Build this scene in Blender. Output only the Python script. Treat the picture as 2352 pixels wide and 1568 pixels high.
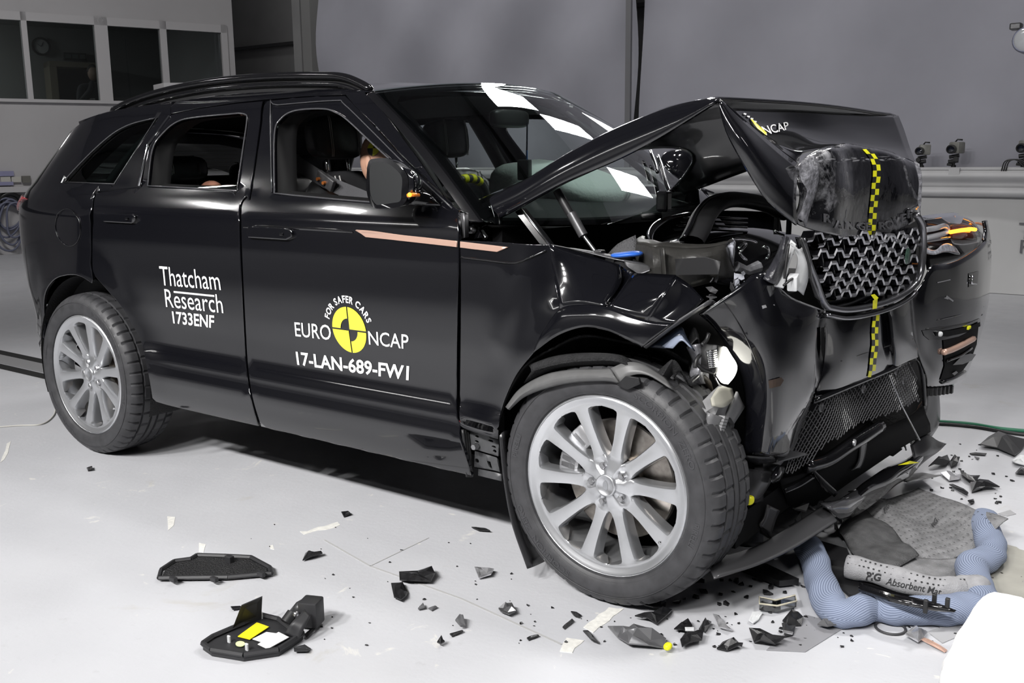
import bpy, bmesh, math, random
import numpy as np
from mathutils import Vector, Matrix
from mathutils.geometry import delaunay_2d_cdt

for o in list(bpy.data.objects):
    bpy.data.objects.remove(o)
scene = bpy.context.scene
COL = scene.collection
random.seed(7)
R = math.radians

# ------------------------------------------------------------------ camera
F_PX, CAM_POS = 2270.64, np.array([4.3255, -3.4384, 1.3887])
YAW, PITCH, ROLL = -0.63383, 0.18560, -0.010606
IMG_W, CEN_Y = 2352.0, 781.0
_d = np.array([math.sin(YAW)*math.cos(PITCH), math.cos(YAW)*math.cos(PITCH), -math.sin(PITCH)])
_r0 = np.array([math.cos(YAW), -math.sin(YAW), 0.0]); _u0 = np.cross(_r0, _d)
_r = _r0*math.cos(ROLL)+_u0*math.sin(ROLL); _u = -_r0*math.sin(ROLL)+_u0*math.cos(ROLL)
cam = bpy.data.cameras.new('camera'); cam_o = bpy.data.objects.new('camera', cam); COL.objects.link(cam_o)
cam.sensor_width = 36.0; cam.lens = F_PX/IMG_W*36.0; cam.shift_y = -3.0/IMG_W; cam.clip_start = 0.05; cam.clip_end = 200
cam_o.matrix_world = Matrix(((_r[0], _u[0], -_d[0], CAM_POS[0]), (_r[1], _u[1], -_d[1], CAM_POS[1]),
                             (_r[2], _u[2], -_d[2], CAM_POS[2]), (0, 0, 0, 1)))
scene.camera = cam_o

# ------------------------------------------------------------------ colour management, world, lamps
vs = scene.view_settings
vs.view_transform = 'Standard'; vs.look = 'None'; vs.gamma = 1.0; vs.use_curve_mapping = False
vs.exposure = 0.0
cy = scene.cycles
cy.max_bounces = 6; cy.diffuse_bounces = 3; cy.glossy_bounces = 4; cy.transmission_bounces = 4; cy.transparent_max_bounces = 10
cy.adaptive_threshold = .02; cy.caustics_reflective = False; cy.caustics_refractive = False
world = bpy.data.worlds.new('hall_air'); scene.world = world; world.use_nodes = True
world.node_tree.nodes['Background'].inputs[0].default_value = (0.62, 0.66, 0.75, 1)
world.node_tree.nodes['Background'].inputs[1].default_value = 0.035

def area(name, loc, target, sx, sy, watts, col=(1.0, 0.985, 0.97), spread=180.):
    l = bpy.data.lights.new(name, 'AREA'); l.shape = 'RECTANGLE'; l.size = sx; l.size_y = sy
    l.energy = watts; l.color = col; l.spread = R(spread)
    o = bpy.data.objects.new(name, l); COL.objects.link(o); o.location = loc
    o.rotation_euler = (Vector(target)-Vector(loc)).to_track_quat('-Z', 'Y').to_euler()
    return o
# flood lamps on the near-side gantry: a row of narrow-beam heads that light the near floor and the visible side of the car
for x, e in ((-1.8, .42), (0.4, .98), (2.2, 1.05), (4.0, .85), (5.8, .40)):
    area('gantry_lamp', (x, -7.2, 5.7), (x*0.9, 0.0, 0.0), 0.9, 0.36, 57*e, spread=62.)
for x in (-4.2, -6.6):
    area('gantry_lamp', (x, -4.6, 5.7), (-0.5, -0.6, 0.8), 0.5, 0.2, 2.4, spread=50.)
# overhead lamps above the impact area and on the far side, seen as highlights in paint and glass
for (x, y, z, a, b, w) in ((.40, 4.5, 5.0, .30, .95, 18), (.50, 6.1, 5.0, .40, .9, 18), (1.7, 6.9, 5.0, .5, .6, 12), (2.6, 0.6, 5.6, .9, .4, 20), (4.8, 2.0, 5.6, .9, .4, 34), (-2.0, 5.5, 3.6, .5, .7, 7), (-.6, 6.8, 3.2, .5, .7, 7)):
    area('overhead_lamp', (x, y, z), (x*.5+.9, 0.0, 0.9), a, b, w, spread=80.)
# fill lights added to brighten the hall walls and curtain, not seen fittings
area('hall_fill', (-5.5, 1.0, 6.3), (-8.6, 4.2, 1.2), 3.0, 0.6, 72, spread=110.)
area('hall_fill', (-1.0, 4.4, 6.8), (-1.0, 7.6, 3.6), 11.0, 0.4, 105, spread=105.)
area('hall_fill', (-5.0, -9.5, 6.7), (-5.0, -11.4, 1.0), 8.0, 0.5, 240)
area('hall_fill', (10.5, -1.0, 6.7), (12.5, -1.0, 1.0), 0.5, 8.0, 160)

# ------------------------------------------------------------------ picture geometry helpers
def proj(P):
    V = np.atleast_2d(P)-CAM_POS; k = V@_d
    return np.stack([IMG_W/2+F_PX*(V@_r)/k, CEN_Y-F_PX*(V@_u)/k], -1)
def ray(px, py): return _d+_r*((px-IMG_W/2)/F_PX)+_u*((CEN_Y-py)/F_PX)
def at(px, py, x=None, y=None, z=None):
    """the point of the plane x=.., y=.. or z=.. that is seen at photo pixel (px, py)"""
    q = ray(px, py)
    i, v = (0, x) if x is not None else (1, y) if y is not None else (2, z)
    return CAM_POS+q*((v-CAM_POS[i])/q[i])
def onplane(px, py, p0, n):
    q = ray(px, py); n = np.array(n, float); return CAM_POS+q*(((np.array(p0)-CAM_POS)@n)/(q@n))
def inv(fn, px, guess):
    """parameters of surface fn whose point is seen at photo pixel px"""
    g = np.array(guess, float); t = np.array(px[:2], float); e = 1e-4
    for _ in range(14):
        p = proj(fn(np.array([g, g+[e, 0], g+[0, e]])))
        r_ = t-p[0]
        J = np.array([(p[1]-p[0])/e, (p[2]-p[0])/e]).T
        try: st = np.linalg.solve(J, r_)
        except np.linalg.LinAlgError: break
        n = np.linalg.norm(st)
        if n > .15: st *= .15/n
        g = g+st
        if n < 1e-6: break
    return g
def catmull(pts, n=6, closed=False):
    P = [np.array(p[:], float) for p in pts]
    if len(P) < 3: return P
    out = []; m = len(P)
    for i in range(m if closed else m-1):
        p1, p2 = P[i], P[(i+1) % m]
        p0 = P[i-1] if (closed or i > 0) else 2*p1-p2
        p3 = P[(i+2) % m] if (closed or i+2 < m) else 2*p2-p1
        for k in range(n):
            t = k/n
            out.append(.5*((2*p1)+(-p0+p2)*t+(2*p0-5*p1+4*p2-p3)*t*t+(-p0+3*p1-3*p2+p3)*t**3))
    if not closed: out.append(P[-1])
    return out
def path(*segs, n=5):
    """join runs of points, each run smoothed on its own, so that run ends are corners"""
    out = []
    for s in segs:
        for q in catmull(s, n):
            if not out or np.linalg.norm(np.array(out[-1])-q) > 1e-6: out.append(q)
    if np.linalg.norm(out[0]-out[-1]) < 1e-6: out.pop()
    return out
def interp(xs, ys):
    xs = np.array(xs, float); ys = np.array(ys, float)
    h = np.diff(xs); dl = np.diff(ys)/h; m = np.zeros(len(xs))
    m[0], m[-1] = dl[0], dl[-1]
    for i in range(1, len(xs)-1):
        m[i] = 0 if dl[i-1]*dl[i] <= 0 else 2/(1/dl[i-1]+1/dl[i])
    def f(x):
        x = np.clip(np.asarray(x, float), xs[0], xs[-1]); i = np.clip(np.searchsorted(xs, x)-1, 0, len(xs)-2)
        t = (x-xs[i])/h[i]
        return (ys[i]*(1+2*t)*(1-t)**2+m[i]*h[i]*t*(1-t)**2+ys[i+1]*t*t*(3-2*t)+m[i+1]*h[i]*t*t*(t-1))
    return f

# ------------------------------------------------------------------ materials
MATS = {}
def mat(name, col=(.5, .5, .5), rough=.5, metal=0., coat=0., spec=.5, emit=None, estr=0., trans=0., alpha=1., ior=1.45,
        noise=None, bump=None, crough=.03, sheen=0.):
    """noise=(scale, amount, detail): brightness grain; bump=(scale, strength)"""
    if name in MATS: return MATS[name]
    m = bpy.data.materials.new(name); m.use_nodes = True; MATS[name] = m
    nt = m.node_tree; b = nt.nodes['Principled BSDF']; I = b.inputs
    I['Base Color'].default_value = (*col, 1); I['Roughness'].default_value = rough; I['Metallic'].default_value = metal
    I['Coat Weight'].default_value = coat; I['Coat Roughness'].default_value = crough
    I['Specular IOR Level'].default_value = spec; I['IOR'].default_value = ior
    I['Transmission Weight'].default_value = trans; I['Alpha'].default_value = alpha
    if sheen: I['Sheen Weight'].default_value = sheen
    if emit: I['Emission Color'].default_value = (*emit, 1); I['Emission Strength'].default_value = estr
    tc = None
    if noise or bump: tc = nt.nodes.new('ShaderNodeTexCoord')
    if noise:
        nz = nt.nodes.new('ShaderNodeTexNoise'); nz.inputs['Scale'].default_value = noise[0]
        nz.inputs['Detail'].default_value = noise[2] if len(noise) > 2 else 4
        nt.links.new(tc.outputs['Object'], nz.inputs['Vector'])
        mr = nt.nodes.new('ShaderNodeMapRange'); mr.inputs['From Min'].default_value = .3; mr.inputs['From Max'].default_value = .7
        mr.inputs['To Min'].default_value = 1-noise[1]; mr.inputs['To Max'].default_value = 1+noise[1]
        nt.links.new(nz.outputs['Fac'], mr.inputs['Value'])
        mx = nt.nodes.new('ShaderNodeVectorMath'); mx.operation = 'SCALE'; mx.inputs[0].default_value = col
        nt.links.new(mr.outputs[0], mx.inputs['Scale']); nt.links.new(mx.outputs[0], I['Base Color'])
    if bump:
        nb = nt.nodes.new('ShaderNodeTexNoise'); nb.inputs['Scale'].default_value = bump[0]; nb.inputs['Detail'].default_value = 3
        nt.links.new(tc.outputs['Object'], nb.inputs['Vector'])
        bm_ = nt.nodes.new('ShaderNodeBump'); bm_.inputs['Strength'].default_value = bump[1]; bm_.inputs['Distance'].default_value = .01
        nt.links.new(nb.outputs['Fac'], bm_.inputs['Height']); nt.links.new(bm_.outputs[0], I['Normal'])
    return m
def glass(name, tint=(1, 1, 1), refl=.08, rough=0.0):
    """thin sheet of glass: mostly clear, mirrors more at grazing angles"""
    if name in MATS: return MATS[name]
    m = bpy.data.materials.new(name); m.use_nodes = True; MATS[name] = m
    nt = m.node_tree; nt.nodes.clear()
    out = nt.nodes.new('ShaderNodeOutputMaterial'); mix = nt.nodes.new('ShaderNodeMixShader')
    t = nt.nodes.new('ShaderNodeBsdfTransparent'); t.inputs[0].default_value = (*tint, 1)
    g = nt.nodes.new('ShaderNodeBsdfGlossy'); g.inputs['Roughness'].default_value = rough; g.inputs[0].default_value = (1, 1, 1, 1)
    fr = nt.nodes.new('ShaderNodeFresnel'); fr.inputs['IOR'].default_value = 1.0+refl*6.25
    nt.links.new(fr.outputs[0], mix.inputs[0]); nt.links.new(t.outputs[0], mix.inputs[1]); nt.links.new(g.outputs[0], mix.inputs[2])
    nt.links.new(mix.outputs[0], out.inputs[0]); return m

PAINT = mat('black_car_paint', (.0045, .0046, .0062), .12, coat=1.0, spec=.5)
BLACKGLOSS = mat('gloss_black_plastic', (.006, .006, .007), .10, spec=.55, coat=.5)
BLACK = mat('black_plastic', (.016, .016, .017), .42, bump=(900, .06))
SATIN = mat('satin_black_plastic', (.026, .026, .028), .27, bump=(400, .03))
DARK = mat('dark_underbody', (.006, .006, .0065), .75, spec=.12)
LINER = mat('wheel_arch_felt', (.012, .012, .013), .75, bump=(150, .5), noise=(30, .3))
RUBBER = mat('tyre_rubber', (.040, .040, .043), .5, noise=(25, .22), bump=(300, .05))
CLADGREY = mat('sill_paint', (.012, .012, .0135), .16, coat=.6)
ALLOY = mat('alloy_silver', (.62, .63, .65), .30, metal=.85, coat=.5, noise=(900, .03))
STEEL = mat('bare_steel', (.45, .45, .46), .32, metal=1., noise=(40, .15))
DISC = mat('brake_disc', (.35, .32, .29), .38, metal=1., noise=(60, .2))
CHROME = mat('chrome', (.8, .8, .82), .08, metal=1.)
GREYMET = mat('grey_coated_metal', (.13, .13, .135), .35, metal=.6, noise=(60, .15))
MIRROR = mat('mirror_glass', (.75, .77, .78), .01, metal=1.)
WSGLASS = glass('windscreen_glass', (.70, .78, .76), .085)
SIDEGLASS = glass('side_glass', (.50, .58, .56), .09)
DARKGLASS = glass('privacy_glass', (.22, .27, .26), .10)
LEATHER = mat('black_leather', (.045, .0455, .049), .34, bump=(420, .12))
STITCH = mat('pale_stitching', (.55, .54, .52), .7)
CABIN = mat('cabin_trim', (.016, .0165, .018), .6)
COPPER = mat('copper_trim', (.66, .43, .34), .30, metal=.45)
YELLOW = mat('yellow_tape', (.80, .78, .012), .45)
YBLACK = mat('black_tape', (.012, .012, .010), .4)
WHITEVINYL = mat('white_vinyl', (.86, .86, .86), .45)
YELVINYL = mat('yellow_vinyl', (.86, .80, .06), .42)
AIRBAG = mat('airbag_cloth', (.62, .68, .65), .85, bump=(60, .25))
SKIN = mat('dummy_skin', (.52, .30, .21), .5)
AMBER = mat('amber_lens', (.9, .25, .02), .15, coat=.6)
AMBERLIT = mat('amber_lit', (.9, .30, .03), .2, emit=(1., .30, .02), estr=4.)
REDLENS = mat('red_lens', (.28, .03, .035), .12, coat=.8)
REINF = mat('reinforced_plastic', (.032, .031, .029), .38, bump=(90, .12), noise=(18, .25))
WHITEPL = mat('white_plastic', (.60, .61, .62), .42, noise=(30, .08))
CLEARPL = glass('clear_plastic', (.80, .81, .82), .16, .08)
BLUEPL = mat('blue_cap', (.03, .13, .55), .35)
# ------------------------------------------------------------------ object helpers
def empty(name, loc=(0, 0, 0), rz=0.):
    o = bpy.data.objects.new(name, None); COL.objects.link(o); o.location = loc; o.rotation_euler = (0, 0, rz)
    o.empty_display_size = .1; return o
def tag(o, label=None, cat=None, group=None, kind=None):
    if label: o['label'] = label
    if cat: o['category'] = cat
    if group: o['group'] = group
    if kind: o['kind'] = kind
    return o
def _world(o):
    L = Matrix.LocRotScale(o.location, o.rotation_euler, o.scale)
    return _world(o.parent) @ o.matrix_parent_inverse @ L if o.parent else L
def put(o, parent):
    """parts are written in scene coordinates: cancel the parent's own placement"""
    if parent is not None:
        o.parent = parent; o.matrix_parent_inverse = _world(parent).inverted()
    return o
def obj(name, V, Fc, m, parent=None, smooth=False, normals=None, local=False):
    me = bpy.data.meshes.new(name)
    me.from_pydata([tuple(map(float, v)) for v in V], [], [tuple(int(i) for i in f) for f in Fc])
    if isinstance(m, (list, tuple)):
        for q in m: me.materials.append(q)
    else: me.materials.append(m)
    me.validate(clean_customdata=False)
    if smooth or normals is not None: me.polygons.foreach_set('use_smooth', [True]*len(me.polygons))
    if normals is not None and len(me.vertices) == len(normals):
        me.normals_split_custom_set_from_vertices([tuple(map(float, n)) for n in normals])
    me.update()
    o = bpy.data.objects.new(name, me); COL.objects.link(o)
    if parent is not None:
        if local: o.parent = parent
        else: put(o, parent)
    return o
def bobj(name, bm, m, parent=None, smooth=False, local=False, autosmooth=None):
    me = bpy.data.meshes.new(name); bm.normal_update(); bm.to_mesh(me); bm.free()
    if isinstance(m, (list, tuple)):
        for q in m: me.materials.append(q)
    else: me.materials.append(m)
    if smooth: me.polygons.foreach_set('use_smooth', [True]*len(me.polygons))
    if autosmooth: me.set_sharp_from_angle(angle=R(autosmooth))
    o = bpy.data.objects.new(name, me); COL.objects.link(o)
    if parent is not None:
        if local: o.parent = parent
        else: put(o, parent)
    return o
class MB:
    """collects boxes, tubes, lathes and prisms into one mesh"""
    def __init__(s): s.V = []; s.F = []; s.M = []; s.mi = 0
    def add(s, V, F):
        b = len(s.V); s.V += [np.array(v, float) for v in V]
        s.F += [tuple(i+b for i in f) for f in F]; s.M += [s.mi]*len(F); return s
    def box(s, c, d, rot=None, bev=0.):
        c = np.array(c, float); h = np.array(d, float)/2
        if bev > 0:
            bm = bmesh.new(); bmesh.ops.create_cube(bm, size=1.)
            for v in bm.verts: v.co = Vector((v.co.x*2*h[0], v.co.y*2*h[1], v.co.z*2*h[2]))
            bmesh.ops.bevel(bm, geom=bm.edges[:], offset=min(bev, min(h)*.9), segments=2, affect='EDGES', profile=.5)
            V = [np.array(v.co) for v in bm.verts]; bm.verts.index_update(); F = [[v.index for v in f.verts] for f in bm.faces]; bm.free()
        else:
            V = [np.array((sx*h[0], sy*h[1], sz*h[2])) for sx in (-1, 1) for sy in (-1, 1) for sz in (-1, 1)]
            F = [(0, 1, 3, 2), (4, 6, 7, 5), (0, 4, 5, 1), (2, 3, 7, 6), (0, 2, 6, 4), (1, 5, 7, 3)]
        if rot is not None: Rm = np.array(rot); V = [Rm@v for v in V]
        return s.add([c+v for v in V], F)
    def tube(s, pts, r, n=10, closed=False, cap=True, flat=None):
        P = [np.array(p, float) for p in pts]; m = len(P)
        rr = r if hasattr(r, '__len__') else [r]*m
        V = []; F = []; up = None
        for i, p in enumerate(P):
            a = P[i-1] if (i > 0 or closed) else p; b = P[(i+1) % m] if (i < m-1 or closed) else p
            t = b-a; t = t/(np.linalg.norm(t)+1e-12)
            if up is None:
                up = np.array((0, 0, 1.)) if abs(t[2]) < .9 else np.array((1., 0, 0))
            up = up-t*(up@t); up /= np.linalg.norm(up)+1e-12
            sd = np.cross(t, up)
            for k in range(n):
                q = 2*math.pi*k/n
                V.append(p+rr[i]*(math.cos(q)*sd+math.sin(q)*up*(flat if flat else 1)))
        for i in range(m if closed else m-1):
            for k in range(n):
                a, b = i*n+k, i*n+(k+1) % n; j = (i+1) % m
                F.append((a, b, j*n+(k+1) % n, j*n+k))
        if cap and not closed:
            F.append(tuple(range(n))[::-1]); F.append(tuple((m-1)*n+k for k in range(n)))
        return s.add(V, F)
    def lathe(s, prof, c=(0, 0, 0), axis='y', n=48, a0=0., a1=2*math.pi):
        """prof: (radius, height along axis)"""
        full = abs(a1-a0-2*math.pi) < 1e-6; m = n if full else n+1; V = []; F = []
        for i in range(m):
            a = a0+(a1-a0)*i/n; ca, sa = math.cos(a), math.sin(a)
            for r_, h in prof:
                v = {'y': (r_*ca, h, r_*sa), 'z': (r_*ca, r_*sa, h), 'x': (h, r_*ca, r_*sa)}[axis]
                V.append(np.array(v)+np.array(c))
        k = len(prof)
        for i in range(n):
            j = (i+1) % m
            for q in range(k-1): F.append((i*k+q, i*k+q+1, j*k+q+1, j*k+q))
        return s.add(V, F)
    def prism(s, poly, a, b):
        """poly: 3-D points, extruded by vector from a to b offsets"""
        n = len(poly); P = [np.array(p, float) for p in poly]; a = np.array(a, float); b = np.array(b, float)
        return s.add([p+a for p in P]+[p+b for p in P], [tuple(range(n))[::-1], tuple(range(n, 2*n))]+[(i, (i+1) % n, n+(i+1) % n, n+i) for i in range(n)])
    def grid(s, G, closed_u=False):
        nu, nv = len(G), len(G[0]); V = [p for row in G for p in row]; F = []
        for i in range(nu if closed_u else nu-1):
            for j in range(nv-1):
                k = (i+1) % nu; F.append((i*nv+j, i*nv+j+1, k*nv+j+1, k*nv+j))
        return s.add(V, F)
    def build(s, name, m, parent=None, smooth=False, auto=None, local=False):
        o = obj(name, s.V, s.F, m, parent, smooth=smooth or bool(auto), local=local)
        if isinstance(m, (list, tuple)) and len(o.data.polygons) == len(s.M): o.data.polygons.foreach_set('material_index', s.M)
        bm = bmesh.new(); bm.from_mesh(o.data); bmesh.ops.recalc_face_normals(bm, faces=bm.faces[:]); bm.to_mesh(o.data); bm.free()
        if auto: o.data.set_sharp_from_angle(angle=R(auto))
        return o
def rotm(x=0, y=0, z=0): return np.array((Matrix.Rotation(z, 3, 'Z') @ Matrix.Rotation(y, 3, 'Y') @ Matrix.Rotation(x, 3, 'X')))

def _inside(P, poly):
    x, y = P[:, 0], P[:, 1]; c = np.zeros(len(P), bool); n = len(poly); j = n-1
    for i in range(n):
        xi, yi = poly[i]; xj, yj = poly[j]
        if yi != yj:
            c ^= ((yi > y) != (yj > y)) & (x < (xj-xi)*(y-yi)/(yj-yi)+xi)
        j = i
    return c
def _dist(P, poly):
    A = np.array(poly, float); B = np.roll(A, -1, 0); D = B-A; L = (D**2).sum(1)+1e-15
    best = np.full(len(P), 1e9)
    for a, d_, l in zip(A, D, L):
        t = np.clip(((P-a)@d_)/l, 0, 1); q = P-(a+t[:, None]*d_); best = np.minimum(best, (q**2).sum(1))
    return np.sqrt(best)
def _resample(poly, step):
    out = []; n = len(poly)
    for i in range(n):
        a = np.array(poly[i], float); b = np.array(poly[(i+1) % n], float); k = max(1, int(math.ceil(np.linalg.norm(b-a)/step)))
        for t in range(k): out.append(a+(b-a)*t/k)
    return np.array(out)
def _area(p):
    p = np.array(p); q = np.roll(p, -1, 0); return .5*(p[:, 0]*q[:, 1]-q[:, 0]*p[:, 1]).sum()
def _inset(p, d_):
    """points moved d_ to the left of the walking direction (inside of a counter-clockwise loop)"""
    a = np.roll(p, 1, 0); b = np.roll(p, -1, 0); t = b-a; t /= np.linalg.norm(t, axis=1)[:, None]+1e-12
    return p+np.stack([-t[:, 1], t[:, 0]], 1)*d_
def sheet(name, outline, holes, fn, step, m, parent=None, th=.004, bev=0., out=None, scale=(1, 1)):
    """panel: the region of surface fn(u,v) inside outline and outside holes, with thickness th and rolled edges.
    out(point)->vector that roughly points to the outer face"""
    sc = np.array(scale, float)
    loops = []
    for i, lp in enumerate([outline]+list(holes)):
        q = _resample(np.array(lp, float)*sc, step)
        if (_area(q) < 0) != (i > 0): q = q[::-1]
        loops.append(q)
    lo, hi = loops[0].min(0), loops[0].max(0)
    gx = np.arange(lo[0]+step*.5, hi[0], step); gy = np.arange(lo[1]+step*.5, hi[1], step)
    G = np.stack(np.meshgrid(gx, gy, indexing='ij'), -1).reshape(-1, 2)
    G[:, 0] += np.where((np.round((G[:, 1]-lo[1])/step-.5).astype(int) % 2) == 0, 0, step*.5*0)
    if len(G):
        ok = _inside(G, loops[0])
        for h in loops[1:]: ok &= ~_inside(G, h)
        G = G[ok]
        for h in loops:
            if len(G): G = G[_dist(G, h) > step*.45+bev]
    pts = []; edges = []; drop = []
    for q in loops:
        b = len(pts); n = len(q)
        pts += list(q); drop += [1]*n; edges += [(b+i, b+(i+1) % n) for i in range(n)]
    nb = len(pts)
    if bev > 0:
        for q in loops:
            r_ = _inset(q, bev); keep = _inside(r_, loops[0])
            for h in loops[1:]: keep &= ~_inside(r_, h)
            keep &= np.min([_dist(r_, h) for h in loops], axis=0) > bev*.6
            pts += list(r_[keep]); drop += [0]*int(keep.sum())
    pts += list(G); drop += [0]*len(G)
    res = delaunay_2d_cdt([Vector(p) for p in pts], edges, [], 0, 1e-7)
    V2 = np.array([tuple(v) for v in res[0]]); T = np.array([f for f in res[2] if len(f) == 3])
    dr = np.zeros(len(V2))
    for i, ol in enumerate(res[3]):
        if any(k < nb for k in ol): dr[i] = 1
    c = V2[T].mean(1); ok = _inside(c, loops[0])
    for h in loops[1:]: ok &= ~_inside(c, h)
    T = T[ok]
    used = np.unique(T); mp = -np.ones(len(V2), int); mp[used] = np.arange(len(used)); V2 = V2[used]; dr = dr[used]; T = mp[T]
    U = V2/sc; P = fn(U); e = 1e-4
    du = fn(U+[e, 0])-fn(U-[e, 0]); dv = fn(U+[0, e])-fn(U-[0, e])
    N = np.cross(du, dv); N /= np.linalg.norm(N, axis=1)[:, None]+1e-15
    if out is None: o_ = np.tile([0, -1., 0], (len(P), 1))
    else: o_ = np.array([out(p) for p in P])
    sg = np.sign((N*o_).sum(1).sum()); N *= sg if sg else 1
    # boundary edges and outward tilt there
    cnt = {}
    for t in T:
        for a, b in ((t[0], t[1]), (t[1], t[2]), (t[2], t[0])): cnt[(a, b)] = 1
    bed = [(a, b) for (a, b) in cnt if (b, a) not in cnt]
    FN = np.cross(P[T[:, 1]]-P[T[:, 0]], P[T[:, 2]]-P[T[:, 0]])
    if (FN*N[T[:, 0]]).sum() < 0: T = T[:, ::-1]; bed = [(b, a) for a, b in bed]
    Nf = N.copy(); Pf = P.copy(); W = np.zeros_like(P)
    for a, b in bed:
        w = np.cross(P[b]-P[a], N[a]); l = np.linalg.norm(w)+1e-15; W[a] += w/l; W[b] += w/l
    isb = np.linalg.norm(W, axis=1) > 1e-6
    Wn = W/(np.linalg.norm(W, axis=1)[:, None]+1e-15)
    if bev > 0:
        Nf[isb] = N[isb]*.65+Wn[isb]*.75; Pf[isb] = P[isb]-N[isb]*bev*.7
    n = len(P); V = list(Pf); NN = list(Nf); F = [tuple(t) for t in T]
    if th > 0:
        bidx = sorted({i for e_ in bed for i in e_}); mpa = {}; mpb = {}
        for i in bidx: mpa[i] = len(V); V.append(Pf[i]); NN.append(Wn[i])
        for i in bidx: mpb[i] = len(V); V.append(Pf[i]-N[i]*th); NN.append(Wn[i])
        F += [(mpa[b], mpa[a], mpb[a], mpb[b]) for a, b in bed]
        b0 = len(V); V += list(Pf-N*th); NN += list(-N); F += [(t[2]+b0, t[1]+b0, t[0]+b0) for t in T]
    return obj(name, V, F, m, parent, normals=NN)
def mirror_y(o, name=None, parent=None):
    """the same part on the car's other side"""
    me = o.data.copy(); me.name = name or o.data.name
    n = len(me.vertices); co = np.empty(n*3, np.float32); me.vertices.foreach_get('co', co); co = co.reshape(-1, 3)
    nv = len(me.loops); nr = np.empty(nv*3, np.float32); me.corner_normals.foreach_get('vector', nr); nr = nr.reshape(-1, 3)
    polys = [list(p.vertices) for p in me.polygons]; sm = [p.use_smooth for p in me.polygons]; mi = [p.material_index for p in me.polygons]
    ln = []
    for p in o.data.polygons:
        idx = list(p.loop_indices); ln += [nr[idx[0]]]+[nr[i] for i in idx[:0:-1]]
    co[:, 1] *= -1
    m2 = bpy.data.meshes.new(me.name)
    m2.from_pydata([tuple(map(float, c)) for c in co], [], [[p[0]]+p[:0:-1] for p in polys])
    for q in o.data.materials: m2.materials.append(q)
    m2.polygons.foreach_set('use_smooth', sm); m2.polygons.foreach_set('material_index', mi)
    if any(sm): m2.normals_split_custom_set([(float(a[0]), -float(a[1]), float(a[2])) for a in ln])
    m2.update(); bpy.data.meshes.remove(me)
    c = bpy.data.objects.new(name or o.name.split('.')[0], m2); COL.objects.link(c)
    if parent is not None: put(c, parent)
    return c
def text_mesh(s, bold=0., spacing=1.):
    """flat outlines of a text in the built-in letters: vertices (N,2) and faces"""
    cu = bpy.data.curves.new('t', 'FONT'); cu.body = s; cu.size = 1.; cu.offset = bold; cu.space_character = spacing; cu.resolution_u = 3
    o = bpy.data.objects.new('t', cu); COL.objects.link(o)
    bpy.context.view_layer.update()
    me = bpy.data.meshes.new_from_object(o.evaluated_get(bpy.context.evaluated_depsgraph_get()))
    V = np.array([v.co[:2] for v in me.vertices]); F = [tuple(p.vertices) for p in me.polygons]
    bpy.data.objects.remove(o); bpy.data.curves.remove(cu); bpy.data.meshes.remove(me)
    return V, F
# ------------------------------------------------------------------ the hall
def floor_material():
    m = bpy.data.materials.new('painted_concrete_floor'); m.use_nodes = True; nt = m.node_tree; b = nt.nodes['Principled BSDF']
    N = nt.nodes.new; L = nt.links.new
    tc = N('ShaderNodeTexCoord')
    def noise(sc, det=4, rough=.55, dist=0.):
        n = N('ShaderNodeTexNoise'); n.inputs['Scale'].default_value = sc; n.inputs['Detail'].default_value = det
        n.inputs['Roughness'].default_value = rough; n.inputs['Distortion'].default_value = dist; L(tc.outputs['Object'], n.inputs['Vector']); return n
    def ramp(n, a, b_):
        r_ = N('ShaderNodeMapRange'); r_.inputs['From Min'].default_value = a; r_.inputs['From Max'].default_value = b_; L(n.outputs['Fac'], r_.inputs['Value']); return r_
    def mix(fac, a, b_):
        x = N('ShaderNodeMix'); x.data_type = 'RGBA'; L(fac, x.inputs['Factor'])
        for s_, v in (('A', a), ('B', b_)):
            k = [i for i in x.inputs if i.name == s_ and i.type == 'RGBA'][0]
            if isinstance(v, tuple): k.default_value = (*v, 1)
            else: L(v, k)
        return [o for o in x.outputs if o.type == 'RGBA'][0]
    c = mix(ramp(noise(1.1, 5), .3, .75).outputs[0], (.50, .505, .53), (.56, .563, .585))
    c = mix(ramp(noise(14, 6, .7), .62, .80).outputs[0], c, (.44, .44, .45))
    c = mix(ramp(noise(5.5, 5, .6, 1.5), .66, .70).outputs[0], c, (.66, .65, .63))      # worn spots where the paint is gone
    c = mix(ramp(noise(2.3, 6, .65, .8), .64, .80).outputs[0], c, (.44, .42, .38))      # old spill stains
    L(c, b.inputs['Base Color'])
    rr = ramp(noise(7, 5), .2, .8); rr.inputs['To Min'].default_value = .28; rr.inputs['To Max'].default_value = .5
    L(rr.outputs[0], b.inputs['Roughness'])
    bp = N('ShaderNodeBump'); bp.inputs['Strength'].default_value = .08; bp.inputs['Distance'].default_value = .01
    L(noise(40, 4).outputs['Fac'], bp.inputs['Height']); L(bp.outputs[0], b.inputs['Normal'])
    b.inputs['Specular IOR Level'].default_value = .35
    return m
FLOORM = floor_material()
WALLW = mat('white_wall_paint', (.50, .49, .50), .7, noise=(1.2, .05))
WALLD = mat('grey_hall_cladding', (.34, .34, .345), .7, noise=(1.5, .08))
FRAMEW = mat('white_window_frame', (.55, .54, .55), .5)
CURTAINM = mat('grey_backdrop_cloth', (.34, .34, .385), .95, noise=(1.5, .05), bump=(500, .05))
HALLDARK = mat('dark_hall_wall', (.30, .30, .30), .8)

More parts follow.
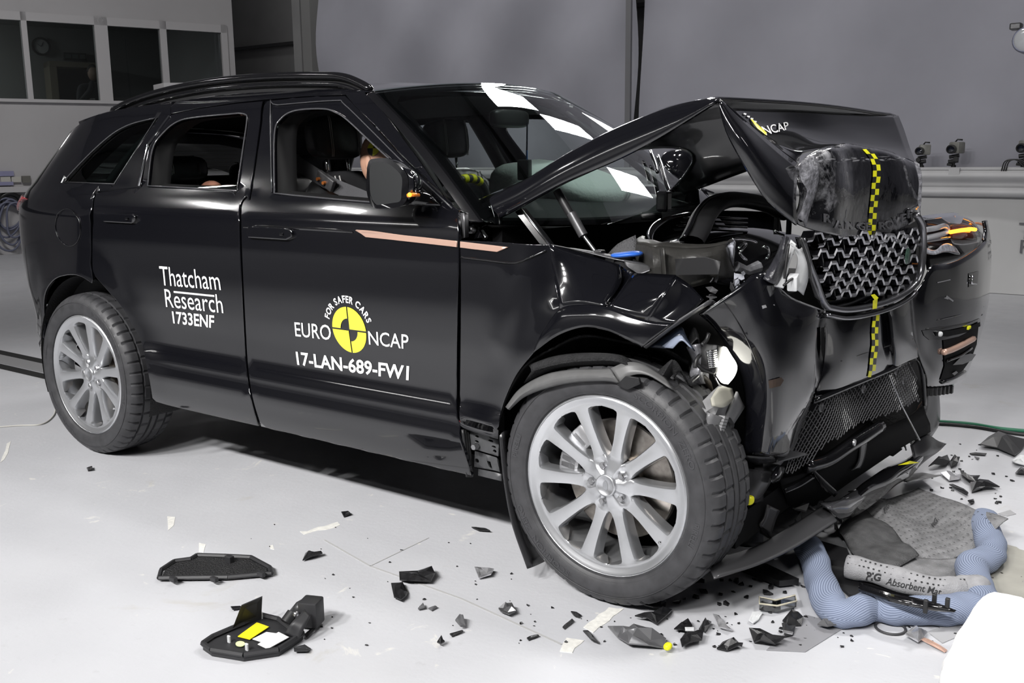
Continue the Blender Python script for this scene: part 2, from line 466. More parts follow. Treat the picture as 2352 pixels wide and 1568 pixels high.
fl = MB().box((0, 2, -.05), (60, 60, .1)).build('floor', FLOORM); tag(fl, kind='structure')
ce = MB().box((0, 2, 7.3), (60, 60, .2)).build('ceiling', mat('ceiling_panels', (.16, .16, .17), .8)); tag(ce, kind='structure')
for q in range(14):
    MB().box((0, -14+q*2.4, 7.1), (40, .16, .18)).build('ceiling_beam', GREYMET, ce)
for nm, c, d_ in (('wall_near', (0, -12, 3.6), (60, .3, 7.4)), ('wall_right', (14, 2, 3.6), (.3, 40, 7.4)), ('wall_back', (2, 12.5, 3.6), (40, .3, 7.4))):
    tag(MB().box(c, d_).build(nm, HALLDARK if nm != 'wall_back' else WALLD), kind='structure')

# floor joint, worn painted stripe and rail slots
SEAM = mat('floor_joint', (.42, .42, .42), .7); STRIPE = mat('worn_white_stripe', (.74, .73, .69), .6, noise=(60, .12))
def flat_poly(name, px, m, z0=0., h=.002, parent=None):
    P = [at(x, y, z=z0) for x, y in px]; return MB().prism(P, (0, 0, 0), (0, 0, h)).build(name, m, parent)
def strip_on_floor(name, px, w, m, h=.0015):
    P = [at(x, y, z=0) for x, y in px]; mb = MB()
    for a, b in zip(P, P[1:]):
        t = (b-a)/np.linalg.norm(b-a); n = np.array((-t[1], t[0], 0))*w/2
        mb.prism([a-n, b-n, b+n, a+n], (0, 0, .0003), (0, 0, h))
    return mb.build(name, m, fl)
strip_on_floor('floor_joint', [(745, 1240), (850, 1300), (1060, 1375), (1290, 1480)], .008, SEAM)
strip_on_floor('floor_joint', [(985, 1235), (850, 1300)], .004, SEAM)
random.seed(3)
def ragged(px, jit):
    out = []
    n = len(px)
    for i in range(n):
        a, b = np.array(px[i]), np.array(px[(i+1) % n]); k = max(1, int(np.linalg.norm(b-a)/14))
        for t in range(k): out.append(tuple(a+(b-a)*t/k+np.array([random.uniform(-jit, jit), random.uniform(-jit, jit)*.6])))
    return out
flat_poly('painted_stripe', ragged([(1400, 1395), (1432, 1400), (1362, 1452), (1340, 1440)], 3), STRIPE, parent=fl)
flat_poly('painted_stripe', ragged([(1300, 1464), (1342, 1470), (1312, 1500), (1285, 1497)], 3), STRIPE, parent=fl)
for pp in ([(385, 1185), (402, 1186), (398, 1205), (384, 1216)], [(455, 1245), (470, 1250), (466, 1270), (455, 1266)], [(690, 1222), (775, 1200), (780, 1206), (700, 1228)],
           [(15, 1020), (28, 1012), (10, 1055), (0, 1062)], [(620, 1252), (628, 1252), (627, 1262), (621, 1262)]):
    flat_poly('worn_patch', ragged(pp, 3), STRIPE, parent=fl, h=.001)
SLOT = mat('slot_dark', (.006, .006, .006), .8); RAILM = mat('floor_rail_steel', (.40, .40, .41), .4, metal=.5)
for y0 in (.075, -.177):
    MB().box((-9.0, y0, .001), (15.5, .075, .006)).build('rail_slot', SLOT, fl)
MB().box((-9.0, -.05, .002), (15.5, .15, .008)).build('floor_rail', RAILM, fl)

# ---- backdrop curtains
def curtain(x0, x1, y0, z0, z1, folds, label, seed):
    random.seed(seed); W = [(random.uniform(.5, 2.4), random.uniform(0, 6.28), random.uniform(.02, .05), random.uniform(-.9, .9)) for _ in range(folds)]
    nx, nz = 150, 40; G = []
    for i in range(nx+1):
        x = x0+(x1-x0)*i/nx; row = []
        for j in range(nz+1):
            z = z0+(z1-z0)*j/nz
            y = y0+sum(a*math.sin(f*(x+sk*(z-2))*1.7+p) for f, p, a, sk in W)
            row.append(np.array((x, y, z)))
        G.append(row)
    o = MB().grid(G).build('backdrop_curtain', CURTAINM, smooth=True)
    tag(o, label, 'curtain', 'backdrop curtains'); return o
YB = 7.55
xl = at(742, 300, y=YB)[0]; xs = at(1466, 160, y=YB)[0]
curtain(xl, xs-.03, YB, .2, 6.6, 6, 'grey cloth backdrop left of the seam behind the windscreen', 5)
curtain(xs+.03, 10, YB+.02, at(2230, 384, y=YB)[2]-.1, 6.6, 6, 'grey cloth backdrop right of the seam above the guard rail', 9)
tag(MB().box((xs, YB-.24, 3.3), (.07, .04, 6.6)).build('backdrop_post', mat('post_grey', (.17, .17, .18), .6)), 'thin grey upright post at the backdrop seam', 'post')
# ---- guard rail in front of the curtain
YG = 7.05
zt = at(2230, 384, y=YG)[2]; zb = at(2230, 452, y=YG)[2]
RAILP = mat('rail_paint', (.48, .48, .49), .45, noise=(3, .06))
h = zt-zb; G = []
prof = [(.03, 0), (-.02, .02), (-.055, .10), (-.055, .22), (0, .36), (.012, .44), (0, .52), (-.055, .66), (-.055, .80), (-.01, .93), (.03, .97)]
prof = [tuple(p) for p in catmull(prof, 4)]
for x in np.linspace(-9, 9.8, 20): G.append([np.array((x, YG+a, zb+b*h*.98)) for a, b in prof])
gr = empty('guard_rail', (2, YG, 0)); tag(gr, 'pale grey corrugated guard rail along the backdrop', 'guard rail')
MB().grid(G).build('beam', RAILP, gr, smooth=True)
MB().box((.4, YG+.12, zt-.012), (18.8, .28, .024)).build('ledge', RAILP, gr)
for x in np.arange(-8, 9.8, 2.4): MB().box((x, YG+.16, zt/2-.02), (.12, .12, zt-.03)).build('post', RAILP, gr)
ws = at(2195, 384, y=YG)[0]
MB().box((ws, YG-.03, zt+.0-.045), (.10, .06, .075)).build('bracket', RAILP, gr)
SKIRT = mat('white_sheet', (.50, .50, .50), .8, noise=(2, .04))
G = []
for x in np.linspace(-9, 9.8, 110):
    G.append([np.array((x, YG+.06+.012*math.sin(x*2.1+z*1.3)+.008*math.sin(x*5.3-z*2), z)) for z in np.linspace(.004, zb+.02, 10)])
sk = MB().grid(G).build('skirt_sheet', SKIRT, smooth=True); tag(sk, 'long white sheet hanging below the guard rail', 'sheet')
GREYINK = mat('grey_print', (.12, .12, .13), .7)
def flat_text(name, s, p0, ex, ez, m, parent, bold=0., off=(0, 0, 0)):
    V, F = text_mesh(s, bold); P = [np.array(p0)+np.array(ex)*v[0]+np.array(ez)*v[1]+np.array(off) for v in V]
    return obj(name, P, F, m, parent)
p1 = at(2337, 548, y=YG+.03); p2 = at(2338, 576, y=YG+.03)
flat_text('lettering', 'Thatcham', (p1[0], YG+.03, p1[2]), (.21, 0, 0), (0, 0, .225), GREYINK, sk)
flat_text('lettering', 'Research', (p2[0], YG+.03, p2[2]-.02), (.21, 0, 0), (0, 0, .185), GREYINK, sk)

# ---- high-speed cameras on the ledge
CAMB = mat('camera_body_grey', (.20, .20, .185), .4, noise=(20, .15)); CAMK = mat('camera_black', (.015, .015, .016), .35); LENSG = mat('camera_lens', (.01, .012, .02), .05, coat=1.)
def hs_camera(px, s, face, label):
    b = at(px, 384, y=YG+.06); e_ = empty('rail_camera', (b[0], b[1], zt), 0); tag(e_, label, 'camera', 'cameras on the guard rail')
    x, y, z = b[0], b[1], zt
    def part(nm, mb, m, **k): return mb.build(nm, m, e_, **k)
    part('clamp_base', MB().lathe([(0, 0), (.05*s, 0), (.05*s, .04*s), (.028*s, .05*s), (.028*s, .09*s), (0, .09*s)], (x, y, z), 'z', 16), CAMK, auto=30)
    part('joint', MB().tube([(x-.10*s, y-.03*s, z+.11*s), (x+.09*s, y-.03*s, z+.14*s)], .045*s, 12), CAMK, auto=30)
    part('clamp_knob', MB().lathe([(0, -.07*s), (.05*s, -.07*s), (.055*s, -.05*s), (.055*s, -.02*s), (.03*s, 0)], (x+.06*s*face, y-.07*s, z+.17*s), 'y', 14), CAMK, auto=30)
    part('clamp_knob', MB().tube([(x-.12*s, y-.05*s, z+.06*s), (x-.02*s, y-.05*s, z+.05*s)], .028*s, 10), CAMK, auto=30)
    part('joint', MB().tube([(x-.09*s, y-.02*s, z+.21*s), (x+.10*s, y-.02*s, z+.24*s)], .04*s, 12), CAMK, auto=30)
    part('body', MB().box((x+.03*s, y+.05*s, z+.40*s), (.24*s, .24*s, .24*s), rotm(z=-.35*face), .03*s), CAMB, auto=30)
    part('handle', MB().tube([(x-.02*s, y+.05, z+.52*s), (x+.02*s, y+.05, z+.57*s), (x+.12*s, y+.05, z+.56*s)], .016*s, 8), CAMK, smooth=True)
    l = part('lens', MB().lathe([(.085*s, .0), (.095*s, -.03*s), (.095*s, -.13*s), (.07*s, -.14*s), (.06*s, -.10*s), (0, -.09*s)], (x-.035*s, y-.06*s, z+.37*s), 'y', 22), CAMK, auto=35)
    MB().lathe([(.062*s, -.11*s), (0, -.13*s)], (x-.035*s, y-.06*s, z+.37*s), 'y', 20).build('lens_glass', LENSG, l, smooth=True)
hs_camera(2117, .43, -1, 'black and grey camera on the guard rail nearest the bonnet')
hs_camera(2190, .47, 1, 'grey boxy camera on the guard rail, middle of three')
hs_camera(2350, .48, 1, 'black camera on the guard rail cut by the right picture edge')
cb = MB()
for k in range(3):
    a = at(2300+k*5, 392, y=YG-.03); cb.tube(catmull([a, a+[.03, -.01, .09], a+[.12, 0, .10], a+[.2, 0, .03]], 5), .006, 6)
tag(cb.build('camera_cable', CAMK, smooth=True), 'thin black cables looped over the guard rail', 'cable')
# lamp hanging at the top right
b = at(2352, 95, y=5.0)
e_ = empty('hanging_floodlight', b); tag(e_, 'grey floodlight head hanging at the top right corner', 'floodlight')
MB().lathe([(0, -.13), (.085, -.13), (.095, -.10), (.095, .12), (.06, .17), (0, .17)], (b[0]+.03, b[1], b[2]), 'y', 24).build('housing', mat('lamp_housing', (.16, .17, .24), .35, metal=.5), e_, auto=35)
MB().lathe([(.08, -.13), (.06, -.17), (0, -.19)], (b[0]+.03, b[1], b[2]), 'y', 24).build('lens', mat('lamp_lens', (.7, .72, .75), .1, coat=1.), e_, smooth=True)
MB().box((b[0]-.06, b[1], b[2]+.11), (.08, .10, .05), bev=.01).build('bracket', GREYMET, e_)
MB().tube([(b[0]+.05, b[1]+.03, b[2]+.1), (b[0]+.05, b[1]+.03, 7.2)], .02, 8).build('rod', GREYMET, e_, smooth=True)

# ---- raised control room with windows (left)
LW0 = np.array((-10.5, 3.95, 0)); LD = np.array((math.sin(R(18.5)), math.cos(R(18.5)), 0)); LN = np.array((LD[1], -LD[0], 0))   # LN points to the car
def lw(px, py, off=0.): return onplane(px, py, LW0+LN*off, LN)
def lw_sz(px, py): q = lw(px, py); return ((q-LW0)@LD, q[2])
def lbox(s0, s1, z0, z1, o0, o1):
    """box given along the wall, in height and in depth towards the car"""
    P = [LW0+LD*s+LN*o0+np.array((0, 0, z)) for s, z in ((s0, z0), (s1, z0), (s1, z1), (s0, z1))]
    return MB().prism(P, (0, 0, 0), LN*(o1-o0))
s_end = lw_sz(524, 150)[0]; zs = lw_sz(120, 231)[1]; zh = lw_sz(500, 75)[1]
wl = lbox(-14, s_end, 0, zs, -.15, 0).build('wall_left', WALLW); tag(wl, kind='structure')
lbox(-14, s_end, zh+.12, 7.1, -.15, 0).build('upper_wall', WALLW, wl)
lbox(-14, s_end, zs-.03, zs+.015, -.15, .05).build('sill', FRAMEW, wl)
# return wall of the control room
MB().prism([LW0+LD*s_end+np.array((0, 0, z))-LN*o_ for o_, z in ((0, 0), (4, 0), (4, 7.1), (0, 7.1))], (0, 0, 0), LD*.12).build('wall_return', WALLW); tag(bpy.data.objects['wall_return'], kind='structure')
bounds = [(-400, 0), (58, 1), (224, 1), (385, 1), (524, 1)]
mull = [(-60, 14), (63, 13), (238, 30), (379, 15), (518, 14)]
for k, (px, wpx) in enumerate(mull):
    a, b_ = lw_sz(px-wpx/2, 150)[0], lw_sz(px+wpx/2, 150)[0]
    lbox(a, b_, zs, zh+.12, -.08, .03).build('mullion', FRAMEW, wl)
lbox(-14, s_end, zh, zh+.12, -.08, .03).build('header', FRAMEW, wl)
ROOMGLASS = glass('control_room_glass', (.72, .76, .76), .10)
for k in range(4):
    a, b_ = lw_sz(mull[k][0], 150)[0], lw_sz(mull[k+1][0], 150)[0]
    w_ = lbox(a, b_, zs, zh, -.03, -.022).build('window_%d' % (k+1), ROOMGLASS); tag(w_, kind='structure')
ROOMW = mat('control_room_wall', (.20, .205, .20), .8)
lbox(-14, s_end, 0, 7.1, -3.7, -3.6).build('wall_room', ROOMW)
lbox(-14, s_end, zs-.9, zs-.8, -3.6, -.15).build('floor_room', mat('room_carpet', (.06, .06, .06), .9))
lbox(-14, s_end, zh+.35, zh+.42, -3.6, -.15).build('ceiling_room', ROOMW)
for nm in ('wall_room', 'floor_room', 'ceiling_room'): tag(bpy.data.objects[nm], kind='structure')
area('bay_fill', (-8.5, 8.6, 6.4), (-8.5, 10.4, 3.0), 3.0, .4, 26)  # added fill that lifts the dark bay wall; no fitting is seen
area('control_room_fill', tuple(LW0+LD*-1.5+LN*-1.8+np.array((0, 0, zh+.3))), tuple(LW0+LD*-1.2+LN*-1.8), 1.2, .3, 60)  # fill added inside so the room shows through the glass; source unseen
# things in the room: clock, notice, doorway, person
def rb(px, py, off): q = onplane(px, py, LW0+LN*off, LN); return ((q-LW0)@LD, q[2])
c = onplane(94, 107, LW0+LN*-3.55, LN)
e_ = empty('wall_clock', c); tag(e_, 'round black rimmed wall clock behind the control room window', 'clock')
def disc_ring(r0, r1, d0, d1, n=32):
    mb = MB(); V = []; F = []
    for i in range(n):
        a = 2*math.pi*i/n; q = LD*math.cos(a)+np.array((0, 0, 1))*math.sin(a)
        V += [c+q*r0+LN*d0, c+q*r1+LN*d0, c+q*r1+LN*d1, c+q*r0+LN*d1]
    for i in range(n):
        j = (i+1) % n
        for k in range(4): F.append((i*4+k, i*4+(k+1) % 4, j*4+(k+1) % 4, j*4+k))
    return mb.add(V, F)
disc_ring(.125, .16, 0, .05).build('rim', mat('clock_rim', (.01, .01, .01), .4), e_, auto=40)
disc_ring(.0005, .126, 0, .02).build('dial', mat('clock_dial', (.35, .36, .36), .6), e_)
for ang, l in ((1.1, .09), (2.6, .07)):
    q = LD*math.cos(ang)+np.array((0, 0, 1))*math.sin(ang); MB().tube([c+LN*.03, c+LN*.03+q*l], .005, 5).build('hand', CAMK, e_)
(a, z1), (b_, z0) = rb(147, 120, -3.5), rb(199, 139, -3.5)
nb_ = empty('notice_board', LW0+LD*(a+b_)/2+LN*-3.5+np.array((0, 0, z0))); tag(nb_, 'dark rectangular notice on the control room back wall', 'sign')
lbox(a, b_, z0, z1, -3.58, -3.5).build('board', mat('notice_dark', (.03, .035, .035), .5), nb_)
for k in range(3): lbox(a+(b_-a)*(.04+.33*k), a+(b_-a)*(.29+.33*k), z0+.03, z1-.03, -3.5, -3.495).build('card', mat('notice_card', (.09, .10, .10), .6), nb_)
(a, z1), (b_, z0) = rb(112, 140, -3.0), rb(232, 235, -3.0)
cabn = empty('room_cabinet', LW0+LD*(a+b_)/2+LN*-3.2+np.array((0, 0, zs-.8))); tag(cabn, 'pale wooden cabinet behind the person in the control room', 'cabinet')
WOODD = mat('pale_wood', (.20, .18, .14), .6)
lbox(a, a+.12, zs-.8, z1, -3.5, -3.0).build('side_panel', WOODD, cabn); lbox(a, b_, z1-.09, z1, -3.5, -2.98).build('top_panel', WOODD, cabn)
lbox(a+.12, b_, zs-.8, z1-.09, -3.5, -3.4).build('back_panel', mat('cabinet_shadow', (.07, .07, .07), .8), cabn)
# the person: one skinned figure, seen from the chest up
def skinned(name, verts, edges, radii, m, parent=None, sub=2):
    me = bpy.data.meshes.new(name); me.from_pydata([tuple(map(float, v)) for v in verts], edges, []); me.materials.append(m)
    o = bpy.data.objects.new(name, me); COL.objects.link(o)
    o.modifiers.new('skin', 'SKIN'); sd = o.modifiers.new('sub', 'SUBSURF'); sd.levels = sub; sd.render_levels = sub
    for i, r_ in enumerate(radii): me.skin_vertices[0].data[i].radius = (r_, r_) if not hasattr(r_, '__len__') else r_
    me.skin_vertices[0].data[0].use_root = True
    me.polygons.foreach_set('use_smooth', [True]*len(me.polygons)); o.modifiers['skin'].use_smooth_shade = True
    dg = bpy.context.evaluated_depsgraph_get(); bpy.context.view_layer.update()
    m2 = bpy.data.meshes.new_from_object(o.evaluated_get(dg)); o.modifiers.clear(); o.data = m2
    if parent is not None: put(o, parent)
    return o
hd = onplane(213, 165, LW0+LN*-.9, LN); ze = zs-.8
up = np.array((0, 0, 1.))
def pp_(a, b, c_): return hd+LD*a+LN*b+up*c_
pe = empty('person', (hd[0], hd[1], ze)); tag(pe, 'person in dark clothes standing behind the control room glass, hand raised to the face', 'person')
V = [pp_(.02, 0, ze-hd[2]+.9) if False else pp_(.0, -.05, -.72), pp_(0, -.04, -.45), pp_(0, -.02, -.27), pp_(0, 0, -.16), pp_(-.19, -.02, -.24), pp_(-.25, .05, -.50), pp_(-.10, .16, -.30), pp_(-.05, .13, -.14),
     pp_(.19, -.02, -.24), pp_(.24, .02, -.52), pp_(.22, .10, -.75), pp_(.08, -.05, -1.15), pp_(.09, -.03, -1.56), pp_(-.08, -.05, -1.15), pp_(-.09, -.03, -1.56)]
E_ = [(0, 1), (1, 2), (2, 3), (2, 4), (4, 5), (5, 6), (6, 7), (2, 8), (8, 9), (9, 10), (0, 11), (11, 12), (0, 13), (13, 14)]
skinned('body', V, E_, [(.16, .12), (.17, .12), (.10, .09), .055, .075, .055, .04, .035, .075, .055, .045, .085, .06, .085, .06], mat('dark_clothes', (.02, .02, .024), .8), pe)
hb = bmesh.new(); bmesh.ops.create_uvsphere(hb, u_segments=20, v_segments=14, radius=1.)
for v in hb.verts:
    w = np.array(v.co); q = LD*w[0]*.078+LN*w[1]*.098+up*(w[2]*.122)
    if w[1] > .85 and -.3 < w[2] < .2 and abs(w[0]) < .25: q = q+LN*.02
    v.co = Vector(hd+q-up*.02)
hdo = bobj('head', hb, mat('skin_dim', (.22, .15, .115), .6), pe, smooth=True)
hb = bmesh.new(); bmesh.ops.create_uvsphere(hb, u_segments=20, v_segments=14, radius=1.)
for v in hb.verts:
    w = np.array(v.co)
    if w[2] < -.1 and w[1] > -.1: w = w*.6
    if w[1] > .55 and w[2] < .45: w = w*.8
    v.co = Vector(hd+LD*w[0]*.088+LN*(w[1]*.104-.012)+up*(w[2]*.122+.0))
bobj('hair', hb, mat('dark_hair', (.012, .01, .009), .7), hdo, smooth=True)

# bay beyond the control room: rear cladding, ledge and column
bx = lw(524, 150)
tag(MB().box((-9.5, 10.4, 3.5), (14, .2, 7)).build('wall_bay', WALLD), kind='structure')
for px, w_, m, nm in ((700, .14, WALLD, 'column'), (722, .16, HALLDARK, 'column'), ):
    q = at(px, 160, y=9.2); tag(MB().box((q[0], 9.2, 3.5), (w_*1.4, .3, 7)).build(nm, m), 'grey steel column beside the backdrop' if px == 700 else 'dark steel column touching the backdrop edge', 'column')
q = at(600, 106, y=10.2); MB().box((-9.5, 10.25, q[2]), (14, .1, .06)).build('trim_1', GREYMET); tag(bpy.data.objects['trim_1'], kind='structure')
q0 = lw(376, 190, 2.2); q1 = lw(492, 190, 2.2)
cbx = MB().prism([q0, q1, q1*[1, 1, 0], q0*[1, 1, 0]], (0, 0, 0), -LN*.5).build('white_screen_box', FRAMEW); tag(cbx, 'plain white box standing behind the car roof', 'box')
# ledge with sockets and coiled hoses
zl = lw_sz(40, 428)[1]; zl0 = lw_sz(40, 441)[1]; sx1 = lw_sz(100, 430)[0]
tr = lbox(-6, sx1, zl0, zl, 0, .10).build('wall_ledge', FRAMEW); tag(tr, 'white ledge along the wall under the sockets', 'ledge')
SOCK = mat('socket_white', (.55, .54, .50), .5); PURP = mat('lilac_trunking', (.30, .30, .46), .5)
e_ = empty('socket_strip', lw(10, 415)); tag(e_, 'lilac trunking with white wall sockets above the ledge', 'socket')
for (x0, x1, y0, y1, m, nm, o_) in ((-60, 31, 394, 404, PURP, 'trunking', .05), (-60, 30, 419, 425, PURP, 'trunking', .05), (0, 24, 406, 418, SOCK, 'socket', .04), (25, 48, 406, 418, SOCK, 'socket', .04), (49, 70, 404, 419, mat('socket_dark', (.16, .155, .14), .5), 'socket', .05)):
    a, z1 = lw_sz(x0, y0); b_, z0 = lw_sz(x1, y1); lbox(a, b_, z0, z1, 0, o_).build(nm, m, e_)
HOSE = mat('blue_grey_hose', (.16, .17, .24), .5)
hc = MB()
for k, (cx, cy, rx, ry) in enumerate(((18, 490, 30, 34), (22, 498, 26, 30), (14, 500, 34, 45), (26, 510, 28, 52), (20, 520, 34, 56), (34, 505, 20, 40))):
    P = [lw(cx+rx*math.cos(a)+2*math.sin(3*a+k), cy+ry*math.sin(a), .04+.02*k) for a in np.linspace(0, 2*math.pi, 28, endpoint=False)]
    hc.tube(P, .016, 6, closed=True)
hz = hc.build('coiled_hose', HOSE, smooth=True); tag(hz, 'blue grey hose coiled on the wall below the ledge', 'hose')
q = lw(22, 462, 0); qs, qz = (q-LW0)@LD, q[2]
hr = MB()
hr.tube([LW0+LD*(qs+.14*math.cos(a))+LN*.06+np.array((0, 0, qz-.02+.13*math.sin(a))) for a in np.linspace(0, math.pi, 14)], .035, 8)
tag(hr.build('hose_hook', CAMK, smooth=True), 'black curved hook holding the coiled hose', 'hook')
wi = MB(); random.seed(2)
wi.tube(catmull([lw(x, 446+random.uniform(-4, 4), .05) for x in range(0, 100, 9)], 3), .006, 5)
tag(wi.build('wall_wire', CAMK, smooth=True), 'thin dark wires hanging under the wall ledge', 'wire')
# cables on the floor
def floor_cable(px, r_, m, label, nm='floor_cable'):
    P = catmull([at(x, y, z=r_) for x, y in px], 6); o = MB().tube(P, r_, 8).build(nm, m, smooth=True); return tag(o, label, 'cable')
floor_cable([(-60, 985), (40, 977), (95, 974), (122, 955), (131, 930), (150, 915)], .004, mat('pale_cable', (.55, .54, .50), .5), 'thin pale cable on the floor behind the rear wheel')
floor_cable([(2080, 962), (2150, 967), (2230, 973), (2300, 984), (2400, 993)], .009, mat('green_cable', (.02, .17, .09), .4), 'green cable lying on the floor right of the car')
floor_cable([(2080, 972), (2160, 973), (2240, 980), (2310, 992), (2400, 1003)], .009, CAMK, 'black cable on the floor beside the green cable')
# ------------------------------------------------------------------ the car: body side surface
CAR = empty('car', (1.4, 0, 0)); tag(CAR, 'black luxury SUV with crushed front, buckled bonnet and test stickers', 'car')
_w = interp([.26, .31, .36, .42, .452, .458, .503, .511, .545, .575, .66, .78, .92, 1.03, 1.10, 1.125, 1.135, 1.15, 1.175, 1.205, 1.235, 1.26, 1.30, 1.40, 1.50, 1.58, 1.64, 1.67],
            [.890, .918, .934, .945, .949, .936, .928, .944, .941, .930, .935, .950, .960, .9615, .959, .957, .962, .959, .948, .933, .917, .901, .882, .830, .773, .724, .668, .62])
_plan = np.array([(.36, 1.0), (.18, 1.0), (0, .999), (-.20, .990), (-.40, .966), (-.575, .925), (-.715, .862), (-.825, .765), (-.905, .62), (-.955, .40), (-.975, .14), (-.978, 0), (-.975, -.14), (-.955, -.40), (-.905, -.62), (-.825, -.765), (-.715, -.862), (-.575, -.925), (-.4, -.966)])
_len = interp([.28, .40, .60, .80, 1.10, 1.22, 1.30, 1.42, 1.52, 1.60, 1.66], [.80, .90, .965, 1.0, 1.0, .96, .87, .735, .64, .58, .54])
_front = interp([2.2, 2.5, 2.8, 3.05, 3.3, 3.6], [1.0, 1.002, 1.004, .995, .965, .90])
S_END = -1.62                                     # parameter of the car's rear centre line
def side(U):
    """body side: U = (s, z); s is the length coordinate, wrapping round the tail for s < 0"""
    U = np.atleast_2d(U); s, z = U[:, 0], U[:, 1]
    k = np.clip(-s/.18, -1.999, 15.999)+2; i = np.floor(k).astype(int); i = np.clip(i, 1, len(_plan)-3); t = (k-i)[:, None]
    p0, p1, p2, p3 = _plan[i-1], _plan[i], _plan[i+1], _plan[i+2]
    c = .5*((2*p1)+(-p0+p2)*t+(2*p0-5*p1+4*p2-p3)*t*t+(-p0+3*p1-3*p2+p3)*t**3)
    x = np.where(s > 0, s, c[:, 0]*np.where(s < 0, _len(z), 1)); yf = np.where(s > .18, 1., c[:, 1])
    y = -_w(z)*yf*_front(s)
    # flares round the wheels
    for cx in (0.03, 2.86):
        d_ = np.hypot(s-cx, z-.40); y = y-.022*np.exp(-((d_-.44)/.10)**2)*(z < 1.05)*np.clip((z-.30)/.2, 0, 1)
    return np.stack([x, y, z], 1)
def S(px, py, g=None):
    if g is None:
        q = at(px, py, y=-.94); g = (q[0], q[2])
    return inv(side, (px, py), g)
def SL(pts): return [S(*p[:2]) for p in pts]
def outside(p): return (p[0]*.6-.9 if p[0] < 0 else 0., p[1], 0.)
def panel(name, px, holes=(), m=None, step=.045, th=.012, bev=.004, parent=None, prm=False):
    o_ = px if prm else SL(px)
    return sheet(name, o_, [SL(h) for h in holes], side, step, m or PAINT, parent or CAR, th, bev, outside)

# window openings (photo pixels)
Q_GLASS = path([(146, 418), (187, 374), (228, 334), (268, 302), (308, 283), (362, 270)], [(362, 270), (264, 422)], [(264, 422), (146, 418)])
RD_WIN = path([(341, 427), (352, 344), (376, 306), (410, 279), (455, 269), (550, 260)], [(550, 260), (565, 263), (569, 275), (560, 340), (546, 437)], [(546, 437), (341, 427)])
FD_WIN = path([(632, 444), (632, 310), (647, 273), (680, 254), (743, 250), (772, 258), (800, 276), (861, 333), (940, 405), (1012, 470)], [(1012, 470), (843, 463), (632, 444)])
# rear quarter panel: from the rear door cut round to the tail lamp, wheel arch at its foot
ARCH_R = [(108, 792), (93, 762), (84, 728), (88, 686), (108, 650), (140, 627), (173, 621), (198, 627), (213, 637)]
zq = 1.40
top_q = [(-.70, 1.50), (-.5, 1.543), (-.25, 1.590), (0., 1.615), (.25, 1.628)]
qp = SL([(212, 637), (207, 604), (211, 475), (217, 440), (322, 431)])
qp2 = SL([(341, 334), (392, 264)])
arch = [tuple(v) for v in catmull([(.155, .835), (.06, .862), (-.04, .860), (-.16, .83), (-.27, .76), (-.345, .66), (-.375, .545), (-.365, .47), (-.34, .42)], 4)]
qpoly = qp+qp2+[(.42, 1.634)]+[tuple(v) for v in top_q[::-1]]+[(-.84, 1.47), (-.88, 1.36), (-.94, 1.26), (-.90, 1.235), (-.86, 1.18), (-.86, 1.10), (-.88, .95), (-.88, .70), (-.80, .55), (-.62, .40), (-.45, .38)]+arch[::-1]
QUARTER = panel('quarter_panel', qpoly, [Q_GLASS], PAINT, prm=True, step=.04)
# hatch with rear window (spans both sides)
SM = -.18*9
hp = [(-.89, 1.46), (-1.0, 1.50), (-1.2, 1.53), (SM, 1.545), (2*SM+1.2, 1.53), (2*SM+1.0, 1.50), (2*SM+.89, 1.46), (2*SM+.92, 1.26), (2*SM+.88, 1.10), (2*SM+.9, .62), (-.9, .62), (-.88, 1.10), (-.92, 1.26)]
rw = [(-.97, 1.44), (-1.2, 1.475), (SM, 1.485), (2*SM+1.2, 1.475), (2*SM+.97, 1.44), (2*SM+1.02, 1.24), (-1.02, 1.24)]
sheet('tailgate', hp, [rw], side, .05, PAINT, CAR, .012, .004, outside)
rg = sheet('rear_window', rw, [], side, .06, WSGLASS, CAR, 0., 0., outside)
mb = MB()
for z in np.linspace(1.265, 1.45, 9): mb.tube([side((s, z))[0]+[.006, 0, 0] for s in np.linspace(-1.06, 2*SM+1.06, 22)], .0006, 4)
mb.build('heating_wire', mat('heater_wire', (.10, .09, .08), .6), rg)
sheet('rear_bumper', [(-.45, .375), (-.62, .39), (-.80, .545), (-.88, .61), (2*SM+.88, .61), (2*SM+.80, .545), (2*SM+.62, .39), (2*SM+.8, .29), (-.8, .29), (-.5, .33)], [], side, .06, PAINT, CAR, .012, .003, outside)
# tail spoiler
G = []
for t in np.linspace(-1, 1, 21):
    yy = .57*t; G.append([np.array((-.28, yy, 1.598-.035*t*t)), np.array((-.40, yy*.97, 1.575-.04*t*t)), np.array((-.455, yy*.95, 1.545-.04*t*t)), np.array((-.40, yy*.95, 1.525-.04*t*t))])
MB().grid(G).build('spoiler', PAINT, CAR, smooth=True)
# doors
RD = path([(221, 441), (214, 475), (211, 603), (217, 634)], [(217, 634), (247, 668), (277, 703), (303, 746), (322, 781), (331, 816), (343, 876), (350, 921)], [(350, 921), (408, 937), (593, 979)],
          [(593, 979), (575, 912), (564, 834), (557, 712), (551, 586), (549, 513), (551, 470), (566, 449), (574, 441), (603, 231)], [(603, 231), (540, 237), (450, 250), (394, 262)], [(394, 262), (343, 334), (324, 429)])
RDOOR = panel('rear_door', RD, [RD_WIN])
FD = path([(599, 980), (579, 912), (568, 834), (561, 712), (555, 586), (553, 513), (555, 471), (569, 450), (577, 444), (608, 231)], [(608, 231), (700, 222), (793, 219)], [(793, 219), (860, 290), (937, 375), (1052, 484)],
          [(1052, 484), (1053, 600), (1050, 700), (1050, 960), (1082, 1093)], [(1082, 1093), (599, 980)])
FDOOR = panel('front_door', FD, [FD_WIN])
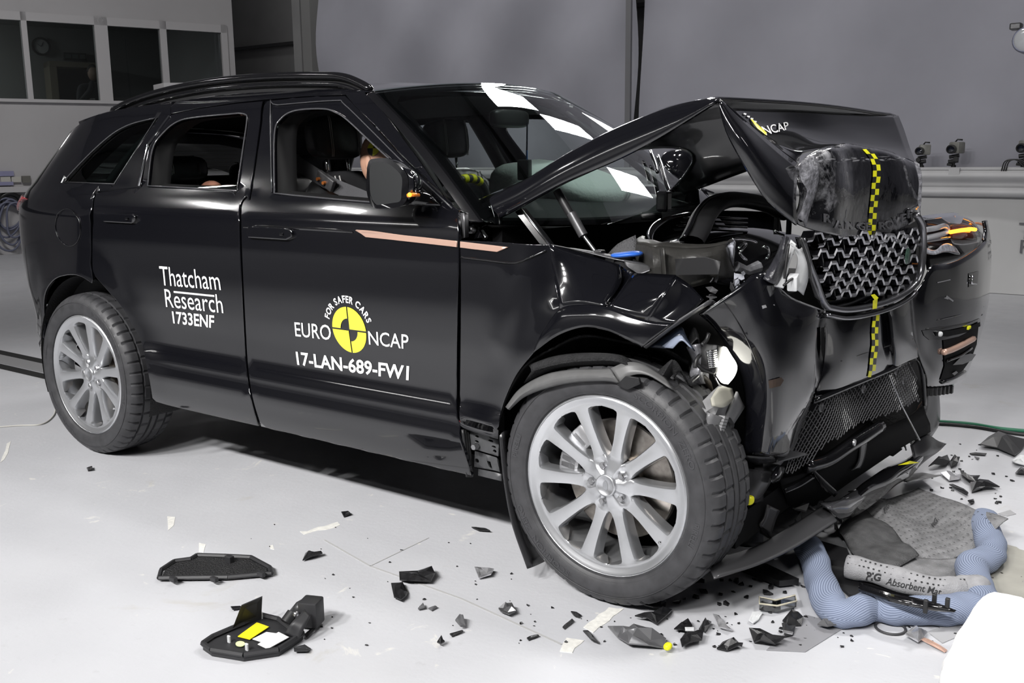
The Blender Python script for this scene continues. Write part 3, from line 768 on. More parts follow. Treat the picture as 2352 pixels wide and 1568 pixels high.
# roof side and front pillar (one stamping with the roof edge)
rs = SL([(393, 261), (450, 249), (540, 235), (604, 228), (700, 220), (794, 217), (862, 289), (939, 374), (1054, 482)])
rs += SL([(1072, 490)])+[(2.20, 1.245), (2.02, 1.38), (1.86, 1.49), (1.74, 1.572), (1.66, 1.627), (1.5, 1.644), (1.2, 1.654), (.9, 1.653), (.6, 1.645), (.42, 1.636)]
panel('roof_side', rs, [], PAINT, prm=True, bev=.002)
for nm in ('quarter_panel', 'rear_door', 'front_door', 'roof_side'): mirror_y(bpy.data.objects[nm], nm, CAR)
# roof skin
_ze = interp([-.55, -.3, 0, .42, .9, 1.2, 1.5, 1.68], [1.525, 1.57, 1.612, 1.636, 1.653, 1.654, 1.644, 1.622])
def roof(U):
    U = np.atleast_2d(U); x, v = U[:, 0], U[:, 1]; ze = _ze(x); q = side(np.stack([np.maximum(x, -.5), ze], 1)); ye = -q[:, 1]*np.where(x < 0, 1+.06*x, 1)
    bow = np.clip((x-1.35)/.33, 0, 1)**2
    xx = x+.10*bow*(1-v*v); z = ze+.052*(1-v*v)*(1-.35*np.clip(-x/.6, 0, 1))-.034*bow*(1-v*v)
    return np.stack([xx, ye*v, z], 1)
_up = lambda p: (0, 0, 1)
sheet('roof', [(-.30, -1), (1.675, -1), (1.675, 1), (-.30, 1), (-.40, .6), (-.43, 0), (-.40, -.6)], [], roof, .06, PAINT, CAR, .015, .003, _up, scale=(1, .65))
# windscreen
_wx = interp([0, .25, .5, .75, 1], [1.70, 1.88, 2.05, 2.21, 2.36]); _wz = interp([0, .25, .5, .75, 1], [1.634, 1.522, 1.406, 1.285, 1.165]); _wy = interp([0, .5, 1], [.655, .745, .835])
def screen(U):
    U = np.atleast_2d(U); t, v = U[:, 0], U[:, 1]
    return np.stack([_wx(t)+.085*(1-v*v)+.07*t*(1-v**4), _wy(t)*v, _wz(t)+.045*(1-v*v)*(1-t)-.03*t*(1-v*v)], 1)
_fw = lambda p: (1, 0, 1)
wsc = sheet('windscreen', [(0, -1.06), (1.02, -1.05), (1.02, 1.05), (0, 1.06)], [], screen, .06, WSGLASS, CAR, 0., 0., _fw, scale=(.8, .75))
FRIT = mat('glass_frit_band', (.006, .006, .007), .08, coat=1.)
fo = [(-.02, -1.12), (1.03, -1.09), (1.03, 1.09), (-.02, 1.12)]; fi = [(.055, -.93), (.10, -.985), (.95, -1.0), (.95, 1.0), (.10, .985), (.055, .93)]
sheet('frit_border', fo, [fi], lambda U: screen(U)-np.array([[.004, 0, .004]]), .05, FRIT, wsc, 0., 0., _fw, scale=(.8, .75))
# roof rails
for sg in (1, -1):
    pr = [(256, 256), (300, 234), (375, 209), (490, 187), (620, 176), (745, 174), (792, 178), (830, 193), (853, 207)]
    P = [at(x, y, y=-.655) for x, y in pr]; P = catmull([p*np.array((1, sg, 1)) for p in P], 6)
    mb = MB(); mb.tube(P, [.010]+[.021]*(len(P)-2)+[.012], 8, flat=.75)
    P2 = [np.array((p[0], p[1]*1.01, p[2]-.032)) for p in P[3:-2]]; mb.tube(P2, .010, 6)
    rl = mb.build('roof_rail', BLACKGLOSS, CAR, smooth=True)
    MB().grid([[p+np.array((0, 0, -.005)), p+np.array((0, -.01*sg*-1 if False else 0, -.06))] for p in P[2:-2]]).build('rail_web', BLACK, rl)
# glass
sheet('quarter_glass', SL(Q_GLASS), [], lambda U: side(U)*np.array([[1, .992, 1]]), .08, DARKGLASS, CAR, 0., 0., outside)
low_r = SL([(352, 432), (544, 421), (546, 445), (352, 440)])
sheet('door_glass', low_r, [], lambda U: side(U)*np.array([[1, .98, 1]]), .08, SIDEGLASS, RDOOR, 0., 0., outside)
# bright and black trims round the windows
def rim(name, loop, r_, m, parent, off=.004, closed=True):
    P = side(np.array(SL(loop)) if not isinstance(loop[0], np.ndarray) or len(loop[0]) == 2 else loop); P[:, 1] -= off
    return MB().tube(list(P), r_, 6, closed=closed).build(name, m, parent, smooth=True)
TRIM = mat('window_trim', (.05, .05, .055), .22, coat=.4)
rim('window_trim', FD_WIN, .0035, TRIM, FDOOR); rim('window_trim', RD_WIN, .0035, TRIM, RDOOR); rim('window_trim', Q_GLASS, .003, TRIM, QUARTER)
rim('bright_strip', [(391, 266), (341, 333), (321, 427)], .006, CHROME, RDOOR, closed=False)
rim('door_seal', path([(626, 441), (623, 245), (640, 241), (770, 231), (793, 240), (860, 305), (930, 375), (1040, 478)]), .0025, TRIM, FDOOR, closed=False)
# inner door frames (rubber channel behind each opening)
SEALM = mat('window_rubber', (.004, .004, .0045), .6)
def inner_frame(loop, parent):
    L_ = np.array(SL(loop)); c = L_.mean(0); G = []
    for k in list(range(len(L_)))+[0]:
        p = side(L_[k:k+1])[0]; q = side((L_[k]-c)[None]*.965+c)[0]
        G.append([p+[0, .012, 0], p+[0, .06, 0]*np.ones(3), q+[0, .075, 0], q+[0, .10, -.004]])
    return MB().grid(G).build('window_channel', SEALM, parent, smooth=True)
inner_frame(FD_WIN, FDOOR); inner_frame(RD_WIN, RDOOR); inner_frame(Q_GLASS, QUARTER)
# door handles
for (a, b), par in ((((572, 525), (676, 546)), FDOOR), (((239, 488), (318, 512)), RDOOR)):
    u0 = S(a[0], a[1]); u1 = S(b[0], b[1]); ym = (u0[1]+u1[1])/2; dz = .020
    poly = [(u0[0]+.012, ym-dz), (u1[0]-.03, ym-dz), (u1[0], ym-dz+.012), (u1[0], ym+dz-.006), (u1[0]-.02, ym+dz), (u0[0]+.012, ym+dz), (u0[0], ym)]
    hnd = sheet('door_handle', poly, [], lambda U: side(U)+np.array([[0, -.016, 0]]), .03, PAINT, par, .02, .005, outside)
    MB().box(side((u1[0]-.05, ym))[0]+[0, -.018, .0], (.018, .006, .010), bev=.002).build('lock_cover', BLACKGLOSS, hnd)
# lower-body crease strip, copper blade on door and wing
def strip_side(name, px, h_, m, parent, off=.006, n=30):
    U0 = [S(*p) for p in px]; P = []
    for a in catmull(U0, 8): P.append(a)
    T = []; B = []
    k = len(P)
    for i, a in enumerate(P):
        hh = h_*min(1., i/2.5 if i < 3 else 1., (k-1-i)/(k*.25) if i > k*.75 else 1.)+.0015
        T.append((a[0], a[1]+hh)); B.append((a[0], a[1]-hh))
    q = lambda L_, o_: side(np.array(L_))+np.array([[0, -o_, 0]])
    G = [list(r_) for r_ in zip(q(T, 0), q([(a[0], (a[1]+b[1])/2+h_*.6) for a, b in zip(T, B)], off), q([(a[0], (a[1]+b[1])/2-h_*.6) for a, b in zip(T, B)], off), q(B, 0))]
    return MB().grid(G).build(name, m, parent, smooth=True)
sheet('copper_blade', SL([(818, 529), (900, 537), (980, 545), (1051, 553), (1051, 567), (980, 559), (900, 550), (842, 544)]), [], lambda U: side(U)+np.array([[0, -.006, 0]]), .03, COPPER, FDOOR, .006, .0015, outside)
strip_side('black_blade', [(560, 521), (650, 523), (760, 529), (812, 533)], .006, BLACKGLOSS, FDOOR, .004)
# fuel flap outline, tail lamp, rear reflector
fc = S(157, 522); P = [side((fc[0]+.105*math.cos(a), fc[1]+.085*math.sin(a)))[0]+[0, -.002, 0] for a in np.linspace(0, 2*math.pi, 40, endpoint=False)]
MB().tube(P, .002, 5, closed=True).build('fuel_flap_joint', BLACKGLOSS, QUARTER, smooth=True)
tl = [(-.50, 1.205), (-.74, 1.215), (-.92, 1.20), (-1.1, 1.19), (-1.1, 1.12), (-.92, 1.115), (-.80, 1.13), (-.68, 1.175)]
for sg in (1, -1):
    o = sheet('tail_lamp', tl, [], lambda U: side(U)*np.array([[1.012, 1.012, 1]]), .05, REDLENS, CAR if sg > 0 else None, .02, .004, outside)
    if sg < 0: mirror_y(o, 'tail_lamp', CAR); bpy.data.objects.remove(o)
# underbody, inner arches, cabin shell
MB().box((1.35, 0, .33), (3.3, 1.66, .05)).build('floor_pan', DARK, CAR)
for cx in (0.02, 2.86):
    for sg in (-1, 1):
        if cx > 1 and sg < 0: continue
        mb = MB(); mb.lathe([(.455, -.30), (.455, .0)], (cx, sg*.93+(.30 if sg < 0 else 0), .40), 'y', 36, -.35, math.pi+.35)
        mb.lathe([(.455, -.30 if sg > 0 else 0), (.05, -.30 if sg > 0 else 0)], (cx, sg*.93+(.30 if sg < 0 else 0), .40), 'y', 36, -.35, math.pi+.35)
        mb.build('wheel_arch_liner', LINER, CAR, smooth=True)
# ------------------------------------------------------------------ wheels
def make_wheel(c, steer, sg, phase):
    """c: centre of the tyre; sg -1: right side of the car (outer face towards -y)"""
    c = np.array(c, float); Rz = rotm(z=steer)
    def tr(V): return [c+Rz@(np.array(v)*np.array((1, -sg, 1))) for v in V]         # local: outer face towards -y
    RO, RT, HW = .2875, .386, .130
    f_y = interp([0, .05, .085, .13, .20, .262, .276, .2875], [-.098, -.098, -.090, -.094, -.104, -.112, -.120, -.113])
    n_s = 10
    # alloy face: ten spokes, each a strip with rounded shoulders that widens into the hub and the rim
    hs = interp([.0, .086, .100, .112, .150, .200, .236, .244, .249, .2515, .30], [9., 1., .78, .62, .445, .385, .38, .43, .68, 1., 1.])    # share of the sector
    rows = [.030, .045, .060, .075, .086, .092, .097, .103, .112, .125, .145, .17, .195, .215, .232, .239, .244, .248, .251, .2535, .256, .262, .270, .278, .2845, .2875]
    cols = [-1, -.93, -.80, -.45, 0, .45, .80, .93, 1]; drop = [.020, .008, .001, 0, 0, 0, .001, .008, .020]
    V = []; F = []; nr, nc = len(rows), len(cols)
    for k in range(n_s):
        a0 = phase+2*math.pi*k/n_s; b0 = len(V)
        for r_ in rows:
            h_ = min(1., float(hs(r_))); open_ = h_ < .999; fade = min(1., (1-h_)/.25)
            for t, dp in zip(cols, drop):
                a = a0+t*h_*math.pi/n_s; y = float(f_y(r_))+dp*fade
                for q in range(5):
                    bq = 2*math.pi*q/5+math.pi/2+.31; d_ = math.hypot(r_*math.cos(a)-.060*math.cos(bq), r_*math.sin(a)-.060*math.sin(bq))
                    y += .010*min(1., max(0., (.021-d_)/.006))
                V.append((r_*math.cos(a), y, r_*math.sin(a)))
        for i in range(nr-1):
            for j in range(nc-1): F.append((b0+i*nc+j, b0+i*nc+j+1, b0+(i+1)*nc+j+1, b0+(i+1)*nc+j))
        # flanks of the spoke
        for j, sgn in ((0, 1), (nc-1, -1)):
            w0 = len(V)
            for i, r_ in enumerate(rows):
                v = V[b0+i*nc+j]; f_ = min(1., (1-min(1., float(hs(r_))))/.1); V.append((v[0], v[1]+.032*f_, v[2]))
            for i in range(nr-1):
                if min(hs(rows[i]), hs(rows[i+1])) < .999: F.append((b0+i*nc+j, b0+(i+1)*nc+j, w0+i+1, w0+i))
    mbw = MB(); mbw.add(tr(V), F)
    bmw = bmesh.new(); mew = bpy.data.meshes.new('tmp'); mew.from_pydata([tuple(map(float, v)) for v in mbw.V], [], mbw.F); bmw.from_mesh(mew); bpy.data.meshes.remove(mew)
    bmesh.ops.remove_doubles(bmw, verts=bmw.verts[:], dist=.0004); bmesh.ops.recalc_face_normals(bmw, faces=bmw.faces[:])
    od = Rz@np.array((0, sg, 0.)); big = max(bmw.faces, key=lambda f: abs(f.normal.dot(Vector(od)))*f.calc_area())
    if big.normal.dot(Vector(od)) < 0: bmesh.ops.reverse_faces(bmw, faces=bmw.faces[:])
    w = bobj('wheel', bmw, ALLOY, CAR, smooth=True, autosmooth=38)
    def part(nm, mb, m, **kw):
        mb.V = tr(mb.V); return mb.build(nm, m, w, **kw)
    part('rim_barrel', MB().lathe([(.2875, -.113), (.283, -.118), (.276, -.112), (.266, -.10), (.262, -.02), (.245, .03), (.245, .10), (.27, .13)], n=72), ALLOY, auto=40)
    part('hub_cap', MB().lathe([(0, -.1055), (.029, -.1055), (.030, -.1070), (.034, -.1065), (.0355, -.095)], n=40), ALLOY, smooth=True)
    part('cap_emblem', MB().add([(.009*math.cos(a), -.1060, .016*math.sin(a)) for a in np.linspace(0, 2*math.pi, 20, endpoint=False)], [tuple(range(20))]), mat('emblem_silver', (.42, .43, .45), .4, metal=.8))
    for q in range(5):
        b = 2*math.pi*q/5+math.pi/2+.31
        mb = MB(); mb.lathe([(0, -.098), (.0085, -.098), (.0115, -.095), (.0115, -.07)], (.060*math.cos(b), 0, .060*math.sin(b)), 'y', 6)
        mb.lathe([(.0135, -.078), (.016, -.078), (.016, -.07)], (.060*math.cos(b), 0, .060*math.sin(b)), 'y', 16)
        part('wheel_bolt', mb, STEEL, auto=30)
    part('valve', MB().tube([(.243*math.cos(-.62), -.085, .243*math.sin(-.62)), (.236*math.cos(-.62), -.112, .236*math.sin(-.62))], .0045, 8), CHROME, smooth=True)
    dsc = MB().lathe([(.05, -.045), (.09, -.045), (.09, -.02), (.188, -.02), (.192, -.016), (.192, .006), (.09, .006)], n=56)
    part('brake_disc', dsc, DISC, auto=30)
    part('disc_hub', MB().lathe([(0, -.055), (.085, -.055), (.088, -.03), (.088, .02)], n=30), GREYMET, auto=30)
    cal = MB(); a0 = math.pi*.86
    for a in np.linspace(a0-.36, a0+.36, 7): cal.box((.168*math.cos(a), -.018, .168*math.sin(a)), (.075, .085, .062), rotm(y=-a), .012)
    part('caliper', cal, mat('caliper_alloy', (.36, .36, .37), .4, metal=.7), auto=35)
    part('hub_back', MB().lathe([(0, .12), (.24, .12), (.245, .06)], n=30), DARK)
    # tyre
    sh = [(.287, -.112), (.2905, -.121), (.300, -.128), (.318, -.1335), (.336, -.1345), (.352, -.130), (.366, -.120), (.375, -.110)]
    tread = [(.3805, -.100), (.3825, -.086), (.3840, -.072), (.3765, -.070), (.3765, -.062), (.3850, -.060), (.386, -.024), (.378, -.022), (.378, -.012), (.386, -.010)]
    prof = sh+tread; prof = prof+[(r_, -y_) for r_, y_ in prof[::-1]]
    n = 288; V = []; F = []; k = len(prof)
    for i in range(n):
        a = 2*math.pi*i/n; ca, sa = math.cos(a), math.sin(a); g = i % 6 == 0
        g2 = (i+2) % 8 == 0
        for j, (r_, y_) in enumerate(prof):
            rr = r_
            if g and abs(y_) > .071 and r_ > .360: rr = r_-.0075 if r_ > .37 else r_-.004
            if g2 and .011 < abs(y_) < .061 and r_ > .381: rr = r_-.005
            rel = .0007*math.sin(a*3) if .30 < r_ < .35 else 0
            V.append((rr*ca, y_+rel*0, rr*sa))
    for i in range(n):
        j = (i+1) % n
        for q in range(k-1): F.append((i*k+q, i*k+q+1, j*k+q+1, j*k+q))
    mb = MB(); mb.add(V, F); ty = part('tyre', mb, RUBBER, auto=24)
    # raised sidewall rings and lettering
    mb = MB()
    for r0 in (.298, .345): mb.lathe([(r0, -.1262 if r0 < .32 else -.1335), (r0+.0015, -.1285 if r0 < .32 else -.1350), (r0+.003, -.1272 if r0 < .32 else -.1330)], n=96)
    part('sidewall_rings', mb, RUBBER, smooth=True)
    TL = mat('tyre_lettering', (.050, .050, .054), .42)
    def letter(s, amid, r0, hgt, wide, flip=1):
        Vt, Ft = text_mesh(s, .008); wd = Vt[:, 0].max(); out = []
        for v in Vt:
            r_ = r0+v[1]*hgt; a = amid+flip*(-(v[0]-wd/2)*wide/r0); yy = -.1357 if r_ > .312 else -.1335
            out.append((r_*math.cos(a), yy, r_*math.sin(a)))
        mb = MB(); mb.add(out, Ft); part('sidewall_lettering', mb, TL)
    letter('PIRELLI', -.25, .318, .026, .026); letter('PIRELLI', -.25+math.pi, .318, .026, .026)
    letter('SCORPION  ZERO', -2.35, .320, .026, .034); letter('SCORPION  ZERO', -2.35+math.pi, .320, .026, .034)
    return w
make_wheel((0, -.835, .386), 0, -1, .16)
make_wheel((2.838, -.833, .388), -.01, -1, .05)
make_wheel((0, .835, .386), 0, 1, .3)
make_wheel((2.838, .835, .386), 0, 1, .1)
# ------------------------------------------------------------------ shape helpers for soft and torn parts
def pillow(c, d, rot=None, p=3.2, nu=22, nv=14, fn=None):
    """rounded cushion: superellipsoid of size d"""
    V = []; F = []; c = np.array(c, float); Rm = np.array(rot) if rot is not None else np.eye(3)
    def sp(a, e): return math.copysign(abs(a)**e, a)
    e = 2/p
    for i in range(nv+1):
        th = -math.pi/2+math.pi*i/nv
        for j in range(nu):
            ph = 2*math.pi*j/nu
            q = np.array((sp(math.cos(th), e)*sp(math.cos(ph), e)*d[0]/2, sp(math.cos(th), e)*sp(math.sin(ph), e)*d[1]/2, sp(math.sin(th), e)*d[2]/2))
            if fn: q = fn(q)
            V.append(c+Rm@q)
    for i in range(nv):
        for j in range(nu): F.append((i*nu+j, i*nu+(j+1) % nu, (i+1)*nu+(j+1) % nu, (i+1)*nu+j))
    return MB().add(V, F)
def spl(run, n, corners=()):
    cs = [0]+sorted(c for c in corners if 0 < c < len(run)-1)+[len(run)-1]; out = []
    for a, b in zip(cs, cs[1:]):
        seg = catmull(run[a:b+1], n)
        if b-a == 1: seg = [np.array(run[a])+(np.array(run[b])-np.array(run[a]))*k/n for k in range(n+1)]
        out += seg if not out else seg[1:]
    return out
def patch(name, rows, m, parent=None, nu=5, nv=5, th=.004, cr=(), cc=(), auto=32, rough=0., seed=1, label=None):
    """bent sheet through a grid of 3-D points; cr / cc: rows / columns with a sharp fold"""
    rows = [[np.array(p, float) for p in r_] for r_ in rows]
    A = [spl(r_, nv, cc) for r_ in rows]; k = len(A[0])
    B = [spl([r_[j] for r_ in A], nu, cr) for j in range(k)]
    G = [[B[j][i] for j in range(k)] for i in range(len(B[0]))]
    if rough:
        rnd = random.Random(seed); W = [(np.array([rnd.uniform(-1, 1) for _ in range(3)])*rnd.uniform(15, 45), rnd.uniform(0, 6), np.array([rnd.uniform(-1, 1) for _ in range(3)])) for _ in range(7)]
        G = [[p+sum(rough/7*2*d_*math.sin(w@p+ph) for w, ph, d_ in W) for p in r_] for r_ in G]
    o = MB().grid(G).build(name, m, parent, auto=auto)
    if th:
        s_ = o.modifiers.new('thickness', 'SOLIDIFY'); s_.thickness = th; s_.offset = 0
    return o
def Y(px, py, y): return at(px, py, y=y)
def X(px, py, x): return at(px, py, x=x)
def Z(px, py, z): return at(px, py, z=z)
def FP(px, py, off=0.):
    """crushed nose plane: leaning across the car as the wall left it"""
    return onplane(px, py, (3.34+off, 0, 0), (1, -.18, 0))

# ------------------------------------------------------------------ cabin
MB().box((1.0, 0, .46), (2.6, 1.5, .04)).build('cabin_floor', CABIN, CAR)
G = []
for x in np.linspace(-.45, 1.66, 14):
    G.append([np.array((x, v*float(.70-.05*abs(x-.8)), _ze(x)+.052*(1-v*v)-.045-.02*abs(v)**6)) for v in np.linspace(-1, 1, 13)])
MB().grid(G).build('headlining', mat('headlining_cloth', (.05, .05, .05), .9), CAR, smooth=True)
# door cards up to the belt, on both sides, and pillar trims
for sg in (-1, 1):
    G = []
    for x in np.linspace(-.3, 2.2, 12): G.append([np.array((x, sg*.80, .5)), np.array((x, sg*.83, 1.0)), np.array((x, sg*.845, 1.18)), np.array((x, sg*.87, 1.205))])
    MB().grid(G).build('door_card', CABIN, CAR, smooth=True)
    for (x0, z0, x1, z1, w) in ((1.22, 1.2, 1.10, 1.60, .14), (2.20, 1.2, 1.70, 1.60, .07)):
        P = [np.array((x0-(.07 if x0 > 2 else 0), sg*.82, z0)), np.array(((x0+x1)/2-(.05 if x0 > 2 else 0), sg*.725, (z0+z1)/2)), np.array((x1-(.03 if x0 > 2 else 0), sg*.63, z1-.02))]
        MB().tube(catmull(P, 4), w*.5, 8, flat=.4).build('pillar_trim', CABIN, CAR, smooth=True)
    P = [np.array((-.03, sg*.76, 1.22)), np.array((.12, sg*.69, 1.40)), np.array((.30, sg*.61, 1.56))]
    MB().tube(catmull(P, 4), .055, 8, flat=.5).build('pillar_trim', CABIN, CAR, smooth=True)
MB().box((-.42, 0, 1.17), (.75, 1.45, .02)).build('parcel_shelf', CABIN, CAR)
MB().box((2.33, 0, .80), (.04, 1.6, .70)).build('bulkhead', DARK, CAR)
# dashboard
G = []
for v in np.linspace(-1, 1, 15):
    y = v*.78; G.append([np.array((1.86+.05*v*v*0, y, .80)), np.array((1.80, y, 1.0)), np.array((1.80, y, 1.12)), np.array((1.84, y, 1.185)), np.array((1.93, y, 1.205+.018*math.exp(-((y+.38)/.2)**2))), np.array((2.12, y, 1.19)), np.array((2.44-.10*v*v, y, 1.135))])
G = [catmull(r_, 3) for r_ in G]
MB().grid(G).build('dashboard', mat('dash_vinyl', (.018, .019, .02), .55, bump=(500, .08)), CAR, smooth=True)
MB().box((1.60, 0, .85), (.75, .24, .30), bev=.03).build('centre_console', CABIN, CAR, auto=40)
# steering wheel with yellow and black tape on its rim
sc_ = np.array((1.80, -.38, 1.13)); ax = np.array((math.cos(R(24)), 0, -math.sin(R(24)))); e1 = np.array((0, 1., 0)); e2 = np.cross(ax, e1); e2 = e2 if e2[2] > 0 else -e2
ring = [sc_+.185*(math.cos(a)*e1+math.sin(a)*e2) for a in np.linspace(0, 2*math.pi, 48, endpoint=False)]
sw = MB().tube(ring, .016, 10, closed=True).build('steering_wheel', LEATHER, CAR, smooth=True)
for k in range(4):
    a0 = math.pi/2-.45+k*.26; MB().tube([sc_+.185*(math.cos(a)*e1+math.sin(a)*e2) for a in np.linspace(a0, a0+.13, 5)], .018, 10).build('tape_block', YELLOW, sw, smooth=True)
pillow(sc_-ax*.02, (.09, .20, .16), rotm(y=R(24))).build('hub_pad', CABIN, sw, smooth=True)
# front seats
def stitch(P, parent, r_=.003): MB().tube(P, r_, 5).build('stitching', STITCH, parent, smooth=True)
def front_seat(cx, cy, lean=.16):
    Rb = rotm(y=-lean)
    def wings(q):
        q = q.copy(); t = abs(q[1])/.26; q[0] += .045*t**3 if q[0] > 0 else 0; q[1] *= 1-.18*max(0, q[2]/.31); return q
    st = pillow((cx+.02, cy, 1.02), (.17, .52, .62), Rb, 3.4, fn=wings).build('seat_backrest', LEATHER, CAR, smooth=True)
    pillow((cx+.36, cy, .70), (.56, .52, .18), rotm(y=-.10), 4).build('seat_cushion', LEATHER, st, smooth=True)
    for s_ in (-1, 1):
        for o_ in (.11, .14):
            stitch([np.array((cx+.02, cy, 1.02))+Rb@np.array((.088 if abs(z) < .25 else .075, s_*o_*(1-.18*max(0, z/.31)), z)) for z in np.linspace(-.26, .28, 10)], st)
    hz = 1.468; hx = cx-.05
    hr = pillow((hx, cy, hz), (.11, .285, .185), rotm(y=-.1), 3.6, fn=lambda q: np.array((q[0]-.10*(q[1]/.14)**2*.2, q[1], q[2]))).build('headrest', LEATHER, CAR, smooth=True)
    for s_ in (-1, 1):
        MB().tube([(hx-.01, cy+s_*.062, hz-.05), (hx+.005, cy+s_*.062, 1.27)], .0075, 10).build('headrest_post', CHROME, hr, smooth=True)
        MB().lathe([(0, .012), (.016, .010), (.02, 0)], (hx+.003, cy+s_*.062, 1.315), 'z', 14).build('post_collar', BLACK, hr, smooth=True)
        for o_ in (.075, .083):
            stitch([np.array((hx, cy, hz))+rotm(y=-.1)@np.array((.0565-.02*(o_*s_/.14)**2 if abs(z) < .07 else .045, s_*o_, z)) for z in np.linspace(-.085, .085, 8)], hr, .0018)
front_seat(1.20, -.375); front_seat(1.20, .375)
# rear bench
rb_ = pillow((.0, 0, 1.0), (.18, 1.30, .60), rotm(y=-.30), 5).build('rear_backrest', LEATHER, CAR, smooth=True)
pillow((.36, 0, .70), (.56, 1.30, .18), None, 5).build('rear_cushion', LEATHER, CAR, smooth=True)
for y0 in (-.60, -.52, -.26, -.18, .18, .26, .52, .60):
    stitch([np.array((.0, y0, 1.0))+rotm(y=-.30)@np.array((.093 if abs(z) < .22 else .07, 0, z)) for z in np.linspace(-.28, .29, 8)], rb_, .002)
for y0 in (-.42, .42, 0):
    h = pillow((.10-.01, y0, 1.335 if y0 else 1.30), (.10, .30 if y0 else .22, .125), rotm(y=-.12), 3.4).build('headrest', LEATHER, CAR, smooth=True)
    for o_ in (-.08, -.072, .072, .08):
        stitch([np.array((.09, y0, 1.335 if y0 else 1.30))+rotm(y=-.12)@np.array((.052*math.cos(a), o_, .064*math.sin(a))) for a in np.linspace(-1.3, 1.6, 10)], h, .0018)
# belt across the driver's side with a load-cell clip
P = [Y(668, 366, -.62), Y(700, 388, -.60), Y(760, 424, -.56), Y(850, 462, -.50), Y(930, 500, -.45)]
G = []
for p in catmull(P, 5): G.append([p+[0, .02, .028], p+[0, -.012, -.024]])
belt = MB().grid(G).build('seat_belt', mat('belt_webbing', (.045, .045, .05), .6, bump=(700, .3)), CAR, smooth=True)
c = Y(748, 415, -.575); MB().box(c, (.10, .02, .05), rotm(y=.5), .004).build('belt_clip', GREYMET, belt)
for q in ((733, 411), (746, 420)): MB().lathe([(0, -.012), (.007, -.012), (.008, 0)], Y(*q, -.585), 'y', 12).build('clip_screw', mat('orange_screw', (.7, .22, .05), .35, metal=.5), belt)
# curtain airbag edge / deployed passenger airbag behind the screen
pillow((1.72, .40, 1.245), (.40, .56, .22), rotm(y=.15), 2.6, fn=lambda q: q*(1+.05*math.sin(q[1]*22)+.04*math.sin(q[0]*30))).build('airbag', AIRBAG, CAR, smooth=True)
pillow((1.98, .30, 1.245), (.36, .50, .15), rotm(y=.35), 2.6, fn=lambda q: q*(1+.05*math.sin(q[1]*25+1))).build('airbag', AIRBAG, CAR, smooth=True)
# data transmitter with aerial on the dashboard
c = Y(1205, 390, .0)
tb = MB().box(c, (.05, .055, .085), rotm(z=.3), .006).build('data_box', mat('box_black', (.02, .02, .02), .4), CAR, auto=40)
MB().tube([Y(1210, 360, 0), Y(1211, 282, 0)], .0035, 6).build('aerial', mat('aerial_dark', (.05, .06, .09), .4), tb)
MB().tube([Y(1210, 368, 0), Y(1210, 345, 0)], .004, 6).build('aerial_sleeve', mat('aerial_blue', (.05, .16, .45), .4), tb)
# rear-view mirror pod
c = screen((.16, 0.))[0]+np.array((-.10, -.02, -.06)); pillow(c, (.05, .25, .075), None, 4).build('inner_mirror', BLACK, CAR, smooth=True)
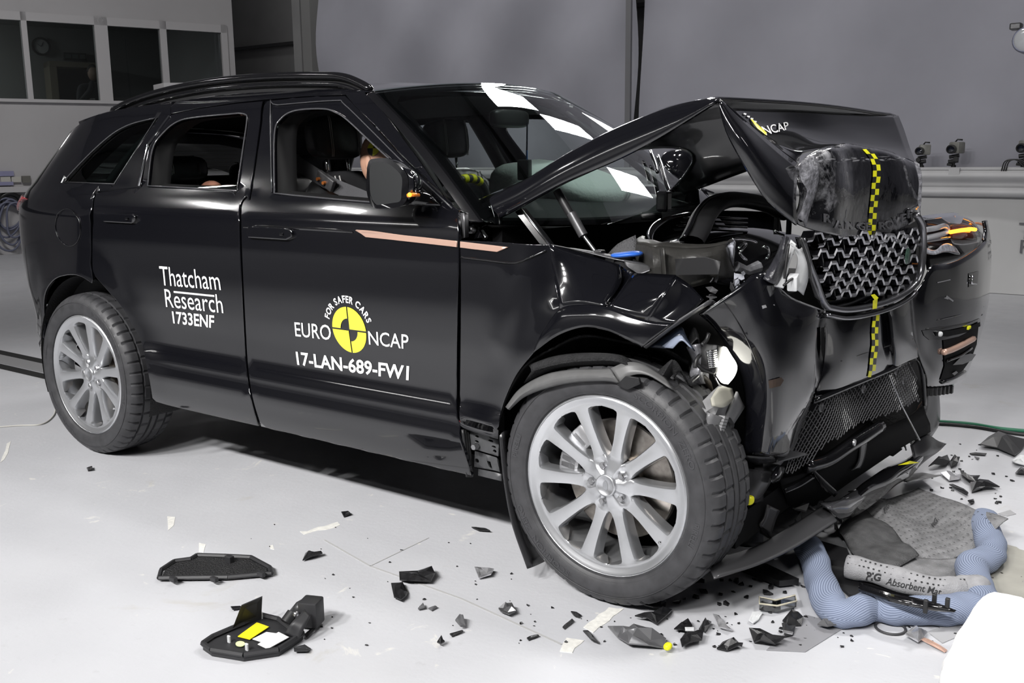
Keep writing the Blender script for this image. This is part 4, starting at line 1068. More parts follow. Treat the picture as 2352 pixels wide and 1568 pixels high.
# ---- dummies (things of their own)
def dummy(x, y, zh, label, headcol, top, lean=.1, sc=1., marks=True, legs=True):
    e_ = empty('crash_test_dummy', (x-.1, y, .80)); tag(e_, label, 'dummy', None)
    s = sc
    V = [(x-.18, y, .86), (x-.15, y, 1.02), (x-.12, y, zh-.26*s), (x-.09, y, zh-.16*s), (x-.11, y-.17*s, zh-.27*s), (x+.05, y-.22*s, zh-.50*s), (x+.27*s, y-.15*s, zh-.52*s), (x-.11, y+.17*s, zh-.27*s), (x+.05, y+.22*s, zh-.50*s), (x+.27*s, y+.15*s, zh-.52*s)]
    E_ = [(0, 1), (1, 2), (2, 3), (2, 4), (4, 5), (5, 6), (2, 7), (7, 8), (8, 9)]; rd = [.13*s, .135*s, .10*s, .05*s, .06*s, .045*s, .035*s, .06*s, .045*s, .035*s]
    if legs:
        V += [(x+.22*s, y-.12*s, .86), (x+.55*s, y-.13*s, .80), (x+.22*s, y+.12*s, .86), (x+.55*s, y+.13*s, .80)]; E_ += [(0, 10), (10, 11), (0, 12), (12, 13)]; rd += [.08*s, .06*s, .08*s, .06*s]
    skinned('body', V, E_, rd, top, e_)
    def hf(q):
        q = q.copy()
        if q[0] > 0 and q[2] < 0: q[0] *= 1+.12*(-q[2]/(.12*s)); q[1] *= 1-.25*(-q[2]/(.12*s))
        if q[0] > .085*s and abs(q[1]) < .02*s and -.04*s < q[2] < .0: q[0] += .018*s
        return q
    hd_ = pillow((x, y, zh), (.205*s, .16*s, .235*s), None, 2.15, 26, 18, hf).build('head', headcol, e_, smooth=True)
    for sy in (-1, 1):
        pillow((x-.005, y+sy*.08*s, zh-.015), (.035*s, .02*s, .06*s), None, 2.2, 10, 8).build('ear', headcol, hd_, smooth=True)
    pillow((x+.112*s, y, zh-.025*s), (.045*s, .032*s, .055*s), rotm(y=-.3), 2.2, 12, 8).build('nose', headcol, hd_, smooth=True)
    for sy in (-1, 1): pillow((x+.095*s, y+sy*.033*s, zh+.008*s), (.02*s, .034*s, .014*s), None, 2.2, 12, 8).build('eye', CABIN, hd_, smooth=True)
    MB().tube([(x+.108*s, y-.026*s, zh-.072*s), (x+.116*s, y, zh-.074*s), (x+.108*s, y+.026*s, zh-.072*s)], .004*s, 6).build('mouth', mat('dummy_lips', (.36, .17, .12), .5), hd_, smooth=True)
    if marks:                        # quartered target on the side of the head
        mc = np.array((x+.02*s, y-.0815*s, zh+.045*s))
        for k in range(4):
            a = [k*math.pi/2+q*math.pi/16 for q in range(9)]
            pts = [mc]+[mc+.030*s*np.array((math.cos(t), .25*math.sin(t) if False else 0., math.sin(t))) for t in a]
            pts = [np.array((p[0], y-.08*s*math.sqrt(max(.05, 1-((p[0]-x)/(.105*s))**2-((p[2]-zh)/(.12*s))**2))-.0035, p[2])) for p in pts]
            MB().add(pts, [(0, i, i+1) for i in range(1, 9)]).build('target_quadrant', YELLOW if k % 2 else YBLACK, hd_)
    return e_
dummy(1.415, -.375, 1.375, 'crash test dummy with tan head and target marker in the driver seat', SKIN, mat('dummy_jacket', (.05, .05, .055), .7))
dummy(.46, -.52, 1.20, 'small crash test dummy in a red top on the rear seat', mat('dummy_skin_dark', (.34, .16, .11), .5), mat('red_top', (.22, .04, .03), .8), sc=.72, marks=False)
# ------------------------------------------------------------------ right front wing, crumpled towards its nose
def wing(U):
    U = np.atleast_2d(U); P = side(U); s, z = U[:, 0], U[:, 1]
    def seg(a, b, w):
        a = np.array(a); b = np.array(b); d_ = b-a; t = np.clip(((U-a)@d_)/(d_@d_), 0, 1); return np.exp(-(np.linalg.norm(U-(a+t[:, None]*d_), axis=1)/w)**2)
    y = P[:, 1]+.030*seg((2.64, 1.12), (2.66, .96), .05)*np.clip((z-.90)/.1, 0, 1)      # pulled in towards the fold
    y = y-.007*seg((2.54, 1.02), (2.46, .80), .05)
    return np.stack([P[:, 0], y, z], 1)
def WS(px, py):
    q = at(px, py, y=-.94); return inv(wing, (px, py), (q[0], q[2]))
def W3(px, py): return wing(np.array([WS(px, py)]))[0]
WING_PX = path([(1057, 552), (1058, 700), (1055, 960)], [(1055, 960), (1064, 983), (1143, 1008)], [(1143, 1008), (1147, 960), (1160, 915), (1186, 860), (1224, 811)],
               [(1224, 811), (1250, 757), (1288, 709)], [(1288, 709), (1274, 640), (1262, 562)], [(1262, 562), (1150, 556)])
WING = sheet('front_wing', [WS(*p) for p in WING_PX], [], wing, .022, PAINT, CAR, .004, .002, outside)
mirror_y(WING, 'front_wing', CAR)
# folded front of the wing: flat facets that meet in sharp creases
cre = [W3(1250, 757), W3(1288, 709), Y(1345, 700, -.962), Y(1400, 706, -.962), Y(1450, 724, -.958), Y(1500, 738, -.950), Y(1546, 742, -.935)]
arc = [W3(1224, 811), Y(1280, 771, -.985), Y(1340, 751, -.985), Y(1390, 758, -.982), Y(1425, 772, -.978), Y(1452, 785, -.972), Y(1475, 797, -.965)]
patch('wing_facet', [cre, [(a_+b_)/2+np.array((0, -.006, 0)) for a_, b_ in zip(cre, arc)], arc], PAINT, WING, 4, 6, .004)
L0 = [W3(1262, 562), W3(1274, 640), W3(1288, 709)]
L1 = [Y(1420, 607, -.835), Y(1424, 648, -.86), Y(1386, 703, -.962)]
patch('wing_facet', [L0, [Y(1330, 580, -.865), Y(1335, 640, -.915), Y(1338, 701, -.962)], L1], PAINT, WING, 6, 5, .004)
L2 = [Y(1458, 628, -.85), Y(1432, 662, -.90), Y(1402, 706, -.962)]
patch('wing_facet', [L1, [Y(1436, 618, -.80), Y(1428, 656, -.835), Y(1394, 705, -.950)], L2], PAINT, WING, 4, 5, .004)
L3 = [Y(1551, 632, -.885), Y(1524, 676, -.935), Y(1488, 736, -.955)]
patch('wing_facet', [L2, [Y(1500, 629, -.862), Y(1474, 668, -.910), Y(1444, 722, -.958)], L3], PAINT, WING, 6, 5, .004)
L4 = [Y(1616, 688, -.865), Y(1590, 712, -.895), Y(1546, 742, -.935)]
patch('wing_facet', [L3, [Y(1585, 655, -.862), Y(1556, 696, -.905), Y(1516, 740, -.945)], L4], PAINT, WING, 6, 5, .004)
MB().tube(L3[:1]+[(L3[0]+L3[1])/2+np.array((0, -.004, 0))]+L3[1:], .003, 6).build('wing_ridge', PAINT, WING, smooth=True)
sheet('copper_blade', [WS(*p) for p in [(1059, 554), (1110, 560), (1169, 567), (1143, 578), (1100, 573), (1059, 568)]], [], lambda U: wing(U)+np.array([[0, -.006, 0]]), .03, COPPER, WING, .006, .0015, outside)
P = [wing(np.array([WS(x, y)]))[0]+[0, -.003, 0] for x, y in ((1060, 590), (1120, 597), (1180, 603), (1215, 592), (1255, 575))]
MB().tube(catmull(P, 5), .003, 5).build('wing_crease', BLACKGLOSS, WING, smooth=True)
# emblem plate at the wing foot
u0 = WS(1058, 969); u1 = WS(1091, 980)
V, F_ = text_mesh('DYNAMIC', .02); wd = V[:, 0].max(); sl = (u1[1]-u0[1])/(u1[0]-u0[0])
PT = [wing(np.array([(u0[0]+.022+v[0]/wd*.055, u0[1]+sl*(.022+v[0]/wd*.055)-.003+v[1]*.013)]))[0]+[0, -.003, 0] for v in V]
obj('badge_letters', PT, F_, WHITEVINYL, WING)
V, F_ = text_mesh('R', .03)
obj('badge_letters', [wing(np.array([(u0[0]+.004+v[0]*.016, u0[1]-.004+v[1]*.018)]))[0]+[0, -.003, 0] for v in V], F_, mat('red_badge', (.6, .05, .06), .4), WING)
# exposed sill end behind the wing foot: bracket plates with slots
def plate(name, px, y, m, parent, th=.006, holes=()):
    P = [Y(a, b, y) for a, b in px]
    def fn(U): U = np.atleast_2d(U); return np.stack([U[:, 0], np.full(len(U), y), U[:, 1]], 1)
    return sheet(name, [(p[0], p[2]) for p in P], [[(q[0], q[2]) for q in (Y(a, b, y) for a, b in h)] for h in holes], fn, .05, m, parent, th, .001)
def slot(cx, cy, w, h): return [(cx+w*math.cos(a), cy+h*math.sin(a)+w*math.cos(a)*.25) for a in np.linspace(0, 2*math.pi, 12, endpoint=False)]
SILLM = mat('sill_grey_paint', (.060, .061, .064), .35, noise=(40, .12))
plate('sill_bracket', [(1077, 986), (1146, 1010), (1144, 1048), (1105, 1036), (1077, 1028)], -.90, SILLM, CAR, holes=[slot(1095, 1002, 4.5, 2.6), slot(1095, 1014, 4.5, 2.6), slot(1127, 1012, 6, 2.4), slot(1134, 1026, 5, 2.4), slot(1136, 1036, 4, 3.5)])
plate('sill_bracket', [(1090, 1034), (1140, 1050), (1148, 1084), (1135, 1080), (1089, 1072)], -.885, SILLM, CAR, holes=[[(1118, 1058), (1126, 1060), (1131, 1078), (1124, 1074)], slot(1095, 1058, 5, 5)])
plate('sill_end', [(1098, 1076), (1150, 1088), (1152, 1105), (1098, 1092)], -.875, SILLM, CAR)
MB().lathe([(0, -.02), (.010, -.02), (.012, 0)], Y(1095, 1024, -.905), 'y', 6).build('sill_bolt', STEEL, CAR)
mb = MB()
for k in range(3):
    P = [Y(1063+k*5, 986+k, -.93+.012*k), Y(1068+k*5, 1030, -.93+.012*k), Y(1074+k*5, 1094, -.915+.012*k)]; mb.tube(catmull(P, 4), .006, 6)
mb.build('sill_seal', BLACK, CAR, smooth=True)

# ------------------------------------------------------------------ wheel arch: torn liner, loose grey strip, mud flap
ya = -.90
patch('wheel_arch_liner', [[Y(1148, 960, -.93), Y(1165, 905, -.93), Y(1205, 840, -.93), Y(1270, 800, -.92), Y(1340, 770, -.90), Y(1430, 785, -.86), Y(1520, 800, -.82), Y(1580, 830, -.80)],
                           [Y(1160, 950, -.70), Y(1190, 880, -.70), Y(1240, 830, -.70), Y(1300, 800, -.68), Y(1370, 790, -.66), Y(1460, 800, -.64), Y(1530, 830, -.60), Y(1590, 870, -.60)],
                           [Y(1200, 1000, -.48), Y(1230, 930, -.45), Y(1270, 880, -.45), Y(1330, 860, -.45), Y(1400, 860, -.45), Y(1480, 880, -.45), Y(1550, 920, -.45), Y(1620, 980, -.45)]], LINER, CAR, 5, 5, .006)
patch('torn_liner', [[Y(1215, 838, -.94), Y(1275, 818, -.95), Y(1350, 812, -.95), Y(1430, 818, -.94), Y(1470, 850, -.92), Y(1500, 862, -.90), Y(1535, 835, -.90), Y(1548, 868, -.88)],
                     [Y(1222, 852, -.95), Y(1280, 836, -.97), Y(1350, 828, -.97), Y(1425, 830, -.96), Y(1462, 866, -.94), Y(1510, 872, -.92), Y(1545, 826, -.91), Y(1562, 850, -.88)],
                     [Y(1205, 880, -.90), Y(1270, 850, -.90), Y(1350, 846, -.90), Y(1430, 850, -.90), Y(1462, 885, -.88), Y(1510, 890, -.86), Y(1555, 850, -.86), Y(1580, 880, -.84)]], LINER, CAR, 4, 6, .005, rough=.006)
GREYSTRIP = mat('grey_arch_plastic', (.115, .115, .115), .42, noise=(30, .1))
patch('arch_strip', [[Y(1162, 935, -.955), Y(1195, 893, -.96), Y(1250, 862, -.965), Y(1310, 850, -.965), Y(1375, 848, -.965), Y(1402, 846, -.96)],
                     [Y(1166, 938, -.975), Y(1200, 902, -.985), Y(1255, 876, -.99), Y(1315, 864, -.99), Y(1380, 862, -.99), Y(1412, 864, -.985)],
                     [Y(1170, 940, -.965), Y(1206, 910, -.975), Y(1262, 889, -.98), Y(1320, 877, -.98), Y(1390, 874, -.98), Y(1424, 880, -.975)]], GREYSTRIP, CAR, 4, 6, .005)
patch('arch_lip', [[Y(1402, 846, -.96), Y(1440, 832, -.95), Y(1480, 838, -.93), Y(1530, 868, -.91)], [Y(1424, 880, -.975), Y(1450, 862, -.965), Y(1490, 862, -.95), Y(1545, 895, -.93)]], GREYSTRIP, CAR, 3, 5, .004)
plate('arch_clip', [(1416, 884), (1436, 864), (1466, 868), (1470, 882), (1440, 895)], -.985, BLACK, CAR, .01)
# mud flap behind the front wheel
patch('mud_flap', [[Y(1147, 1000, -.955), Y(1152, 1060, -.955), Y(1163, 1140, -.955), Y(1178, 1210, -.955), Y(1211, 1306, -.955)],
                   [Y(1158, 990, -.93), Y(1166, 1060, -.925), Y(1178, 1140, -.92), Y(1194, 1210, -.92), Y(1228, 1300, -.925)],
                   [Y(1176, 985, -.80), Y(1186, 1060, -.80), Y(1197, 1140, -.80), Y(1212, 1210, -.80), Y(1250, 1290, -.80)]], SATIN, CAR, 4, 4, .005)

# ------------------------------------------------------------------ bonnet
HL = mat('bonnet_underside', (.008, .008, .010), .30, coat=.3)
def B3(x, y, z): return np.array((x, y, z), float)
up_px = [(1067, 476), (1140, 447), (1213, 412), (1290, 363), (1353, 328), (1412, 298), (1506, 259), (1570, 239), (1650, 226)]
lo_px = [(1098, 527), (1140, 505), (1187, 481), (1279, 430), (1350, 397), (1425, 364), (1499, 326), (1567, 285), (1651, 231)]
rowL = []; rowU = []
for (a, b), (c_, d_) in zip(up_px, lo_px):
    rowL.append(Y(c_, d_, -.80)); rowU.append(Y(a, b, -.735))
def cr_pt(t, v):
    """inner bonnet surface; t along the length, v from the right edge to the left edge"""
    xr = rowU[0][0]+(rowU[-1][0]-rowU[0][0])*t
    return xr
rows = [rowL, [l*.45+u_*.55+np.array((0, -.022, .0)) for l, u_ in zip(rowL, rowU)], rowU]
PK_L = B3(3.185, .70, 1.522)
nst = len(rowU)
for v in (.16, .34, .5, .66, .84, 1.0):
    r_ = []
    for i, u_ in enumerate(rowU):
        t = i/(nst-1); y = -.735+1.435*v
        end = rowU[-1]*(1-v)+PK_L*v
        end[2] += .012*math.sin(math.pi*v)
        bow = math.sin(math.pi*v)
        st_ = B3(2.235+.30*bow**.7, y, 1.245+.165*bow**.6)
        p = st_*(1-t)+end*t; p[2] += .045*math.sin(math.pi*t)*(.5+.5*bow); p[1] = y*(1-t)+end[1]*t
        r_.append(p)
    rows.append(r_)
rows.append([p+np.array((0, .07, -.045)) for p in rows[-1]])
BON = patch('bonnet', rows, [PAINT, HL], CAR, 3, 4, .010, auto=50); BON.modifiers['thickness'].material_offset = 1
# front half beyond the fold: flank, top face, rolled nose
crs = rows[2:-1]; fold = [r_[-1] for r_ in crs]                 # the fold line, right to left
pkR = rowL[-1]
def ridge(t): return [Y(1652, 229, -.78), Y(1690, 262, -.74), Y(1740, 305, -.68), Y(1795, 350, -.60), Y(1832, 378, -.53)]
RG = ridge(0)
flank_lo = [Y(1651, 235, -.79), Y(1668, 300, -.80), Y(1705, 372, -.79), Y(1760, 460, -.74), Y(1828, 517, -.62)]
flank_mid = [Y(1651, 232, -.788), Y(1680, 285, -.80), Y(1722, 340, -.79), Y(1775, 405, -.73), Y(1826, 448, -.62)]
patch('bonnet_flank', [RG, flank_mid, flank_lo], PAINT, BON, 5, 6, .008, auto=60)
top_edge = [Y(1652, 229, -.78), Y(1672, 247, -.70), Y(1700, 251, -.60), Y(1800, 252, -.25), Y(1890, 257, .05), Y(1980, 263, .38), Y(2062, 267, .70)]
mid_1 = [Y(1700, 270, -.73), Y(1712, 285, -.66), Y(1740, 300, -.56), Y(1820, 298, -.24), Y(1905, 292, .04), Y(1990, 298, .34), Y(2075, 300, .66)]
mid_2 = [Y(1780, 338, -.62), Y(1792, 340, -.56), Y(1812, 342, -.50), Y(1865, 336, -.24), Y(1930, 330, .02), Y(2010, 338, .28), Y(2088, 340, .58)]
val = [Y(1832, 378, -.53), Y(1836, 360, -.50), Y(1850, 350, -.45), Y(1890, 343, -.24), Y(1950, 341, .0), Y(2025, 352, .24), Y(2102, 376, .46)]
BTOP = patch('bonnet_top', [top_edge, mid_1, mid_2, val], PAINT, BON, 6, 5, .008, auto=60)
def scuffed_paint():
    m = bpy.data.materials.new('scratched_black_paint'); m.use_nodes = True; nt = m.node_tree; b = nt.nodes['Principled BSDF']; N = nt.nodes.new; L = nt.links.new
    tc = N('ShaderNodeTexCoord'); sp_ = N('ShaderNodeSeparateXYZ'); L(tc.outputs['Object'], sp_.inputs[0])
    n1 = N('ShaderNodeTexNoise'); n1.inputs['Scale'].default_value = 9; n1.inputs['Detail'].default_value = 8; n1.inputs['Roughness'].default_value = .7; L(tc.outputs['Object'], n1.inputs['Vector'])
    mp = N('ShaderNodeMapping'); mp.inputs['Scale'].default_value = (1, 6, 60); L(tc.outputs['Object'], mp.inputs[0])
    n2 = N('ShaderNodeTexNoise'); n2.inputs['Scale'].default_value = 3; n2.inputs['Detail'].default_value = 6; L(mp.outputs[0], n2.inputs['Vector'])
    def rng(o, a, b_, c=0., d=1.):
        r_ = N('ShaderNodeMapRange'); r_.inputs[1].default_value = a; r_.inputs[2].default_value = b_; r_.inputs[3].default_value = c; r_.inputs[4].default_value = d; L(o, r_.inputs[0]); return r_.outputs[0]
    def mul(a, b_, op='MULTIPLY'):
        q = N('ShaderNodeMath'); q.operation = op; L(a, q.inputs[0]); L(b_, q.inputs[1]); return q.outputs[0]
    left = rng(sp_.outputs['Y'], -.12, -.42)                      # scraped mostly at the wheel-side corner
    low = rng(sp_.outputs['Z'], 1.20, 1.13)
    msk = mul(mul(left, low, 'MAXIMUM'), rng(n1.outputs['Fac'], .50, .66))
    line = mul(rng(sp_.outputs['Z'], 1.352, 1.358), rng(sp_.outputs['Z'], 1.372, 1.364)); line = mul(line, rng(n2.outputs['Fac'], .5, .6))
    msk = mul(msk, line, 'MAXIMUM')
    mx = N('ShaderNodeMix'); mx.data_type = 'RGBA'; mx.inputs[6].default_value = (.0045, .0046, .0062, 1); mx.inputs[7].default_value = (.22, .22, .235, 1); L(msk, mx.inputs[0]); L(mx.outputs[2], b.inputs['Base Color'])
    L(rng(msk, 0, 1, .10, .5), b.inputs['Roughness']); L(rng(msk, 0, 1, 1., .1), b.inputs['Coat Weight']); b.inputs['Coat Roughness'].default_value = .04
    bp = N('ShaderNodeBump'); bp.inputs['Strength'].default_value = .35; bp.inputs['Distance'].default_value = .01; n3 = N('ShaderNodeTexNoise'); n3.inputs['Scale'].default_value = 13; n3.inputs['Detail'].default_value = 3; L(tc.outputs['Object'], n3.inputs['Vector']); L(n3.outputs['Fac'], bp.inputs['Height']); L(bp.outputs[0], b.inputs['Normal']); L(bp.outputs[0], b.inputs['Coat Normal'])
    return m
SCRATCHED = scuffed_paint()
dome = [
    [Y(1832, 378, -.53), Y(1862, 352, -.44), Y(1900, 338, -.32), Y(1950, 334, -.12), Y(1990, 341, .02), Y(2050, 352, .18), Y(2103, 378, .34)],
    [Y(1828, 402, -.555), Y(1862, 372, -.50), Y(1905, 352, -.39), Y(1955, 347, -.19), Y(2000, 352, -.03), Y(2056, 366, .13), Y(2108, 392, .31)],
    [Y(1840, 440, -.56), Y(1868, 420, -.50), Y(1910, 405, -.41), Y(1958, 398, -.21), Y(2010, 400, -.04), Y(2065, 410, .13), Y(2115, 425, .30)],
    [Y(1838, 470, -.555), Y(1872, 462, -.47), Y(1912, 458, -.40), Y(1958, 452, -.22), Y(2006, 452, -.05), Y(2064, 456, .12), Y(2112, 465, .28)],
    [Y(1828, 497, -.55), Y(1868, 505, -.48), Y(1912, 510, -.385), Y(1956, 513, -.20), Y(2002, 508, -.03), Y(2060, 496, .14), Y(2104, 480, .29)],
    [Y(1830, 513, -.53), Y(1866, 528, -.46), Y(1910, 540, -.37), Y(1956, 546, -.19), Y(2000, 547, -.02), Y(2055, 530, .15), Y(2098, 508, .29)]]
NOSE = patch('bonnet_nose', dome, SCRATCHED, BON, 6, 7, .008, auto=75, rough=.007, seed=4)
SCUFF = mat('scuffed_paint', (.16, .16, .175), .42, noise=(70, .6), bump=(120, .5))
def smear(px, off, parent, seed, m=SCUFF):
    """scraped patch raised just off the nose"""
    P = [FP(a, b, off) for a, b in ragged(px, 3)]
    c = sum(P)/len(P); return MB().add([c]+P, [(0, i+1, (i+1) % len(P)+1) for i in range(len(P))]).build('scrape', m, parent)
patch('torn_nose_edge', [[FP(1828, 385, .0), FP(1836, 420, .02), FP(1832, 455, .01), FP(1825, 500, .01)], [FP(1845, 375, .03), FP(1862, 410, .05), FP(1852, 450, .03), FP(1842, 505, .03)], [FP(1872, 352, .02), FP(1880, 400, .05), FP(1872, 455, .035), FP(1850, 518, .03)]], SCUFF, BON, 6, 6, .004, rough=.022, seed=8)
patch('torn_nose_edge', [[FP(2100, 380, .0), FP(2112, 420, .02), FP(2108, 465, .01)], [FP(2112, 385, .02), FP(2120, 425, .03), FP(2114, 500, .01)]], SCUFF, BON, 6, 6, .004, rough=.018, seed=12)
# bonnet hinge, gas strut, brace
def rod(name, p, q, r_, m, parent, n=12): return MB().tube([p, q], r_, n).build(name, m, parent, auto=40)
gs = rod('gas_strut', Y(1279, 438, -.74), Y(1338, 540, -.74), .014, BLACK, CAR); rod('strut_sleeve', Y(1312, 490, -.741), Y(1340, 541, -.741), .0155, GREYMET, gs); rod('strut_rod', Y(1338, 538, -.74), Y(1374, 586, -.74), .006, STEEL, gs)
MB().box(Y(1377, 586, -.74), (.03, .03, .035), bev=.005).build('strut_socket', BLACK, gs)
brc = MB(); G = []
for t in np.linspace(0, 1, 6):
    a = Y(1183+(1240-1183)*t, 486+(560-486)*t, -.78); b_ = Y(1196+(1262-1196)*t, 479+(563-479)*t, -.77); G.append([a+[0, .03, 0], a, b_, b_+[0, .03, 0]])
brc.grid(G).build('hinge_brace', BLACKGLOSS, CAR, auto=30)
MB().tube([Y(1196, 479, -.772), Y(1262, 563, -.772)], .004, 6).build('brace_edge', STEEL, CAR, smooth=True)
plate('bonnet_hinge', [(1066, 500), (1078, 488), (1100, 528), (1108, 545), (1088, 548), (1076, 530)], -.86, BLACKGLOSS, CAR, .01)
MB().lathe([(0, -.02), (.012, -.018), (.014, 0)], Y(1086, 527, -.865), 'y', 12).build('hinge_bolt', STEEL, CAR, smooth=True)
rod('hinge_arm', Y(1105, 532, -.83), Y(1116, 547, -.83), .010, STEEL, CAR)
plate('wing_post', [(1057, 489), (1066, 489), (1068, 545), (1058, 549)], -.93, GREYMET, CAR, .02)

# ------------------------------------------------------------------ engine bay
MB().box((2.72, 0, .60), (.72, 1.30, .60)).build('engine_block', DARK, CAR)
patch('cowl_panel', [[Y(1145, 507, -.60), Y(1185, 510, -.5), Y(1239, 512, -.40), Y(1255, 532, -.36), Y(1310, 520, -.2), Y(1400, 503, .1), Y(1475, 488, .3), Y(1560, 472, .52), Y(1650, 452, .74)],
                     [Y(1150, 560, -.60), Y(1190, 560, -.5), Y(1239, 565, -.40), Y(1258, 580, -.36), Y(1310, 590, -.2), Y(1400, 590, .1), Y(1475, 560, .3), Y(1560, 530, .52), Y(1650, 500, .74)],
                     [B3(2.75, -.62, .80), B3(2.8, -.5, .80), B3(2.82, -.4, .80), B3(2.84, -.36, .8), B3(2.85, -.2, .8), B3(2.85, .1, .8), B3(2.85, .3, .8), B3(2.8, .52, .8), B3(2.75, .74, .8)]], BLACKGLOSS, CAR, 4, 4, .006, cc=(2, 3))
# wing rail (inner lip) with crushed edge
patch('inner_wing_rail', [[Y(1262, 560, -.80), Y(1330, 575, -.79), Y(1400, 592, -.78), Y(1450, 604, -.77), Y(1490, 620, -.76)], [Y(1262, 564, -.74), Y(1335, 573, -.73), Y(1402, 586, -.72), Y(1455, 598, -.70), Y(1495, 612, -.70)], [Y(1270, 600, -.72), Y(1340, 610, -.71), Y(1410, 620, -.70), Y(1460, 630, -.68), Y(1500, 640, -.68)]], GREYMET, CAR, 3, 6, .003, rough=.008, seed=3)
patch('crushed_rail_end', [[Y(1432, 600, -.82), Y(1460, 606, -.82), Y(1491, 612, -.81)], [Y(1436, 612, -.83), Y(1464, 618, -.83), Y(1492, 616, -.82)], [Y(1455, 625, -.84), Y(1470, 632, -.84), Y(1495, 624, -.83)]], GREYMET, CAR, 5, 6, .003, rough=.018, seed=6)
MESHM = mat('air_intake_mesh', (.10, .10, .105), .5, bump=(260, .9))
patch('intake_mesh', [[Y(1395, 585, -.62), Y(1420, 560, -.62), Y(1460, 540, -.60)], [Y(1440, 590, -.64), Y(1450, 580, -.64), Y(1466, 590, -.63)]], MESHM, CAR, 3, 3, .004)
# brown-black reinforced carrier with rounded end
car_t = [Y(1462, 552, -.52), Y(1462, 560, -.60), Y(1480, 562, -.68), Y(1500, 568, -.72), Y(1525, 568, -.70), Y(1570, 572, -.66), Y(1620, 572, -.62), Y(1660, 564, -.58), Y(1668, 560, -.50)]
car_m = [Y(1463, 580, -.54), Y(1464, 590, -.62), Y(1482, 600, -.71), Y(1502, 606, -.75), Y(1527, 604, -.73), Y(1570, 600, -.69), Y(1622, 590, -.66), Y(1664, 582, -.60), Y(1672, 575, -.52)]
car_b = [Y(1470, 640, -.54), Y(1480, 640, -.62), Y(1492, 650, -.70), Y(1505, 655, -.74), Y(1530, 660, -.72), Y(1570, 662, -.68), Y(1622, 650, -.64), Y(1666, 640, -.58), Y(1690, 640, -.50)]
CARR = patch('front_carrier', [car_t, car_m, car_b], REINF, CAR, 4, 4, .012, cc=(3,))
patch('carrier_rim', [car_t, [p+np.array((0, .05, .008)) for p in car_t], [p+np.array((0, .06, -.03)) for p in car_t]], REINF, CARR, 3, 4, .01)
plate('carrier_recess', [(1550, 595), (1620, 590), (1655, 600), (1650, 630), (1552, 632)], -.735, BLACK, CARR, .004)
patch('carrier_rib', [[Y(1516, 570, -.745), Y(1522, 640, -.745)], [Y(1526, 570, -.755), Y(1531, 642, -.755)]], REINF, CARR, 3, 4, .004)
# engine cover with ribs
EC = patch('engine_cover', [[B3(2.55, -.42, .98), B3(2.55, -.1, 1.06), B3(2.55, .3, 1.07), B3(2.55, .6, .98)], [B3(2.8, -.45, .985), B3(2.8, -.1, 1.08), B3(2.8, .3, 1.09), B3(2.8, .6, 1.0)], [B3(3.05, -.42, .95), B3(3.05, -.1, 1.03), B3(3.05, .3, 1.05), B3(3.05, .55, .98)]], BLACKGLOSS, CAR, 5, 5, .006)
for k in range(4):
    a = Y(1548+k*8, 528-k*9, -.20); b_ = Y(1715, 532-k*10, .06); MB().tube([a, (a+b_)/2+[0, 0, .004], b_], .009, 6, flat=.5).build('cover_rib', BLACKGLOSS, EC, smooth=True)
patch('bay_ring', [[Y(1490, 552, -.5), Y(1486, 535, -.42), Y(1500, 512, -.32), Y(1530, 498, -.22), Y(1580, 488, -.1), Y(1620, 484, .0)], [Y(1500, 560, -.5), Y(1500, 540, -.40), Y(1515, 520, -.3), Y(1540, 505, -.2), Y(1585, 495, -.08), Y(1622, 492, .02)]], BLACKGLOSS, CAR, 3, 5, .006)
P = [Y(1588, 556, -.55), Y(1602, 530, -.50), Y(1618, 495, -.42), Y(1645, 468, -.34), Y(1690, 458, -.22), Y(1760, 470, -.05), Y(1800, 490, .05)]
DUCT = MB().tube(catmull(P, 5), .043, 14, flat=.62, cap=False).build('intake_duct', BLACK, CAR, smooth=True)
P2 = [p+np.array((-.005, -.04, .02)) for p in P]; MB().tube(catmull(P2, 5), .006, 6).build('duct_seam', BLACKGLOSS, DUCT, smooth=True)
MB().lathe([(0, .012), (.022, .010), (.024, -.015)], Y(1556, 562, -.58), 'z', 16).build('bay_cap', BLACK, CAR, auto=40)
# blue washer filler cap
nk = MB().lathe([(.032, -.04), (.030, .0), (.032, .01)], Y(1432, 596, -.74), 'z', 18).build('washer_neck', BLACK, CAR, smooth=True)
pillow(Y(1440, 593, -.74)+np.array((0, 0, .012)), (.10, .08, .018), rotm(z=.2, y=.02), 2.6, fn=lambda q: q+np.array((0, 0, .004*math.sin(q[0]*40)))).build('washer_cap', BLUEPL, nk, smooth=True)
# crumpled clear and white lamp housings beside the grille
def shards(name, n, box, m, parent, seed, size=(.02, .06), th=.003):
    """bent torn scraps, each a part of its own"""
    rnd = random.Random(seed)
    for _ in range(n):
        mb = MB()
        px = rnd.uniform(box[0], box[2]); py = rnd.uniform(box[1], box[3]); c = FP(px, py, rnd.uniform(box[4], box[5]))
        s_ = rnd.uniform(*size); Rm = rotm(rnd.uniform(0, 6), rnd.uniform(0, 6), rnd.uniform(0, 6)); k = rnd.randint(4, 6)
        pts = [c+Rm@np.array((s_*rnd.uniform(.5, 1)*math.cos(2*math.pi*i/k), s_*.5*rnd.uniform(.5, 1)*math.sin(2*math.pi*i/k), s_*.25*rnd.uniform(-1, 1))) for i in range(k)]
        mb.prism(pts, (0, 0, 0), Rm@np.array((0, 0, th))); mb.build(name, m, parent)
LAMPCLR = mat('smoked_clear_plastic', (.34, .35, .39), .12, coat=1., noise=(50, .4))
